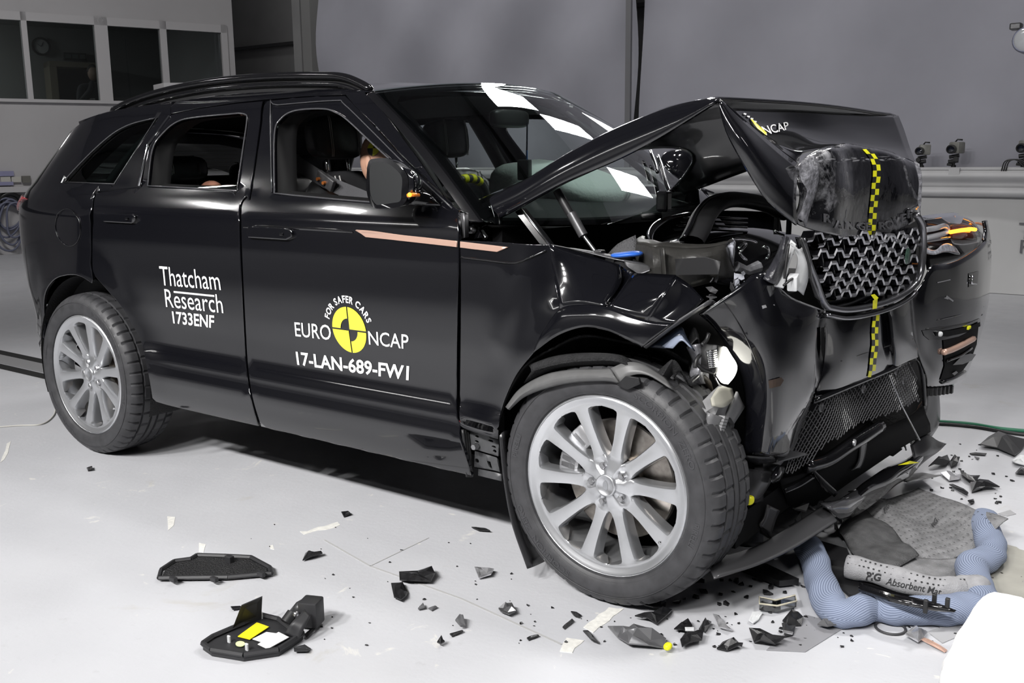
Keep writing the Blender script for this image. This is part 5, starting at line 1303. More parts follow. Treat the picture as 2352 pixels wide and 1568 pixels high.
pt = patch('lamp_bracket', [[FP(1672, 555, -.22), FP(1690, 548, -.22), FP(1694, 570, -.22), FP(1688, 605, -.22)], [FP(1668, 565, -.20), FP(1680, 560, -.18), FP(1682, 580, -.18), FP(1684, 612, -.2)], [FP(1672, 575, -.22), FP(1674, 590, -.2), FP(1678, 600, -.2), FP(1684, 630, -.22)]], LAMPCLR, CAR, 5, 5, .004, rough=.012, seed=2)
MB().tube([FP(1690, 612, -.2), FP(1715, 622, -.19), FP(1742, 612, -.18)], [.018, .016, .02], 8).build('bracket_arm', mat('cast_grey', (.28, .28, .30), .4, metal=.5, noise=(60, .3)), pt, auto=40)
for P_ in ([(1682, 548), (1705, 549), (1725, 552), (1737, 557)], [(1696, 570), (1708, 558), (1714, 562), (1700, 578)], [(1698, 580), (1706, 590), (1714, 597)], [(1752, 566), (1764, 570), (1766, 585), (1760, 594)], [(1778, 530), (1790, 536), (1802, 540)]):
    MB().tube(catmull([FP(a, b, -.12) for a, b in P_], 4), .0045, 6).build('bare_clip', CHROME, CAR, smooth=True)
for q in ((1785, 508), (1813, 508)): rod('bay_pin', FP(q[0], q[1]-8, -.35), FP(q[0]-2, q[1]+30, -.35), .010, BLACK, CAR)
patch('lamp_sleeve', [[FP(1798, 543, .02), FP(1790, 575, .02), FP(1775, 605, .0), FP(1755, 640, .0)], [FP(1806, 541, .04), FP(1801, 578, .05), FP(1790, 612, .03), FP(1775, 650, .02)], [FP(1812, 545, .02), FP(1812, 580, .02), FP(1803, 618, .0), FP(1800, 655, .0)]], mat('black_rubber_sleeve', (.03, .03, .036), .35, bump=(60, .6)), CAR, 5, 6, .004, rough=.008, seed=11)
wh = patch('lamp_housing', [[FP(1817, 550, .01), FP(1808, 580, .01), FP(1800, 610, .0), FP(1788, 640, .0), FP(1778, 655, .0)], [FP(1830, 560, .03), FP(1822, 585, .03), FP(1812, 615, .03), FP(1806, 640, .02), FP(1800, 660, .02)]], WHITEPL, CAR, 4, 5, .006, rough=.006, seed=5)
patch('housing_side', [[FP(1820, 556, .02), FP(1832, 590, .03), FP(1826, 625, .02), FP(1814, 665, .01)], [FP(1836, 570, .04), FP(1848, 605, .04), FP(1842, 640, .03), FP(1828, 668, .02)], [FP(1842, 565, .02), FP(1858, 610, .02), FP(1852, 650, .02), FP(1845, 680, .0)]], WHITEPL, wh, 5, 6, .005, rough=.009, seed=15)
MB().box(FP(1822, 648, .045), (.03, .045, .045), rotm(z=.2, x=.2), .005).build('housing_plug', WHITEPL, wh, auto=40)
patch('housing_frame', [[FP(1835, 545, .03), FP(1852, 590, .035), FP(1862, 640, .03), FP(1870, 680, .02)], [FP(1842, 548, .045), FP(1858, 590, .05), FP(1868, 640, .045), FP(1884, 690, .03)]], GREYMET, wh, 3, 6, .006, rough=.004, seed=9)
for P_ in ([(1812, 560), (1806, 600), (1802, 640)], [(1838, 548), (1856, 600), (1862, 645)], [(1800, 655), (1820, 640), (1830, 645)]):
    MB().tube(catmull([FP(a, b, .055) for a, b in P_], 4), .004, 6).build('lamp_wire', BLACK, wh, smooth=True)
shards('lamp_scrap', 14, (1690, 600, 1760, 690, -.16, -.06), LAMPCLR, CAR, 21, (.012, .035))
shards('bay_scrap', 14, (1630, 640, 1700, 700, -.18, -.08), GREYMET, CAR, 23, (.010, .03))

# ------------------------------------------------------------------ radiator grille
gT = [(1846, 546), (1900, 552), (1950, 552), (2000, 548), (2060, 528), (2108, 497)]
gfr = path([(1841, 548), (1855, 600), (1872, 645), (1888, 690), (1900, 706)], [(1900, 706), (1940, 712), (1990, 706), (2040, 692), (2080, 672), (2104, 650)], [(2104, 650), (2115, 620), (2120, 570), (2118, 520), (2104, 492)])
FRM = mat('dark_chrome_frame', (.20, .20, .215), .22, metal=.9, coat=.4)
P = [FP(a, b, .015) for a, b in gfr]
grl = MB().tube(P, .014, 10, flat=.8).build('radiator_grille', FRM, CAR, smooth=True)
MB().tube([p+np.array((.004, 0, -.032)) for p in [FP(a, b, .012) for a, b in path([(1896, 700), (1940, 708), (1990, 702), (2040, 688), (2080, 668), (2100, 650)])]], .013, 8, flat=.6).build('frame_strip', FRM, grl, smooth=True)
bk = [FP(a, b, -.05) for a, b in [(1840, 545), (1900, 545), (2000, 540), (2110, 490), (2122, 560), (2108, 650), (2060, 690), (1980, 706), (1902, 704), (1870, 650)]]
MB().prism(bk, (0, 0, 0), (-.02, 0, 0)).build('grille_back', BLACKGLOSS, grl)
GB = mat('grille_bar_edge', (.34, .34, .36), .25, metal=.8); GI = mat('grille_bar_black', (.010, .010, .012), .16, coat=.6)
rowsG = [((1850, 552), (2085, 548)), ((1856, 575), (2112, 535)), ((1862, 598), (2114, 556)), ((1868, 620), (2113, 580)), ((1876, 640), (2112, 602)), ((1884, 660), (2108, 622)), ((1892, 678), (2098, 643)), ((1898, 694), (2078, 664))]
for k, (a, b) in enumerate(rowsG):
    A_ = FP(*a, .0); B_ = FP(*b, .0); L_ = np.linalg.norm(B_-A_); e_x = (B_-A_)/L_; pitch = .100; h_ = .020; n_ = int(L_/pitch)+1; P = []
    s0 = (k % 2)*.5
    for i in range(n_*4+4):
        ph = (i % 4); s_ = (i//4+s0)*pitch+(0, .34*pitch, .5*pitch, .84*pitch)[ph]; zz = (0, 0, h_, h_)[ph]
        if 0 <= s_ <= L_: P.append(A_+e_x*s_+np.array((0, 0, zz+.010*math.sin(s_*7+k))))
    if len(P) < 3: continue
    br = MB(); G = []
    for p in P: G.append([p+[-.035, 0, .004], p+[0.004, 0, .0065], p+[.008, 0, 0], p+[.004, 0, -.0065], p+[-.035, 0, -.006]])
    gb = MB().grid([[q[0], q[1]] for q in G]).grid([[q[3], q[4]] for q in G]).build('grille_bar', GI, grl)
    MB().grid([[q[1], q[2], q[3]] for q in G]).build('bar_edge', GB, gb)
# vertical webs closing the honeycomb
for k in range(7):
    (a, b), (c_, d_) = rowsG[k], rowsG[k+1]; A_ = FP(*a); B_ = FP(*b); C_ = FP(*c_); D_ = FP(*d_); L_ = np.linalg.norm(B_-A_); n_ = int(L_/.100)
    for i in range(n_+1):
        t = ((i+(k % 2)*.5)*.100+.067)/L_
        if t < 1: p = A_+(B_-A_)*t; q = C_+(D_-C_)*t; MB().prism([p+[-.03, -.004, .018], p+[0, -.004, .018], q+[0, -.004, .006], q+[-.03, -.004, .006]], (0, 0, 0), (0, .008, 0)).build('grille_web', GI, grl)
bd = FP(2084, 588, .02); MB().lathe([(0, .006), (.026, .005), (.030, 0)], bd, 'x', 24).build('oval_badge', mat('green_badge', (.05, .09, .07), .25, metal=.3, noise=(200, .5)), grl, smooth=True)
from mathutils.bvhtree import BVHTree
def hitter(*objs):
    """finds the point of these parts that is seen at a photo pixel"""
    T = [(BVHTree.FromPolygons([v.co for v in o.data.vertices], [tuple(p.vertices) for p in o.data.polygons])) for o in objs]
    def f(px, py, off=.006):
        best = None; d_ = Vector(ray(px, py)).normalized()
        for t in T:
            l, n, i, ds = t.ray_cast(Vector(CAM_POS), d_)
            if l is not None and (best is None or ds < best[2]): best = (l, n if n.dot(d_) < 0 else -n, ds)
        if best is None: return None
        return np.array(best[0])+np.array(best[1])*off, np.array(best[1])
    return f
# ------------------------------------------------------------------ bumper skin in three torn pieces
rR = [[FP(1606, 722, -.13), FP(1680, 671, -.06), FP(1751, 624, -.015), FP(1815, 682, -.0), FP(1868, 704, .01), FP(1894, 712, -.01)],
      [FP(1640, 752, -.12), FP(1700, 725, -.05), FP(1755, 705, .01), FP(1820, 722, .02), FP(1870, 735, .02), FP(1895, 742, -.02)],
      [FP(1672, 800, -.11), FP(1712, 790, -.04), FP(1762, 780, .02), FP(1822, 782, .03), FP(1866, 785, .02), FP(1890, 800, -.03)],
      [FP(1698, 852, -.10), FP(1732, 850, -.03), FP(1775, 848, .03), FP(1826, 848, .035), FP(1864, 850, .01), FP(1884, 858, -.02)],
      [FP(1712, 915, -.08), FP(1740, 918, -.02), FP(1778, 922, .03), FP(1822, 922, .03), FP(1852, 918, .02), FP(1868, 905, .0)],
      [FP(1712, 985, -.07), FP(1738, 990, -.02), FP(1772, 995, .02), FP(1802, 992, .02), FP(1826, 982, .0), FP(1846, 972, -.03)],
      [FP(1706, 1040, -.07), FP(1735, 1043, -.03), FP(1762, 1046, .0), FP(1786, 1047, .0), FP(1802, 1047, -.01), FP(1813, 1046, -.03)]]
BMR = patch('bumper_skin', rR, PAINT, CAR, 5, 5, .006, auto=60)
rC = [[FP(1890, 722, -.02), FP(1930, 724, .0), FP(1975, 719, .01), FP(2012, 710, .01), FP(2030, 704, -.015), FP(2045, 700, .01), FP(2068, 692, .01), FP(2090, 682, .0)],
      [FP(1892, 770, -.03), FP(1935, 768, .01), FP(1978, 762, .015), FP(2018, 754, .01), FP(2036, 750, -.02), FP(2050, 746, .012), FP(2072, 740, .015), FP(2094, 734, .0)],
      [FP(1886, 830, -.04), FP(1935, 818, .01), FP(1980, 806, .01), FP(2020, 796, .0), FP(2040, 792, -.02), FP(2054, 788, .01), FP(2080, 780, .015), FP(2100, 775, .0)],
      [FP(1878, 880, -.04), FP(1930, 858, .0), FP(1985, 838, .005), FP(2022, 826, -.005), FP(2042, 820, -.02), FP(2060, 815, .0), FP(2086, 806, .005), FP(2108, 800, .0)],
      [FP(1868, 922, -.05), FP(1930, 894, -.02), FP(1990, 869, -.015), FP(2025, 856, -.02), FP(2044, 848, -.03), FP(2062, 842, -.015), FP(2088, 830, -.01), FP(2112, 820, -.005)]]
BMC = patch('bumper_skin', rC, PAINT, CAR, 5, 5, .006, auto=60)
rL = [[FP(2092, 682, .0), FP(2118, 650, .0), FP(2141, 610, .0), FP(2175, 606, .0), FP(2207, 594, .0), FP(2243, 570, -.03), FP(2262, 550, -.08), FP(2270, 533, -.13)],
      [FP(2094, 715, .0), FP(2122, 700, .01), FP(2150, 682, .01), FP(2185, 672, .01), FP(2215, 660, .0), FP(2248, 640, -.03), FP(2266, 622, -.09), FP(2276, 600, -.16)],
      [FP(2098, 760, .0), FP(2126, 754, .01), FP(2155, 747, .01), FP(2188, 740, .01), FP(2216, 732, .0), FP(2245, 720, -.03), FP(2260, 712, -.09), FP(2268, 700, -.15)],
      [FP(2108, 812, .0), FP(2130, 814, .0), FP(2155, 812, .01), FP(2182, 808, .0), FP(2205, 802, -.01), FP(2228, 796, -.04), FP(2240, 788, -.09), FP(2248, 780, -.14)],
      [FP(2126, 862, -.01), FP(2142, 862, -.0), FP(2160, 862, .0), FP(2180, 860, -.01), FP(2196, 856, -.02), FP(2212, 848, -.05), FP(2222, 842, -.09), FP(2230, 832, -.13)],
      [FP(2127, 893, -.03), FP(2143, 892, -.02), FP(2160, 890, -.02), FP(2178, 888, -.03), FP(2192, 884, -.04), FP(2202, 880, -.07), FP(2210, 874, -.10), FP(2216, 866, -.14)]]
BML = patch('bumper_skin', rL, PAINT, CAR, 5, 5, .006, auto=60)
hL = hitter(BML); hC = hitter(BMC); hR = hitter(BMR); hN = hitter(NOSE); hT = hitter(BTOP)
def on(h, px, off=.006): return [q[0] for q in (h(a, b, off) for a, b in px) if q is not None]
def overlay(name, px, h, m, parent, off=.007):
    lp = _resample(np.array(px, float), 5.); lo, hi = lp.min(0), lp.max(0)
    G = np.array([(x, y) for x in np.arange(lo[0]+2.5, hi[0], 5.) for y in np.arange(lo[1]+2.5, hi[1], 5.)]).reshape(-1, 2)
    if len(G): G = G[_inside(G, lp)]
    if len(G): G = G[_dist(G, lp) > 2.]
    A = np.vstack([lp, G]) if len(G) else lp; n = len(lp)
    res = delaunay_2d_cdt([Vector(p) for p in A], [(i, (i+1) % n) for i in range(n)], [], 0, 1e-6)
    V2 = np.array([tuple(v) for v in res[0]]); W = [h(a, b, off) for a, b in V2]
    T = [f for f in res[2] if len(f) == 3 and all(W[i] is not None for i in f) and _inside(V2[list(f)].mean(0)[None], lp)[0]]
    return obj(name, [w[0] if w is not None else (0, 0, 0) for w in W], T, m, parent)
def seam(name, px, h, r_, m, parent, off=.004): return MB().tube(catmull(on(h, px, off), 4), r_, 6).build(name, m, parent, smooth=True)
EDGE = mat('torn_paint_edge', (.30, .30, .31), .4)
seam('torn_edge', [(1754, 628), (1780, 652), (1815, 684), (1866, 705), (1890, 713)], hR, .003, EDGE, BMR, .002)
seam('torn_edge', [(1612, 720), (1660, 688), (1700, 660), (1748, 628)], hR, .002, EDGE, BMR, .002)
seam('skin_joint', [(1662, 692), (1690, 730), (1722, 790), (1745, 850), (1752, 880)], hR, .0016, BLACKGLOSS, BMR, .003)
seam('skin_joint', [(1884, 842), (1930, 828), (1980, 812), (2030, 796), (2095, 778)], hC, .0022, BLACK, BMC, .003)
seam('bumper_ridge', [(2095, 744), (2150, 735), (2205, 722), (2258, 704)], hL, .002, BLACKGLOSS, BML, .003)
seam('skin_joint', [(2094, 757), (2125, 755), (2170, 750), (2215, 742), (2254, 722)], hL, .003, BLACK, BML, .003)
overlay('sensor_hole', [(1766, 872), (1790, 865), (1796, 872), (1788, 885), (1768, 890)], hR, mat('rusty_hole', (.03, .018, .012), .6), BMR)
overlay('torn_slot', [(1878, 752), (1886, 750), (1888, 790), (1884, 828), (1878, 800)], hR, DARK, BMR, .01)
PALE = mat('paint_scratch', (.20, .20, .21), .5)
for pp, h, o in (([(1748, 702), (1756, 700), (1759, 706), (1750, 709)], hR, BMR), ([(1772, 700), (1776, 699), (1777, 703)], hR, BMR), ([(2150, 648), (2180, 641), (2181, 643), (2151, 650)], hL, BML), ([(2172, 678), (2188, 690), (2186, 693), (2170, 682)], hL, BML), ([(2165, 684), (2174, 681), (2176, 688)], hL, BML)):
    overlay('paint_scrape', pp, h, PALE, o, .0045)
# parking sensor pocket, lamp slot, copper blade and vents on the left piece
overlay('sensor_pocket', [(2222, 628), (2245, 622), (2242, 650), (2222, 660)], hL, BLACKGLOSS, BML, .005)
MB().tube(on(hL, [(2228, 632), (2225, 650), (2236, 652)], .010), .004, 6).build('pocket_rim', CHROME, BML, smooth=True)
LS = overlay('lamp_slot', [(2115, 758), (2160, 754), (2215, 744), (2248, 730), (2252, 746), (2215, 768), (2165, 780), (2132, 780), (2120, 770)], hL, BLACKGLOSS, BML, .005)
overlay('slot_recess', [(2142, 762), (2180, 757), (2225, 747), (2245, 738), (2246, 748), (2215, 762), (2170, 772), (2148, 771)], hL, DARK, BML, .010)
q = hL(2152, 766, .012); pillow(q[0], (.02, .024, .02), None, 2.3, 12, 8).build('fog_bulb', WHITEPL, BML, smooth=True)
q = hL(2218, 751, .012); MB().box(q[0], (.01, .04, .012), bev=.002).build('yellow_clip', YELLOW, BML)
overlay('lower_vent', [(2163, 781), (2200, 772), (2244, 750), (2240, 790), (2228, 822), (2208, 850), (2180, 868), (2156, 872), (2166, 840)], hL, DARK, BML, .006)
seam('copper_blade', [(2160, 808), (2180, 801), (2205, 789), (2229, 776)], hL, .012, COPPER, BML, .012)
overlay('vent_gap', [(2182, 837), (2204, 815), (2222, 810), (2236, 812), (2226, 826), (2205, 835)], hL, mat('vent_grey', (.14, .14, .145), .5), BML, .011)
overlay('vent_gap', [(2180, 856), (2190, 850), (2194, 854), (2186, 860)], hL, mat('vent_grey', (.14,)*3), BML, .011)
seam('vent_rib', [(2168, 828), (2200, 816), (2226, 798)], hL, .005, BLACKGLOSS, BML, .010)
seam('vent_lip', [(2160, 876), (2190, 866), (2212, 852)], hL, .008, BLACKGLOSS, BML, .006)
for k in range(9):
    t = k/9; P = on(hL, [(2130+80*t, 891-10*t*t)], .004)
    if P: MB().box(P[0]+np.array((0, 0, -.012)), (.012, .022, .03)).build('lower_tooth', BLACK, BML)
patch('bumper_horn', [[FP(2258, 507, -.11), FP(2262, 530, -.10), FP(2258, 552, -.07)], [FP(2264, 506, -.13), FP(2269, 528, -.13), FP(2274, 560, -.13)]], PAINT, BML, 3, 4, .012)

# ------------------------------------------------------------------ left headlamp, smashed but lit
LH = patch('headlamp', [[FP(2122, 500, -.16), FP(2160, 492, -.18), FP(2215, 500, -.22), FP(2255, 535, -.28)], [FP(2122, 560, -.14), FP(2160, 556, -.16), FP(2215, 552, -.2), FP(2258, 552, -.26)], [FP(2130, 620, -.13), FP(2170, 606, -.15), FP(2215, 590, -.18), FP(2256, 566, -.24)]], BLACKGLOSS, CAR, 4, 5, .006)
P = [FP(2120, 529, -.07), FP(2150, 524, -.08), FP(2168, 519, -.09), FP(2175, 524, -.09), FP(2173, 534, -.09), FP(2150, 541, -.08), FP(2120, 548, -.07)]
MB().tube(catmull(P, 4), .011, 8).build('day_light', mat('drl_white', (.62, .63, .66), .2, coat=.8), LH, smooth=True)
patch('indicator_reflector', [[FP(2180, 520, -.10), FP(2210, 512, -.12), FP(2235, 520, -.15)], [FP(2182, 545, -.09), FP(2212, 545, -.10), FP(2250, 545, -.15)], [FP(2188, 560, -.11), FP(2215, 562, -.12), FP(2248, 556, -.16)]], mat('amber_dark', (.10, .025, .008), .15, coat=.8), LH, 4, 5, .004)
MB().tube(catmull([FP(2183, 533, -.075), FP(2205, 529, -.085), FP(2228, 526, -.10), FP(2240, 527, -.12)], 4), .008, 8).build('indicator_light', AMBERLIT, LH, smooth=True)
MB().tube(catmull([FP(2120, 554, -.08), FP(2150, 550, -.08), FP(2180, 545, -.09)], 4), .006, 6).build('lamp_trim', CHROME, LH, smooth=True)
patch('lamp_bezel', [[FP(2120, 568, -.06), FP(2150, 572, -.06), FP(2176, 560, -.07), FP(2196, 570, -.08)], [FP(2122, 582, -.05), FP(2155, 582, -.05), FP(2185, 582, -.06), FP(2205, 585, -.07)]], LAMPCLR, LH, 4, 6, .004, rough=.006, seed=31)
for k, pp in enumerate(([(2105, 497), (2150, 491), (2190, 488), (2202, 491), (2180, 497), (2130, 501)], [(2155, 496), (2185, 494), (2208, 510), (2202, 514), (2180, 512)], [(2190, 492), (2212, 498), (2205, 512), (2198, 514)], [(2150, 492), (2178, 512), (2186, 513), (2176, 496)])):
    MB().prism([FP(a, b, -.05-.012*k) for a, b in pp], (0, 0, 0), (.004, 0, 0)).build('lens_shard', mat('lens_shard', (.42, .43, .50), .06, coat=1.), LH)
MB().tube(catmull([FP(2228, 515, -.16), FP(2245, 513, -.18), FP(2262, 518, -.2)], 4), .006, 6).build('lens_shard', AMBER, LH, smooth=True)
MB().tube(catmull([FP(2112, 503, -.05), FP(2150, 499, -.06), FP(2190, 496, -.08), FP(2230, 508, -.12), FP(2252, 533, -.2)], 4), .006, 6).build('lens_rim', LAMPCLR, LH, smooth=True)

# ------------------------------------------------------------------ right headlamp, torn out of its seat and shining
RH = patch('headlamp', [[FP(1578, 800, -.16), FP(1590, 830, -.15), FP(1585, 860, -.15), FP(1598, 880, -.15)], [FP(1602, 795, -.13), FP(1612, 830, -.12), FP(1606, 860, -.12), FP(1612, 878, -.13)], [FP(1620, 800, -.16), FP(1628, 830, -.15), FP(1628, 860, -.15), FP(1630, 878, -.16)]], mat('cast_lamp_back', (.26, .26, .28), .38, metal=.4, noise=(70, .3)), CAR, 5, 5, .006, rough=.010, seed=41)
patch('lamp_flap', [[FP(1576, 790, -.18), FP(1592, 755, -.18), FP(1604, 770, -.18)], [FP(1580, 800, -.15), FP(1600, 780, -.14), FP(1606, 800, -.15)]], GREYMET, RH, 4, 4, .004, rough=.006, seed=42)
hs_ = MB().box(FP(1634, 824, -.11), (.05, .075, .085), rotm(x=-.25, z=.15), .006).build('heat_sink', BLACK, RH, auto=40)
for k in range(9):
    a = FP(1623+k*.6, 808+k*4.4, -.075); b_ = FP(1645+k*.6, 803+k*4.6, -.075); MB().tube([a, b_], .0028, 6).build('heat_sink_fin', CHROME, hs_, smooth=True)
LITW = mat('lit_reflector', (.9, .9, .85), .15, emit=(1., .98, .88), estr=6.)
rf = patch('lit_reflector', [[FP(1662, 796, -.10), FP(1655, 815, -.09), FP(1648, 840, -.085), FP(1645, 862, -.085)], [FP(1668, 798, -.09), FP(1672, 825, -.075), FP(1668, 855, -.07), FP(1658, 878, -.075)], [FP(1676, 812, -.10), FP(1690, 838, -.09), FP(1686, 862, -.085), FP(1672, 882, -.085)]], LITW, RH, 5, 5, .004, rough=.006, seed=43)
patch('reflector_shell', [[FP(1640, 858, -.10), FP(1650, 880, -.09), FP(1668, 886, -.09)], [FP(1645, 870, -.085), FP(1655, 886, -.08), FP(1672, 892, -.08)]], CHROME, RH, 5, 5, .004, rough=.008, seed=44)
for P_ in ([(1600, 834), (1610, 845), (1625, 852), (1640, 856)], [(1612, 792), (1622, 782), (1628, 765)], [(1596, 845), (1600, 826), (1608, 815)]):
    MB().tube(catmull([FP(a, b, -.085) for a, b in P_], 4), .006, 8).build('lamp_wire', BLACK, RH, smooth=True)
MB().tube([FP(1585, 876, -.12), FP(1602, 862, -.12)], [.009, .007], 10).build('adjuster', STEEL, RH, auto=40)
MB().tube(catmull([FP(1608, 862, -.13), FP(1625, 880, -.14), FP(1632, 905, -.16)], 4), .012, 8).build('lamp_wire', mat('dark_loom', (.03, .025, .02), .5), RH, smooth=True)
CB = mat('grey_control_box', (.22, .22, .225), .42, noise=(30, .1))
gx = patch('control_box', [[FP(1613, 922, -.09), FP(1650, 886, -.09), FP(1680, 892, -.10)], [FP(1612, 950, -.07), FP(1655, 925, -.05), FP(1690, 925, -.08)], [FP(1608, 968, -.08), FP(1640, 955, -.05), FP(1668, 955, -.06)], [FP(1618, 985, -.10), FP(1640, 1000, -.06), FP(1655, 1004, -.08)], [FP(1625, 985, -.16), FP(1640, 1000, -.16), FP(1655, 1004, -.16)]], CB, RH, 3, 3, .006, cr=(1, 2, 3), cc=(1,), auto=25)
patch('box_lid', [[FP(1628, 948, -.035), FP(1658, 957, -.035)], [FP(1622, 985, -.045), FP(1652, 1000, -.045)]], mat('grey_box_lid', (.17, .17, .175), .35), gx, 3, 3, .012)
patch('box_cover', [[FP(1632, 915, -.05), FP(1652, 888, -.06), FP(1678, 893, -.07)], [FP(1636, 932, -.035), FP(1664, 935, -.03), FP(1685, 915, -.05)]], mat('pale_box_cover', (.36, .35, .30), .4), gx, 4, 4, .006)
patch('box_flange', [[FP(1694, 900, -.06), FP(1672, 950, -.05), FP(1660, 985, -.06), FP(1648, 1018, -.08)], [FP(1712, 932, -.07), FP(1692, 965, -.06), FP(1672, 995, -.07), FP(1655, 1020, -.08)]], CB, gx, 4, 6, .006, rough=.008, seed=45)
for k in range(6): MB().box(FP(1662-k*2.2, 958+k*7, -.035), (.02, .028, .008), rotm(x=-.3)).build('box_fin', CB, gx)
# wing support strip with blue plastic insert
patch('wing_support', [[Y(1478, 796, -.95), Y(1545, 744, -.93), Y(1628, 690, -.90)], [Y(1484, 800, -.93), Y(1552, 749, -.91), Y(1634, 694, -.88)]], GREYMET, CAR, 3, 5, .004)
NAVY = mat('navy_plastic', (.015, .020, .032), .3)
patch('wing_insert', [[Y(1492, 797, -.90), Y(1560, 752, -.88), Y(1572, 772, -.87)], [Y(1530, 800, -.91), Y(1562, 770, -.90), Y(1596, 806, -.88)]], NAVY, CAR, 4, 5, .004)
patch('insert_edge', [[Y(1518, 797, -.905), Y(1560, 770, -.905), Y(1575, 785, -.90)], [Y(1545, 800, -.915), Y(1566, 782, -.915), Y(1590, 800, -.905)]], mat('pale_blue_clip', (.22, .25, .32), .35), CAR, 3, 4, .004)
patch('inner_arch_panel', [[FP(1560, 740, -.30), FP(1600, 730, -.28), FP(1650, 760, -.25), FP(1690, 830, -.20)], [FP(1560, 830, -.30), FP(1600, 840, -.30), FP(1650, 860, -.28), FP(1700, 900, -.2)], [FP(1580, 900, -.32), FP(1620, 940, -.32), FP(1670, 980, -.28), FP(1705, 1030, -.2)], [FP(1640, 1000, -.34), FP(1660, 1040, -.34), FP(1690, 1100, -.28), FP(1710, 1150, -.2)]], DARK, CAR, 3, 4, .004)

# ------------------------------------------------------------------ lower mesh, cross tube, undertray
poly = [(1870, 921), (1930, 896), (1990, 871), (2050, 845), (2098, 824), (2112, 862), (2118, 922), (2075, 938), (2010, 965), (1944, 992), (1892, 1026), (1862, 1068), (1800, 1100), (1822, 1020), (1846, 970)]
PP = [FP(a, b, -.035) for a, b in poly]; P2 = np.array([(p[1], p[2]) for p in PP])
def onF(y, z, off=-.035): return np.array((3.34+off+.18*y, y, z))
mb = MB(); cw, ch = .0235, .0125; ymin, zmin = P2.min(0); ymax, zmax = P2.max(0); rows_ = int((zmax-zmin)/ch)+1; tilt = .13
for k in range(-14, rows_+10):
    run = []
    nn = int((ymax-ymin)/cw)*2+4
    for i in range(nn):
        y = ymin+i*cw/2; z = zmin+k*ch+tilt*(y-ymin)+(.0056 if (i+(k % 2)) % 2 else -.0056)+.012*math.sin(y*5)
        if _inside(np.array([(y, z)]), P2)[0]: run.append(onF(y, z)+np.array((.008*math.sin(y*14+z*9), 0, 0)))
        else:
            if len(run) > 2: mb.tube(run, .0021, 4, cap=False)
            run = []
    if len(run) > 2: mb.tube(run, .0021, 4, cap=False)
MW = mat('mesh_wire', (.085, .085, .09), .3, coat=.4)
lm = mb.build('lower_mesh', MW, CAR); lm['kind'] = 'stuff'
MB().prism([p+np.array((-.06, 0, 0)) for p in PP], (0, 0, 0), (-.01, 0, 0)).build('mesh_backing', DARK, CAR)
MB().tube(catmull([FP(a, b, -.02) for a, b in [(1868, 922), (1930, 896), (1990, 871), (2050, 846), (2096, 822), (2112, 832), (2120, 870), (2124, 930)]], 4), .009, 8).build('mesh_rim', BLACKGLOSS, CAR, smooth=True)
for q in ((1885, 936), (1982, 893), (2058, 852), (2075, 873)): MB().lathe([(.010, 0), (.013, .006), (.016, 0)], FP(q[0], q[1], -.025), 'x', 16).build('tow_stud', GREYMET, CAR, smooth=True)
tb = MB().tube(catmull([FP(1852, 1072, -.05), FP(1900, 1058, -.04), FP(1950, 1025, -.03), FP(1990, 1000, -.03), FP(2022, 978, -.04)], 4), .022, 12).build('cross_tube', BLACKGLOSS, CAR, smooth=True)
MB().lathe([(0, .006), (.012, .005), (.013, 0)], FP(1961, 1016, -.005), 'x', 14).build('tube_stud', STEEL, tb, auto=40)
patch('undertray', [[FP(1790, 1100, -.06), FP(1860, 1080, -.06), FP(1950, 1020, -.06), FP(2080, 960, -.06), (FP(2120, 930, -.06))], [FP(1790, 1180, -.15), FP(1870, 1160, -.15), FP(1960, 1100, -.15), FP(2080, 1020, -.15), FP(2120, 1000, -.15)], [B3(2.9, -.65, .17), B3(2.9, -.3, .17), B3(2.95, .1, .17), B3(2.95, .5, .2), B3(2.95, .75, .22)]], DARK, CAR, 4, 5, .006)
MB().box((2.75, -.05, .24), (.85, 1.35, .10)).build('front_underbody', DARK, CAR)
patch('left_arch_liner', [[FP(2128, 892, -.10), FP(2145, 892, -.12), FP(2155, 894, -.15)], [FP(2122, 940, -.12), FP(2150, 940, -.12), FP(2158, 945, -.15)], [FP(2100, 985, -.14), FP(2142, 985, -.13), FP(2155, 975, -.15)], [FP(2100, 1005, -.16), FP(2125, 1003, -.15), FP(2140, 1000, -.16)]], SATIN, CAR, 4, 4, .006)
patch('liner_scrap', [[FP(2110, 930, -.09), FP(2130, 905, -.09)], [FP(2100, 950, -.08), FP(2126, 938, -.08)]], SATIN, CAR, 3, 3, .005)
for nm, px, off, m in (('lower_bracket', [(1752, 1058), (1770, 1062), (1790, 1050), (1800, 1060), (1783, 1080), (1755, 1090)], -.05, SATIN),):
    MB().prism([FP(a, b, off) for a, b in px], (0, 0, 0), (-.03, 0, 0)).build(nm, m, CAR)
LB = patch('lower_bracket', [[FP(1714, 1075, -.06), FP(1745, 1080, -.04), FP(1775, 1082, -.05)], [FP(1706, 1110, -.05), FP(1742, 1112, -.03), FP(1768, 1108, -.04)], [FP(1690, 1142, -.05), FP(1732, 1144, -.03), FP(1752, 1134, -.04)], [FP(1686, 1162, -.08), FP(1726, 1156, -.06), FP(1752, 1150, -.07)]], SATIN, CAR, 4, 4, .006, cr=(2,))
pillow(FP(1720, 1148, -.02), (.03, .035, .028), None, 3, 10, 8).build('yellow_plug', YELLOW, LB, smooth=True)
patch('bracket_cup', [[FP(1772, 1092, -.03), FP(1786, 1070, -.03), FP(1802, 1070, -.04)], [FP(1770, 1105, -.01), FP(1788, 1092, -.01), FP(1800, 1085, -.03)], [FP(1775, 1110, -.03), FP(1790, 1104, -.03), FP(1798, 1092, -.04)]], BLACKGLOSS, LB, 4, 4, .004)
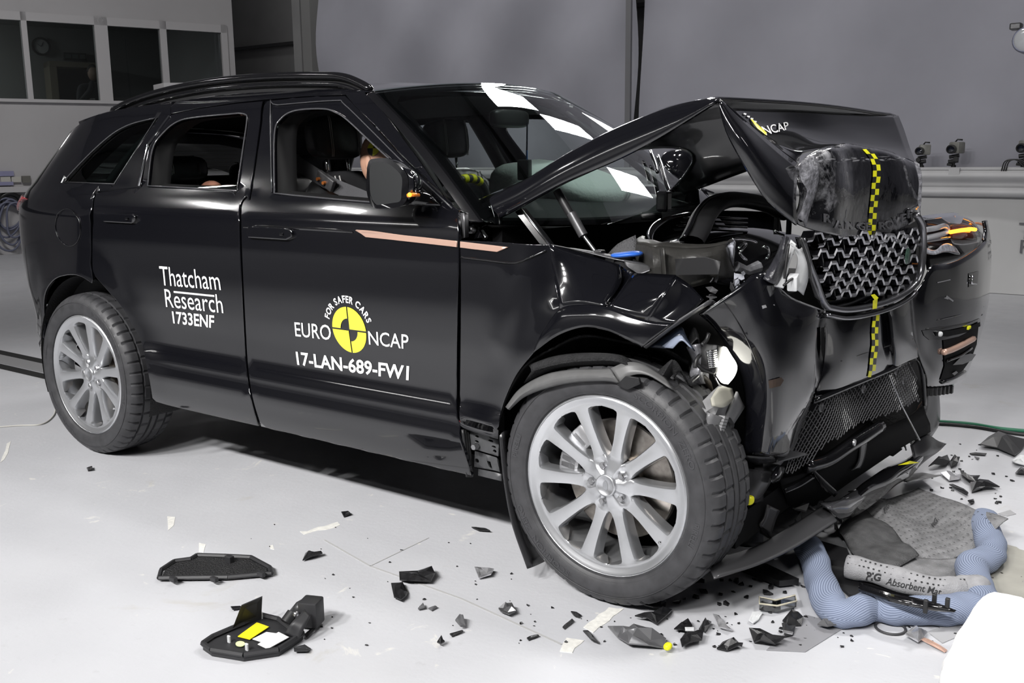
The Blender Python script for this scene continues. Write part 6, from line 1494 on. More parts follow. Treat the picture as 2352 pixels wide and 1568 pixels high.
patch('bracket_blade', [[FP(1780, 1048, -.02), FP(1815, 1035, -.02), FP(1848, 1038, -.02)], [FP(1782, 1062, -.01), FP(1815, 1056, -.01), FP(1856, 1042, -.02)]], SATIN, LB, 4, 6, .004, rough=.006, seed=51)
patch('bumper_foot', [[FP(1706, 1044, -.07), FP(1762, 1048, -.02), FP(1812, 1048, -.03)], [FP(1712, 1062, -.10), FP(1745, 1066, -.06), FP(1782, 1060, -.05)]], SATIN, BMR, 3, 4, .006)
patch('splash_panel', [[FP(1687, 1160, -.10), FP(1725, 1158, -.10), FP(1760, 1160, -.14)], [FP(1686, 1210, -.10), FP(1725, 1215, -.10), FP(1760, 1220, -.14)], [FP(1690, 1252, -.10), FP(1720, 1256, -.10), FP(1760, 1250, -.14)]], SATIN, CAR, 3, 4, .006)
patch('splash_tab', [[FP(1762, 1158, -.06), FP(1790, 1172, -.06)], [FP(1756, 1185, -.06), FP(1780, 1195, -.06)], [FP(1744, 1204, -.06), FP(1772, 1222, -.06)], [FP(1745, 1222, -.09), FP(1772, 1238, -.09)]], SATIN, CAR, 4, 4, .006, cr=(2,))
patch('lower_guard', [[FP(1800, 1122, -.06), FP(1835, 1105, -.06), FP(1866, 1082, -.06)], [FP(1806, 1132, -.05), FP(1838, 1118, -.05), FP(1870, 1098, -.05)]], BLACKGLOSS, CAR, 3, 6, .006)
patch('lower_guard', [[FP(1862, 1072, -.04), FP(1895, 1102, -.04), FP(1925, 1130, -.05)], [FP(1872, 1095, -.06), FP(1890, 1120, -.06), FP(1915, 1140, -.06)]], BLACKGLOSS, CAR, 3, 5, .006)
patch('lower_guard', [[FP(1975, 1010, -.06), FP(1992, 1000, -.06)], [FP(1970, 1060, -.08), FP(1985, 1050, -.08)], [FP(1955, 1080, -.08), FP(1975, 1075, -.08)]], SATIN, CAR, 4, 4, .006)
shards('bay_scrap', 26, (1780, 1100, 1990, 1210, -.22, -.08), BLACK, CAR, 61, (.02, .06), .006)
shards('bay_scrap', 8, (2000, 980, 2110, 1050, -.22, -.10), BLACK, CAR, 63, (.02, .06), .006)
MB().tube([FP(2043, 862, .02), FP(2070, 930, .02), FP(2112, 1010, .02)], .0035, 8).build('aerial_rod', STEEL, CAR, smooth=True)

# ------------------------------------------------------------------ door mirrors
def shell(name, outer, y0, inner_scale, y1, m, parent, c=None, n=5):
    P = [Y(a, b, y0) for a, b in outer]; c = sum(P)/len(P) if c is None else c; G = []
    for k in range(n+1):
        t = k/n; s_ = math.sqrt(max(0, 1-(t*.96)**2)); G.append([c+(p-c)*(inner_scale+(1-inner_scale)*s_)+np.array((0, (y1-y0)*t, 0)) for p in P+[P[0]]])
    mb = MB().grid(G); mb.F.append(tuple(range(n*(len(P)+1), (n+1)*(len(P)+1)-1))); mb.M.append(0)
    return mb.build(name, m, parent, smooth=True)
mo = path([(843, 385), (848, 369), (860, 364), (892, 364), (915, 380), (934, 400), (938, 425), (934, 458), (918, 474), (890, 478), (860, 478), (848, 462), (841, 430), (843, 385)], n=4)
mi_ = path([(849, 388), (852, 376), (862, 371), (888, 374), (909, 389), (923, 408), (922, 440), (919, 461), (900, 466), (862, 470), (853, 455), (848, 430), (849, 388)], n=4)
DM = shell('door_mirror', mo, -1.06, .35, -.955, PAINT, CAR)
P = [Y(a, b, -1.0605) for a, b in mo]; Q = [Y(a, b, -1.054) for a, b in mi_]
MB().grid([[a, b_] for a, b_ in zip(P, Q[:len(P)]+[Q[-1]]*max(0, len(P)-len(Q)))], closed_u=True).build('mirror_bezel', BLACKGLOSS, DM, smooth=True)
cq = sum(Q)/len(Q); MB().add([cq]+Q, [(0, i+1, (i+1) % len(Q)+1) for i in range(len(Q))]).build('mirror_glass', MIRROR, DM)
patch('mirror_cap', [[Y(925, 385, -1.05), Y(945, 392, -1.04), Y(960, 402, -1.0), Y(963, 402, -.95)], [Y(938, 405, -1.06), Y(952, 410, -1.05), Y(964, 415, -1.0), Y(968, 415, -.95)], [Y(938, 440, -1.06), Y(950, 440, -1.05), Y(962, 440, -1.0), Y(966, 440, -.95)], [Y(922, 470, -1.05), Y(936, 462, -1.04), Y(948, 455, -1.0), Y(955, 450, -.95)]], PAINT, DM, 4, 4, .006)
MB().tube([Y(936, 449, -1.065), Y(948, 447, -1.06), Y(961, 448, -1.02)], .0065, 8).build('mirror_indicator', AMBER, DM, smooth=True)
pillow(Y(941, 447, -1.07), (.014, .012, .014), None, 2.1, 10, 8).build('indicator_bulb', AMBERLIT, DM, smooth=True)
patch('mirror_foot', [[Y(950, 440, -.95), Y(985, 446, -.91), Y(1012, 466, -.895)], [Y(945, 468, -.95), Y(985, 472, -.915), Y(1010, 478, -.90)]], BLACKGLOSS, DM, 3, 4, .02)
# far side mirror: rounded cap seen from the front
lmx = Y(1568, 385, 1.0)
LM = pillow(lmx, (.15, .30, .185), rotm(z=-.15), 2.7, 24, 16).build('door_mirror', PAINT, CAR, smooth=True)
MB().tube([lmx+np.array((.06, .02, -.065)), lmx+np.array((.055, .10, -.06)), lmx+np.array((.02, .15, -.05))], .008, 8).build('mirror_indicator', AMBER, LM, smooth=True)
MB().tube([lmx+np.array((0, -.08, -.07)), (lmx[0]+.05, .90, 1.21)], .03, 10).build('mirror_foot', BLACKGLOSS, LM, smooth=True)
# wipers on the screen
for P_, r_ in (([(1485, 360), (1497, 392), (1500, 408)], .008), ([(1502, 372), (1512, 400), (1522, 440), (1528, 455)], .010)):
    MB().tube(catmull([np.array(hitter(wsc)(a, b, .03)[0]) if hitter(wsc)(a, b, .03) is not None else X(a, b, 2.4) for a, b in P_], 4), r_, 8).build('wiper_arm', BLACKGLOSS, CAR, smooth=True)
MB().box(X(1525, 462, 2.50), (.05, .05, .08), bev=.01).build('wiper_pivot', BLACKGLOSS, CAR)

# ------------------------------------------------------------------ stickers, lettering, tape
def quad_text(s, q, m, name='sticker_lettering', bold=0., parent=None):
    """text stretched into the photo quad (top-left, top-right, bottom-left, bottom-right) on the body side"""
    V, Fc = text_mesh(s, bold); lo = V.min(0); hi = V.max(0); lo[1] = min(lo[1], 0.) if lo[1] < -.05 else lo[1]
    C4 = [S(340+a/3.5636, 580+b/3.5636) for a, b in q]; U = (V-lo)/(hi-lo); P = []
    uv = [C4[0]*(1-u)*v+C4[1]*u*v+C4[2]*(1-u)*(1-v)+C4[3]*u*(1-v) for u, v in U]
    W = side(np.array(uv)); W[:, 1] -= .0018
    return obj(name, W, Fc, m, parent)
quad_text('Thatcham', [(93, 110), (580, 152), (108, 267), (600, 308)], WHITEVINYL, parent=RDOOR)
quad_text('Research', [(135, 297), (605, 345), (150, 445), (620, 497)], WHITEVINYL, parent=RDOOR)
quad_text('1733ENF', [(197, 478), (545, 513), (210, 580), (543, 620)], WHITEVINYL, bold=.022, parent=RDOOR)
C4 = [S(340+a/3.5636, 580+b/3.5636) for a, b in ((212, 313), (545, 347), (546, 362), (213, 328))]
Wq = side(np.array(C4)); Wq[:, 1] -= .0018; obj('sticker_bar', Wq, [(0, 1, 2, 3)], WHITEVINYL, RDOOR)
quad_text('EURO', [(1200, 567), (1498, 592), (1210, 684), (1502, 718)], WHITEVINYL, bold=.006, parent=FDOOR)
quad_text('NCAP', [(1803, 640), (2135, 670), (1812, 752), (2135, 792)], WHITEVINYL, bold=.006, parent=FDOOR)
quad_text('17-LAN-689-FW1', [(1210, 806), (2140, 925), (1225, 920), (2135, 1047)], WHITEVINYL, bold=.024, parent=FDOOR)
cc_ = S(802.5, 757.5); rx = (S(340+1783/3.5636, 580+650/3.5636)[0]-S(340+1513/3.5636, 580+612/3.5636)[0])/2; rz_ = (S(340+1632/3.5636, 580+442/3.5636)[1]-S(340+1663/3.5636, 580+820/3.5636)[1])/2
rc = (rx+rz_)/2
def sidepts(L_, off): W = side(np.array([(cc_[0]+a*rc, cc_[1]+b*rc) for a, b in L_])); W[:, 1] -= off; return W
for k in range(4):
    g = .035; a0 = k*math.pi/2; arc = [a0+t*math.pi/2 for t in np.linspace(0, 1, 15)]
    sx, sz = (1 if k in (0, 3) else -1), (1 if k in (0, 1) else -1)
    if k in (0, 2): L_ = [(g*sx, g*sz)]+[(max(abs(math.cos(a)), g)*sx, max(abs(math.sin(a)), g)*sz) for a in arc]; Fc = [tuple(range(len(L_)))]
    else:
        o_ = [(max(abs(math.cos(a)), g)*sx, max(abs(math.sin(a)), g)*sz) for a in arc]; i_ = [(max(.5*abs(math.cos(a)), g)*sx, max(.5*abs(math.sin(a)), g)*sz) for a in arc]
        L_ = o_+i_; n_ = len(o_); Fc = [(i, i+1, n_+i+1, n_+i) for i in range(n_-1)]
    obj('sticker_quadrant', sidepts(L_, .0018), Fc, YELVINYL, FDOOR)
msg = 'FOR SAFER CARS'; tot = 0; items = []
for ch in msg:
    if ch == ' ': items.append((None, .30)); tot += .30; continue
    V, Fc = text_mesh(ch, .03); w_ = V[:, 0].max()-V[:, 0].min(); items.append(((V-[V[:, 0].min(), 0], Fc), w_)); tot += w_+.10
r0 = 1.19; hgt = .30; k_ = (math.pi*.80)/tot; a = math.pi/2+tot*k_/2
for it, w_ in items:
    if it is not None:
        V, Fc = it; L_ = []
        for v in V:
            ang = a-v[0]*k_; rr = r0+v[1]*hgt/.72; L_.append((rr*math.cos(ang), rr*math.sin(ang)))
        obj('sticker_lettering', sidepts(L_, .0018), Fc, WHITEVINYL, FDOOR)
        a -= (w_+.10)*k_
    else: a -= w_*k_
# bonnet sticker remains
def hit_text(s, q, h, m, parent, bold=0., off=.007, name='sticker_lettering'):
    V, Fc = text_mesh(s, bold); lo = V.min(0); hi = V.max(0); U = (V-lo)/(hi-lo); P = []
    for u, v in U:
        px = [q[0][i]*(1-u)*v+q[1][i]*u*v+q[2][i]*(1-u)*(1-v)+q[3][i]*u*(1-v) for i in (0, 1)]
        w = h(px[0], px[1], off)
        if w is None: return None
        P.append(w[0])
    return obj(name, P, Fc, m, parent)
hit_text('NCAP', [(1744, 294), (1805, 281), (1757, 315), (1809, 300)], hT, WHITEVINYL, BTOP, .01)
pp = on(hT, [(1719, 276), (1724, 277), (1758, 309), (1757, 315), (1736, 299)], .007)
if len(pp) > 3: obj('sticker_quadrant', pp, [tuple(range(len(pp)))], YELVINYL, BTOP)
for k, (a, b) in enumerate([(1704, 262), (1712, 268), (1720, 273), (1728, 280)]):
    pp = on(hT, [(a, b), (a+6, b+1), (a+5, b+5), (a-1, b+3)], .007)
    if len(pp) == 4: obj('sticker_lettering', pp, [(0, 1, 2, 3)], WHITEVINYL, BTOP)
# yellow and black measuring tape down the nose and bumper
def tape(ctr, h, parent, wpx=18, n=16, slant=0.):
    C_ = catmull(ctr, 12); C_ = np.array(C_); L_ = np.r_[0, np.cumsum(np.linalg.norm(np.diff(C_, axis=0), axis=1))]
    def pos(s_): return np.array((np.interp(s_, L_, C_[:, 0]), np.interp(s_, L_, C_[:, 1])))
    for k in range(n):
        for c_ in (0, 1):
            q = []
            for s_, e_ in ((k, 0), (k, 1), (k+1, 1), (k+1, 0)):
                p = pos(L_[-1]*s_/n); x_ = p[0]+(c_+e_-1)*wpx/2; w = h(x_, p[1]+slant*(c_+e_-1), .0065)
                if w is not None: q.append(w[0])
            if len(q) == 4: obj('tape_square', q, [(0, 1, 2, 3)], YELLOW if (k+c_) % 2 == 0 else YBLACK, parent)
tape([(1986, 345), (1998, 358), (2007, 374), (2010, 398), (2007, 424), (2005, 450), (2002, 476), (2000, 500), (1998, 526), (1998, 543)], hN, NOSE, 18, 15)
tape([(2009, 708), (2008, 730), (2005, 760), (2006, 790), (2002, 820), (2000, 845), (1997, 864)], hC, BMC, 15, 11)
pp = [FP(2000, 677, .04), FP(2009, 675, .04), FP(2018, 684, .04), FP(2010, 690, .04)]; obj('tape_square', pp, [(0, 1, 2, 3)], YELLOW, grl)
pp = [FP(2005, 690, .035), FP(2016, 684, .035), FP(2014, 708, .03), FP(2004, 710, .03)]; obj('tape_square', pp, [(0, 1, 2, 3)], YELLOW, grl)
# raised letters along the bonnet lip
LETM = mat('dark_letter', (.13, .13, .14), .25, metal=.5, coat=.8)
for ch, px, py, tl in (('R', 1886, 508, .12), ('A', 1912, 522, .12), ('N', 1936, 525, .08), ('G', 1962, 527, .03), ('E', 1980, 527, 0), ('R', 2012, 526, -.05), ('O', 2026, 524, -.12), ('V', 2046, 517, -.2), ('E', 2062, 509, -.3), ('R', 2077, 500, -.4)):
    V, Fc = text_mesh(ch, .012); P = []; ok = True
    for v in V:
        w = hN(px+v[0]*24, py-v[1]*25+v[0]*24*tl, .010)
        if w is None: ok = False; break
        P.append(w[0])
    if ok:
        n_ = len(P); o = obj('bonnet_letter', P, Fc, LETM, NOSE); sm = o.modifiers.new('thickness', 'SOLIDIFY'); sm.thickness = .006; sm.offset = 0
# ------------------------------------------------------------------ torn front lip hanging to the floor
LIPP = (3.26, 0, 0); LIPN = (1, -.145, 0)
def LP(px, py, off=0.): return onplane(px, py, (LIPP[0]+off, 0, 0), LIPN)
LIPM = mat('lip_plastic', (.05, .05, .053), .30)
lip = patch('front_lip', [[LP(1624, 1286, -.05), LP(1720, 1262, -.03), LP(1800, 1220, -.01), LP(1888, 1163, .0)],
                          [LP(1629, 1302, .01), LP(1726, 1276, .03), LP(1812, 1233, .05), LP(1904, 1174, .06)],
                          [LP(1640, 1328, .07), LP(1738, 1297, .09), LP(1826, 1256, .11), LP(1922, 1196, .12)]], LIPM, None, 5, 7, .006)
tag(lip, 'long torn black front lip strip leaning from wheel to floor', 'car part')
MB().tube([LP(1650, 1316, .03), LP(1740, 1280, .045), LP(1830, 1236, .06), LP(1900, 1185, .07)], .006, 6).build('lip_crease', SATIN, lip, smooth=True)
patch('lip_wrap', [[LP(1884, 1158, .03), LP(1940, 1140, .02), LP(1985, 1118, .0)], [LP(1905, 1170, .09), LP(1945, 1150, .08), LP(1990, 1128, .05)], [LP(1922, 1188, .08), LP(1950, 1172, .09), LP(1985, 1150, .07)], [LP(1932, 1192, .05), LP(1956, 1186, .06), LP(1980, 1165, .05)]], mat('bent_gloss_trim', (.06, .06, .065), .12, coat=1.), lip, 5, 6, .005, rough=.012, seed=71)
patch('lip_end', [[LP(1955, 1135, .0), LP(2000, 1098, .0), LP(2060, 1066, .0), LP(2120, 1032, -.02)], [LP(1965, 1150, .07), LP(2015, 1112, .06), LP(2075, 1080, .05), LP(2140, 1032, .0)], [LP(1956, 1188, .05), LP(2010, 1150, .05), LP(2070, 1106, .04), LP(2110, 1076, .0)]], BLACKGLOSS, lip, 5, 7, .006, rough=.007, seed=72)
patch('lip_tip', [[LP(2095, 1020, .0), LP(2125, 1000, -.02), LP(2172, 1022, -.02)], [LP(2100, 1048, .02), LP(2130, 1035, .01), LP(2165, 1028, .0)], [LP(2105, 1075, .01), LP(2120, 1062, .0), LP(2140, 1045, .0)]], SATIN, lip, 5, 6, .005, rough=.012, seed=73)
pp = [LP(2062, 1068, .052), LP(2090, 1058, .05), LP(2112, 1062, .04), LP(2085, 1066, .056)]; obj('tape_square', pp, [(0, 1, 2, 3)], YELLOW, lip)

# ------------------------------------------------------------------ absorbent socks and mats
def stripes(name, a, b, scale):
    m = bpy.data.materials.new(name); m.use_nodes = True; nt = m.node_tree; bs = nt.nodes['Principled BSDF']
    tc = nt.nodes.new('ShaderNodeUVMap'); wv = nt.nodes.new('ShaderNodeTexWave'); wv.inputs['Scale'].default_value = scale; wv.bands_direction = 'X'
    nt.links.new(tc.outputs[0], wv.inputs['Vector']); mx = nt.nodes.new('ShaderNodeMix'); mx.data_type = 'RGBA'
    mx.inputs[6].default_value = (*a, 1); mx.inputs[7].default_value = (*b, 1); nt.links.new(wv.outputs['Fac'], mx.inputs[0]); nt.links.new(mx.outputs[2], bs.inputs['Base Color'])
    bs.inputs['Roughness'].default_value = .9; return m
SOCKM = stripes('blue_striped_sock', (.115, .14, .21), (.27, .315, .42), 13.)
def sock(px, r_, label, seed, dents=()):
    rnd = random.Random(seed); P = catmull([at(a, b, z=r_*.9) for a, b in px], 10); n = 20; V = []; F = []; UV = []
    m_ = len(P)
    for i, p in enumerate(P):
        a = P[max(0, i-1)]; b = P[min(m_-1, i+1)]; t = (b-a)/np.linalg.norm(b-a); sd = np.array((t[1], -t[0], 0)); sd /= np.linalg.norm(sd)
        e_ = min(i, m_-1-i)/4.; rr = r_*min(1., math.sqrt(max(.02, 1-(1-min(1., e_))**2)))
        tw = .9*math.sin(i*.21+seed)
        for k in range(n):
            q = 2*math.pi*k/n; w = 1+.035*math.sin(3*q+i*.45+seed)+.03*math.sin(i*.8+2*q)+.05*math.sin(i*.23+seed)
            z = math.sin(q)*rr*w*.95; z = max(z, -r_*.88)
            V.append(p+sd*math.cos(q)*rr*w*1.08+np.array((0, 0, z))); UV.append((k/n+tw*.15, i/m_))
    for i in range(m_-1):
        for k in range(n): F.append((i*n+k, i*n+(k+1) % n, (i+1)*n+(k+1) % n, (i+1)*n+k))
    F += [tuple(range(n))[::-1], tuple((m_-1)*n+k for k in range(n))]
    o = obj('absorbent_sock', V, F, SOCKM, smooth=True)
    uv = o.data.uv_layers.new(name='UVMap')
    for pl in o.data.polygons:
        us = [UV[v][0] for v in pl.vertices]
        for li, v in zip(pl.loop_indices, pl.vertices):
            u = UV[v][0]
            if max(us)-min(us) > .5 and u < min(us)+.3: u += 1
            uv.data[li].uv = (u, UV[v][1])
    return tag(o, label, 'absorbent sock', 'blue absorbent socks')
sock([(1850, 1240), (1872, 1290), (1888, 1345), (1915, 1398), (1955, 1408), (2000, 1392), (2060, 1400), (2130, 1402), (2200, 1398), (2262, 1392)], .046, 'long bent blue striped absorbent sock lying on the floor before the car', 2)
sock([(2262, 1180), (2262, 1215), (2278, 1258), (2268, 1282), (2232, 1300), (2246, 1345), (2268, 1392), (2290, 1430)], .046, 'kinked blue striped absorbent sock beside the white block', 5)
MATM = mat('grey_absorbent_mat', (.20, .20, .205), .95, noise=(22, .28, 8), bump=(220, .6))
INK = mat('mat_print', (.035, .035, .037), .9)
def floor_sheet(name, px, zf, m, label, cat, group=None, nu=24, th=.004, seed=1, amp=.012):
    """sheet on the floor: px is a quad of photo points (corner order round), zf lifts its surface"""
    rnd = random.Random(seed); W = [(rnd.uniform(4, 16), rnd.uniform(-14, 14), rnd.uniform(0, 6)) for _ in range(5)]
    C_ = [at(a, b, z=.01) for a, b in px]; G = []
    for i in range(nu+1):
        u = i/nu; row = []
        for j in range(nu+1):
            v = j/nu; p = C_[0]*(1-u)*(1-v)+C_[1]*u*(1-v)+C_[2]*u*v+C_[3]*(1-u)*v
            z = .008+zf(u, v)+amp*abs(sum(math.sin(a*p[0]+b*p[1]+c_) for a, b, c_ in W))/2.5
            row.append(np.array((p[0], p[1], z)))
        G.append(row)
    o = MB().grid(G).build(name, m, smooth=True); s_ = o.modifiers.new('thickness', 'SOLIDIFY'); s_.thickness = th; s_.offset = 1
    tag(o, label, cat, group); return o, G
mA, GA = floor_sheet('absorbent_mat', [(1935, 1190), (2110, 1120), (2310, 1252), (2060, 1312)], lambda u, v: .05*math.exp(-((u-.35)/.15)**2)*(1-v)+.09*u*v*math.exp(-((u-1)/.3)**2), MATM, 'grey dotted absorbent mat spread under the torn lip', 'mat', 'grey absorbent mats', seed=4)
mB, GB_ = floor_sheet('absorbent_mat', [(2080, 1148), (2070, 1100), (2118, 1092), (2160, 1122)], lambda u, v: .01+.05*(1-u), MATM, 'small grey absorbent mat corner behind the torn lip', 'mat', 'grey absorbent mats', nu=12, seed=6)
mC, GC_ = floor_sheet('absorbent_mat', [(1925, 1235), (1975, 1160), (2110, 1290), (2000, 1338)], lambda u, v: .012+.03*(1-v)*math.sin(u*3.1), mat('shaded_mat', (.07, .07, .072), .8, noise=(25, .35, 8), bump=(200, .6)), 'dark shaded absorbent mat half under the lip strip', 'mat', 'grey absorbent mats', nu=16, seed=9)  # same mat in darker grey: shade below the bumper put into its colour
mD, GD_ = floor_sheet('absorbent_mat', [(2030, 1286), (2236, 1284), (2232, 1338), (2060, 1330)], lambda u, v: .0, MATM, 'narrow grey absorbent mat strip behind the rolled mat', 'mat', 'grey absorbent mats', nu=14, seed=12)
def on_grid(G, u, v, off=.006):
    n = len(G)-1; i = min(n-1, int(u*n)); j = min(n-1, int(v*n)); a, b = u*n-i, v*n-j
    p = G[i][j]*(1-a)*(1-b)+G[i+1][j]*a*(1-b)+G[i+1][j+1]*a*b+G[i][j+1]*(1-a)*b; return p+np.array((0, 0, off))
dt = MB()
for i in range(22):
    for j in range(15):
        p = on_grid(GA, (i+.5+.5*(j % 2))/23, (j+.5)/15.5, .0065); s_ = .0035; dt.add([p+[-s_, -s_*.6, 0], p+[s_, -s_*.6, 0], p+[s_, s_*.6, 0], p+[-s_, s_*.6, 0]], [(0, 1, 2, 3)])
d_o = dt.build('mat_dot', INK, mA); d_o['kind'] = 'stuff'
def mat_text(s, G, u0, v0, du, dv, parent, bold=0.):
    V, Fc = text_mesh(s, bold); w = V[:, 0].max()
    obj('mat_lettering', [on_grid(G, u0+du[0]*v[0]/w+dv[0]*v[1], v0+du[1]*v[0]/w+dv[1]*v[1], .0075) for v in V], Fc, INK, parent)
mat_text('PIG', GA, .60, .62, (.10, -.06), (.02, -.07), mA, .03); mat_text('PIG', GA, .30, .30, (.10, -.06), (.02, -.07), mA, .03)
DEBU = mat('undertray_black', (.010, .010, .011), .35)
# rolled mat with print
P = [at(1945, 1300, z=.05), at(2000, 1312, z=.05), at(2080, 1335, z=.05), at(2160, 1352, z=.05), at(2215, 1352, z=.05)]
P = catmull(P, 6); ROLLM = mat('rolled_mat_grey', (.30, .30, .31), .9, noise=(40, .12), bump=(260, .4))
RV = MB().tube(P, [.038+.003*math.sin(i*.7) for i in range(len(P))], 18).build('rolled_mat', ROLLM, smooth=True); tag(RV, 'grey absorbent mat rolled into a tube with printed lettering', 'mat', 'grey absorbent mats')
pillow(P[-1]+np.array((.02, .01, .0)), (.11, .09, .085), None, 2.4, 18, 12, lambda q: q*(1+.10*math.sin(q[0]*70)+.08*math.sin(q[1]*60+q[2]*40))).build('crumpled_end', ROLLM, RV, smooth=True)
hRV = hitter(RV)
hit_text('Absorbent Mat', [(2040, 1326), (2165, 1352), (2034, 1341), (2160, 1366)], hRV, INK, RV, .01, .002, 'mat_lettering')
hit_text('PIG', [(1992, 1312), (2026, 1318), (1988, 1330), (2022, 1334)], hRV, INK, RV, .04, .002, 'mat_lettering')
for i in range(1, 26):
    for j in (-.5, .35):
        p = P[min(len(P)-1, i)]; 
        if i < len(P): MB().box(p+np.array((0, -.030 if j < 0 else -.012, .024 if j < 0 else .036)), (.005, .004, .003)).build('mat_dot', INK, RV)
P_ = [at(a, b, z=.0) for a, b in [(1880, 1262), (1935, 1282), (1995, 1302), (2100, 1345), (2215, 1378), (2200, 1398), (2110, 1392), (2010, 1385), (1950, 1372), (1905, 1330)]]
tag(MB().prism(P_, (0, 0, .002), (0, 0, .012)).build('undertray_panel', DEBU), 'flat black undertray piece inside the loop of the sock', 'car part')
for k, pp in enumerate(([(1860, 1240), (1945, 1265), (1960, 1300), (1900, 1290)], [(1700, 1305), (1760, 1300), (1835, 1335), (1790, 1340)])):
    tag(MB().prism([at(a, b, z=.02) for a, b in pp], (0, 0, -.01), (0, 0, .01)).build('undertray_panel', DEBU), ('small black panel wedged between lip and sock', 'thin black blade lying under the lip strip')[k], 'car part')
# long clip rail lying across the sock
tr_ = patch('trim_rail', [[at(1975, 1340, z=.10), at(2060, 1366, z=.11), at(2140, 1385, z=.11), at(2196, 1402, z=.10)], [at(1972, 1354, z=.095), at(2055, 1380, z=.105), at(2130, 1396, z=.105), at(2190, 1406, z=.095)]], BLACKGLOSS, None, 3, 8, .012)
tag(tr_, 'long black plastic trim rail with clips resting on the sock', 'car part')
for a, b in ((2126, 1392), (2146, 1378), (2176, 1388)): MB().box(at(a, b, z=.115), (.012, .012, .04), bev=.002).build('clip', BLACK, tr_)
# white block at the lower right
px = [(2165, 1510), (2190, 1462), (2226, 1404), (2256, 1362), (2282, 1350), (2330, 1358), (2420, 1395), (2440, 1620), (2140, 1640)]
zt_ = .24; T = [at(a, b, z=zt_) for a, b in ragged(px, 2.5)]; c = sum(T)/len(T); G = []
for s_, z in ((0., zt_+.004), (.5, zt_+.004), (.93, zt_+.002), (.98, zt_-.006), (1.0, zt_-.02), (1.005, .12), (1.0, .0)):
    G.append([np.array((c[0]+(p[0]-c[0])*s_, c[1]+(p[1]-c[1])*s_, z)) for p in T+[T[0]]])
tag(MB().grid(G).build('white_foam_block', mat('white_foam', (.92, .92, .92), .85, bump=(60, .5)), smooth=True), 'bright white foam block at the lower right corner', 'block')

# ------------------------------------------------------------------ broken pieces on the floor
DEB = mat('debris_black', (.014, .014, .015), .25, noise=(60, .4)); DEBM = mat('debris_matt', (.024, .024, .026), .5); DEBG = mat('debris_grey', (.10, .10, .105), .35); SILV = mat('debris_silver', (.55, .55, .57), .25, metal=.7, noise=(60, .3))
def shard(px, label, m=DEB, h=.015, th=.004, seed=1, name='plastic_shard', cat='debris', group='broken pieces on the floor', peaks=0):
    """bent torn plate lying on the floor; px is its outline in the photo"""
    rnd = random.Random(seed); P = [at(a, b, z=.004) for a, b in px]; c = sum(P)/len(P); n = len(P)
    Zs = [.002+h*rnd.random()*.8 for _ in P]; zc = h*rnd.uniform(.6, 1.2)
    V = [np.array((p[0], p[1], z+th)) for p, z in zip(P, Zs)]+[np.array((c[0], c[1], zc+th))]
    mid = []
    for i in range(n):
        q = (V[i]+V[n])*.5; q = q+np.array((rnd.uniform(-.1, .1)*.02, rnd.uniform(-.1, .1)*.02, h*rnd.uniform(-.3, .5))); q[2] = max(q[2], th+.001); mid.append(q)
    V = V+mid; F = []
    for i in range(n):
        j = (i+1) % n; F += [(i, j, n+1+j), (i, n+1+j, n+1+i), (n+1+i, n+1+j, n)]
    b = len(V); VB = [v-np.array((0, 0, th)) for v in V]; F2 = [tuple(k+b for k in f[::-1]) for f in F]; E_ = [(i, i+b, (i+1) % n+b, (i+1) % n) for i in range(n)]
    o = obj(name, V+VB, F+F2+E_, m); tag(o, label, cat, group); return o
def rect(x0, y0, x1, y1, seed, k=7):
    rnd = random.Random(seed); cx, cy, a, b = (x0+x1)/2, (y0+y1)/2, (x1-x0)/2, (y1-y0)/2
    return [(cx+a*rnd.uniform(.65, 1.05)*math.cos(2*math.pi*i/k), cy+b*rnd.uniform(.6, 1.05)*math.sin(2*math.pi*i/k)) for i in range(k)]
# perforated tray
tp = [(366, 1336), (371, 1317), (401, 1297), (439, 1292), (453, 1283), (516, 1285), (577, 1288), (621, 1312), (624, 1325), (524, 1334)]
P = [at(a, b, z=.0) for a, b in tp]; e_ = empty('vent_panel', sum(P)/len(P)); tag(e_, 'flat black perforated vent panel lying alone on the floor', 'car part')
c = sum(P)/len(P)
MB().prism([c+(p-c)*.93 for p in P], (0, 0, .004), (0, 0, .012)).build('mesh_plate', mat('perforated_black', (.016, .016, .017), .45, bump=(160, 1.)), e_)
for i in range(len(P)):
    a, b = P[i], P[(i+1) % len(P)]; MB().tube([a+[0, 0, .014], b+[0, 0, .014]], .008, 6).build('rim', DEBM, e_)
for a, b in ((398, 1330), (492, 1330), (600, 1318)): MB().box(at(a, b, z=.02), (.028, .015, .016), bev=.002).build('clip', DEBM, e_)
MB().box(at(527, 1285, z=.02), (.03, .02, .03), bev=.003).build('latch', DEBM, e_)
# trim tray with labels and motor
tp = [(466, 1486), (489, 1470), (531, 1452), (560, 1440), (600, 1420), (640, 1430), (668, 1452), (696, 1462), (668, 1482), (640, 1500), (560, 1512), (486, 1500)]
P = [at(a, b, z=.01) for a, b in tp]; c = sum(P)/len(P); e_ = empty('trim_tray', (c[0], c[1], 0)); tag(e_, 'broken black trim tray with yellow and white labels and small motor', 'car part')
MB().prism(P, (0, 0, -.008), (0, 0, .006)).build('tray_floor', DEBM, e_)
for i in range(len(P)): MB().tube([P[i]+[0, 0, .012], P[(i+1) % len(P)]+[0, 0, .012]], .008, 6).build('tray_rim', DEBM, e_)
b0 = at(531, 1450, z=.01); b1 = at(600, 1424, z=.01); MB().prism([b0, b1, b1+[.0, .01, .075], b0+[.03, .02, .085]], (0, 0, 0), (.006, -.006, 0)).build('upright_flap', DEBM, e_)
def lab(nm, px, m, z=.02): MB().prism([at(a, b, z=z) for a, b in px], (0, 0, 0), (0, 0, .002)).build(nm, m, e_)
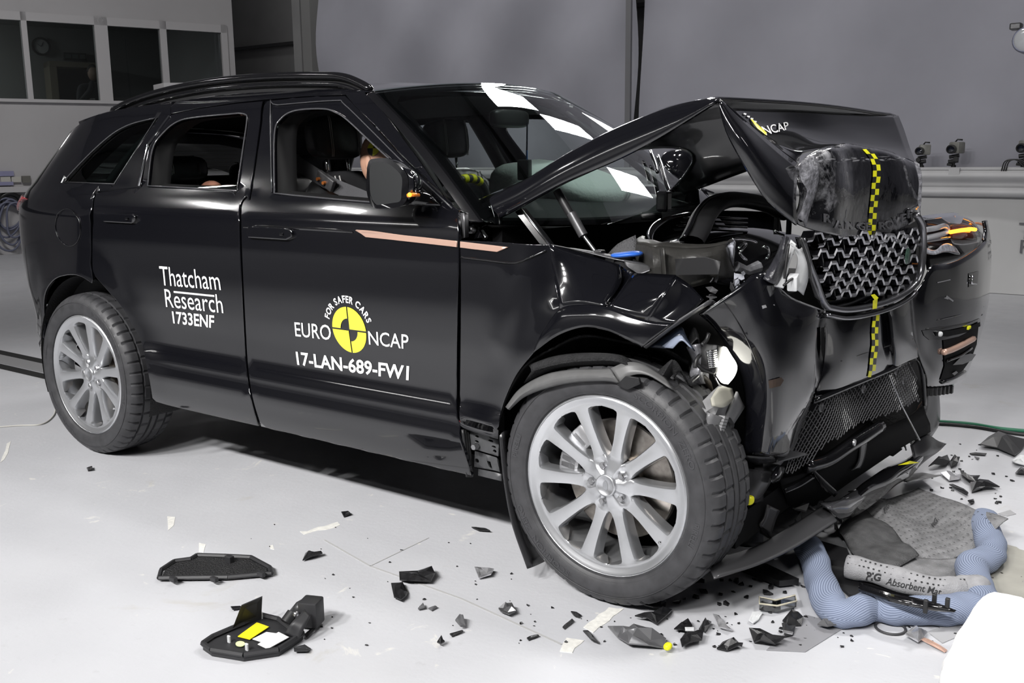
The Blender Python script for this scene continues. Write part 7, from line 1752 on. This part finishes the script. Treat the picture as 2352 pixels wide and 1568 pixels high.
lab('yellow_label', [(546, 1462), (590, 1430), (618, 1440), (574, 1469)], mat('label_yellow', (.80, .68, .02), .5)); lab('white_label', [(580, 1468), (612, 1452), (640, 1456), (610, 1478)], mat('label_white', (.72, .72, .72), .5))
lab('white_label', [(592, 1480), (640, 1452), (664, 1464), (615, 1491)], mat('label_white', (.72,)*3), .022); lab('round_label', [(552+11*math.cos(a), 1479+6*math.sin(a)) for a in np.linspace(0, 6.0, 14)], mat('label_lime', (.72, .82, .40), .5))
for a, b in ((526, 1468), (567, 1486), (600, 1413)): MB().box(at(a, b, z=.025), (.012, .006, .024), bev=.002).build('clip', WHITEPL, e_)
mo_ = MB().box(at(715, 1404, z=.05), (.06, .06, .08), rotm(z=.4), .006).build('motor', DEBM, e_, auto=35)
MB().tube([at(676, 1412, z=.04), at(690, 1394, z=.06), at(712, 1382, z=.07)], .02, 10).build('motor_arm', mat('motor_dark', (.03, .03, .032), .35, noise=(80, .4)), mo_, smooth=True)
MB().tube([at(656, 1430, z=.03), at(672, 1408, z=.05)], .018, 12).build('motor_gear', BLACK, mo_, auto=40)
pillow(at(680, 1410, z=.06), (.02, .02, .02), None, 2.2, 10, 8).build('motor_bearing', STEEL, mo_, smooth=True)
patch('motor_bracket', [[at(655, 1455, z=.02), at(668, 1432, z=.06), at(700, 1400, z=.08)], [at(685, 1468, z=.02), at(700, 1440, z=.05), at(712, 1415, z=.07)]], DEBM, mo_, 4, 5, .006)
# larger broken pieces, each with its own label
B_ = [
 ([(695, 1288), (702, 1275), (738, 1273), (741, 1277), (715, 1285)], 'pointed black shard standing near the vent panel', DEB, .02),
 ([(917, 1322), (960, 1314), (992, 1315), (999, 1330), (990, 1342), (935, 1343), (918, 1335)], 'boxy glossy black fragment on the floor joint', DEB, .03),
 ([(898, 1341), (925, 1344), (937, 1362), (932, 1376), (921, 1384), (905, 1375)], 'leaf-shaped black shard beside the boxy fragment', DEB, .02),
 ([(1090, 1312), (1105, 1308), (1135, 1314), (1128, 1326), (1100, 1330)], 'small crumpled silver clip near the front tyre', SILV, .02),
 ([(700, 1462), (728, 1438), (731, 1442), (706, 1466)], 'short black stick beside the trim tray', DEB, .01),
 ([(530, 1396), (552, 1393), (556, 1398), (534, 1402)], 'thin black strip above the trim tray', DEB, .006),
 ([(675, 1492), (700, 1486), (714, 1490), (706, 1500), (676, 1500)], 'dark oval scrap below the motor', DEBM, .01),
 ([(1145, 1400), (1158, 1394), (1176, 1398), (1185, 1412), (1170, 1418), (1150, 1408)], 'tangled grey metal bit on the floor joint', GREYMET, .025),
 ([(960, 1398), (972, 1389), (976, 1399), (962, 1401)], 'small grey chip left of a ring-shaped chip', DEBG, .01),
 ([(984, 1398), (1000, 1393), (1004, 1396), (992, 1402)], 'small ring-shaped grey chip', DEBG, .008),
 ([(1046, 1440), (1056, 1422), (1064, 1426), (1070, 1442), (1058, 1446)], 'upright pale grey chip with a black foot', DEBG, .03),
 ([(1033, 1458), (1062, 1448), (1064, 1452), (1038, 1462)], 'thin dark stick near the pale chip', DEB, .005),
 ([(1004, 1480), (1016, 1475), (1022, 1480), (1012, 1486)], 'small black lump at the bottom edge', DEB, .02),
 ([(1292, 1440), (1314, 1424), (1318, 1428), (1297, 1444)], 'straight dark stick by the painted stripe', DEB, .006),
 ([(1210, 1466), (1236, 1458), (1238, 1462), (1214, 1470)], 'straight dark stick left of the painted stripe', DEB, .006),
 ([(1311, 1408), (1325, 1407), (1336, 1414), (1330, 1418), (1318, 1416)], 'small almond-shaped black chip', DEB, .008),
 ([(1339, 1454), (1350, 1452), (1362, 1466), (1377, 1476), (1374, 1480), (1358, 1474)], 'bent black sliver across the painted stripe', DEB, .012),
 ([(1396, 1443), (1432, 1453), (1448, 1444), (1500, 1465), (1530, 1475), (1524, 1490), (1490, 1493), (1444, 1490), (1418, 1470)], 'large smoky grey lens fragment with a pointed corner', mat('smoky_lens', (.09, .09, .095), .12, coat=1.), .035),
 ([(1458, 1424), (1475, 1420), (1500, 1412), (1544, 1405), (1535, 1420), (1508, 1437), (1485, 1430)], 'winged glossy black shard below the tyre', DEB, .025),
 ([(1479, 1402), (1496, 1393), (1530, 1392), (1528, 1404), (1500, 1408)], 'dark grey chip touching the tyre foot', DEBM, .025),
 ([(1548, 1450), (1560, 1436), (1580, 1431), (1590, 1444), (1586, 1457), (1565, 1456)], 'black fragment carrying a small silver label', DEB, .02),
 ([(1605, 1446), (1618, 1433), (1634, 1434), (1630, 1448), (1618, 1459), (1610, 1452)], 'jagged black lump right of the labelled fragment', DEB, .025),
 ([(1562, 1478), (1572, 1466), (1606, 1460), (1616, 1463), (1612, 1482), (1585, 1488), (1566, 1493)], 'faceted black fragment below the jagged lump', DEB, .03),
 ([(1646, 1490), (1660, 1476), (1685, 1471), (1704, 1486), (1706, 1493), (1670, 1495)], 'domed black shard at the bottom edge', DEB, .03),
 ([(1720, 1462), (1745, 1455), (1775, 1462), (1803, 1482), (1780, 1488), (1745, 1486), (1732, 1476)], 'broad broken black fragment with raised fins', DEB, .035),
 ([(1637, 1420), (1646, 1417), (1660, 1436), (1682, 1450), (1676, 1454), (1652, 1444)], 'curled clear plastic sliver between black fragments', SILV, .02),
 ([(1720, 1428), (1728, 1410), (1745, 1407), (1751, 1412), (1742, 1426), (1730, 1434)], 'pale woven scrap on the floor', WHITEPL, .012),
 ([(1797, 1426), (1812, 1422), (1845, 1427), (1840, 1438), (1806, 1438)], 'angular black piece on the grey film', DEB, .03),
 ([(1795, 1448), (1808, 1441), (1827, 1446), (1822, 1460), (1803, 1464)], 'black socket piece with a silver face below the angular piece', DEBM, .03),
 ([(1877, 1442), (1895, 1430), (1922, 1436), (1925, 1446), (1900, 1451)], 'grey and black bracket on the film edge', DEBG, .025),
 ([(2250, 1030), (2270, 1008), (2292, 1004), (2330, 1018), (2360, 1022), (2345, 1036), (2330, 1050), (2290, 1034)], 'large angular dark grey panel piece at the right', mat('panel_grey', (.045, .045, .047), .35), .05),
 ([(2132, 1076), (2150, 1066), (2176, 1046), (2182, 1064), (2172, 1074), (2140, 1079)], 'folded dark grey corner piece right of the lip', DEBM, .04),
 ([(2180, 1066), (2190, 1052), (2204, 1060), (2200, 1072), (2184, 1076)], 'small twisted black piece beside the folded corner', DEB, .03),
 ([(2160, 1090), (2175, 1085), (2206, 1096), (2204, 1106), (2180, 1106)], 'bright silver curved fragment among black scraps', SILV, .02),
 ([(2204, 1084), (2222, 1094), (2250, 1104), (2240, 1118), (2222, 1110), (2208, 1100)], 'ragged black fragment right of the silver piece', DEB, .03),
 ([(2228, 1116), (2250, 1108), (2270, 1110), (2296, 1124), (2262, 1128), (2232, 1132)], 'spiky black fragment pointing right', DEB, .03),
 ([(2180, 1116), (2188, 1115), (2224, 1134), (2222, 1140)], 'narrow dark wedge below the ragged fragment', DEBM, .015),
 ([(2227, 1041), (2240, 1040), (2266, 1043), (2262, 1046), (2232, 1044)], 'flat dark ring strip on the floor at the right', DEBM, .005),
 ([(2324, 1060), (2340, 1055), (2360, 1060), (2360, 1072), (2330, 1072)], 'clear broken cup at the right edge', WHITEPL, .03),
 ([(2332, 1086), (2344, 1078), (2358, 1086), (2358, 1094), (2336, 1092)], 'black triangular chip at the right edge', DEB, .02),
 ([(2222, 1156), (2236, 1147), (2238, 1156), (2228, 1160)], 'small black cube-like chip above the sock', DEB, .02),
 ([(2146, 1172), (2156, 1160), (2166, 1168), (2160, 1174)], 'small twisted black chip near the mat edge', DEB, .025),
 ([(2078, 1466), (2100, 1450), (2130, 1460), (2122, 1472), (2108, 1480)], 'shiny folded foil fragment below the sock', SILV, .03),
 ([(2113, 1472), (2120, 1469), (2176, 1494), (2170, 1498)], 'copper coloured strip beside the foil fragment', COPPER, .01),
 ([(1083, 1212), (1110, 1214), (1126, 1222), (1100, 1220)], 'flat black sliver in the shadow line', DEB, .008),
 ([(784, 1180), (800, 1178), (805, 1183), (790, 1187)], 'tiny dark curl by a floor stain', DEB, .012),
 ([(199, 1075), (212, 1073), (213, 1080), (202, 1081)], 'tiny black crumb alone left of the rear wheel', DEB, .01),
 ([(2238, 1050), (2250, 1052), (2246, 1056)], 'tiny grey crumb beside the flat ring strip', DEBG, .006),
]
for i, (px, lb, m, h) in enumerate(B_): shard(px, lb, m, h, seed=i+100)
# silver faces on two of them
sp = bpy.data.objects
def lab2(px, z, m, par):
    MB().prism([at(a, b, z=z) for a, b in px], (0, 0, 0), (0, 0, .002)).build('silver_label', m, par)
for o in [o for o in sp if o.get('label') == 'black fragment carrying a small silver label']: lab2([(1573, 1441), (1594, 1441), (1594, 1449), (1574, 1449)], .028, WHITEPL, o)
for o in [o for o in sp if o.get('label') == 'black socket piece with a silver face below the angular piece']: lab2([(1800, 1448), (1822, 1452), (1820, 1457), (1800, 1453)], .036, SILV, o)
for o in [o for o in sp if o.get('label', '').startswith('large smoky grey lens')]: pillow(at(1534, 1484, z=.02), (.022, .03, .02), None, 2.5, 10, 8).build('yellow_clip', YELLOW, o, smooth=True)
# clear lens, film, ring, films and spills
px = [(1743, 1384), (1780, 1392), (1826, 1380), (1829, 1394), (1785, 1405), (1744, 1400)]
P = [at(a, b, z=.01) for a, b in px]; cl = MB().prism(P, (0, 0, 0), (0, 0, .02)).build('clear_lens', CLEARPL); tag(cl, 'clear curved lens strip with amber tint in the car shadow', 'debris')
MB().tube([p+np.array((0, 0, .02)) for p in P], .003, 5, closed=True).build('lens_edge', mat('lens_edge', (.45, .42, .33), .2), cl, smooth=True)
fm = MB().prism([at(a, b, z=.0) for a, b in [(1850, 1413), (1946, 1438), (1850, 1498), (1760, 1494)]], (0, 0, .001), (0, 0, .003)).build('plastic_film', mat('grey_film', (.27, .27, .285), .25)); tag(fm, 'grey plastic film lying flat under black pieces', 'film')
c = at(2045, 1441, z=.004); tag(MB().tube([c+np.array((.042*math.cos(a), .042*math.sin(a), 0)) for a in np.linspace(0, 2*math.pi, 32, endpoint=False)], .004, 8, closed=True).build('rubber_ring', RUBBER, smooth=True), 'thin black rubber ring on the floor beside the sock', 'ring')
tag(MB().prism([at(a, b, z=0) for a, b in [(2292, 1180), (2320, 1172), (2334, 1181), (2312, 1186)]], (0, 0, .001), (0, 0, .0025)).build('plastic_film', mat('clear_film', (.40, .40, .41), .2)), 'small clear film square right of the sock', 'film')
tag(MB().prism([at(a, b, z=0) for a, b in [(2130, 1452), (2190, 1430), (2225, 1452), (2165, 1478)]], (0, 0, .001), (0, 0, .003)).build('plastic_film', mat('clear_film', (.40,)*3)), 'clear flat plate beside the foil fragment', 'film')
flat_poly('spill_stain', ragged([(2155, 1186), (2170, 1180), (2186, 1186), (2182, 1195), (2160, 1194)], 2), mat('tan_spill', (.44, .35, .22), .3), h=.0015, parent=fl)
WETM = mat('coolant_spill', (.36, .35, .31), .16, noise=(8, .12))
flat_poly('spill_stain', ragged([(2110, 1180), (2200, 1190), (2300, 1240), (2400, 1290), (2400, 1390), (2280, 1360), (2180, 1260)], 6), WETM, h=.001, parent=fl)
# small crumbs: nothing tells them apart
rnd = random.Random(77)
def crumb(px, py, s_, m, lb):
    c = at(px, py, z=0); k = rnd.randint(4, 5); a0 = rnd.uniform(0, 6)
    pts = [c+s_*rnd.uniform(.4, 1)*np.array((math.cos(a0+6.28*i/k), math.sin(a0+6.28*i/k)*rnd.uniform(.4, 1), 0)) for i in range(k)]
    mb = MB(); top = [p+np.array((0, 0, s_*rnd.uniform(.2, .8))) for p in pts]; n = k
    mb.add([p+np.array((0, 0, .0005)) for p in pts]+top, [tuple(range(n))[::-1], tuple(range(n, 2*n))]+[(i, (i+1) % n, n+(i+1) % n, n+i) for i in range(n)])
    tag(mb.build('crumb', m), lb, 'debris', 'crumbs '+lb.split('crumb ')[1])
for (wh_, x0, y0, x1, y1, n, s0, s1) in (('left of the painted stripe', 700, 1260, 1190, 1490, 26, .003, .008), ('around the painted stripe', 1190, 1390, 1480, 1490, 16, .003, .009), ('among the large fragments below the front tyre', 1480, 1390, 1960, 1490, 44, .003, .011), ('right of the torn lip', 2130, 1020, 2352, 1180, 40, .004, .014), ('beside the white block', 2080, 1420, 2230, 1490, 8, .003, .007), ('in the shadow under the bumper', 1520, 1330, 1850, 1390, 26, .006, .022), ('at the edge of the car shadow', 560, 1180, 1100, 1260, 8, .003, .006), ('on the wet stain', 2230, 1300, 2352, 1345, 10, .003, .006)):
    for _ in range(n): crumb(rnd.uniform(x0, x1), rnd.uniform(y0, y1), rnd.uniform(s0, s1), DEB, 'tiny dark plastic crumb '+wh_)
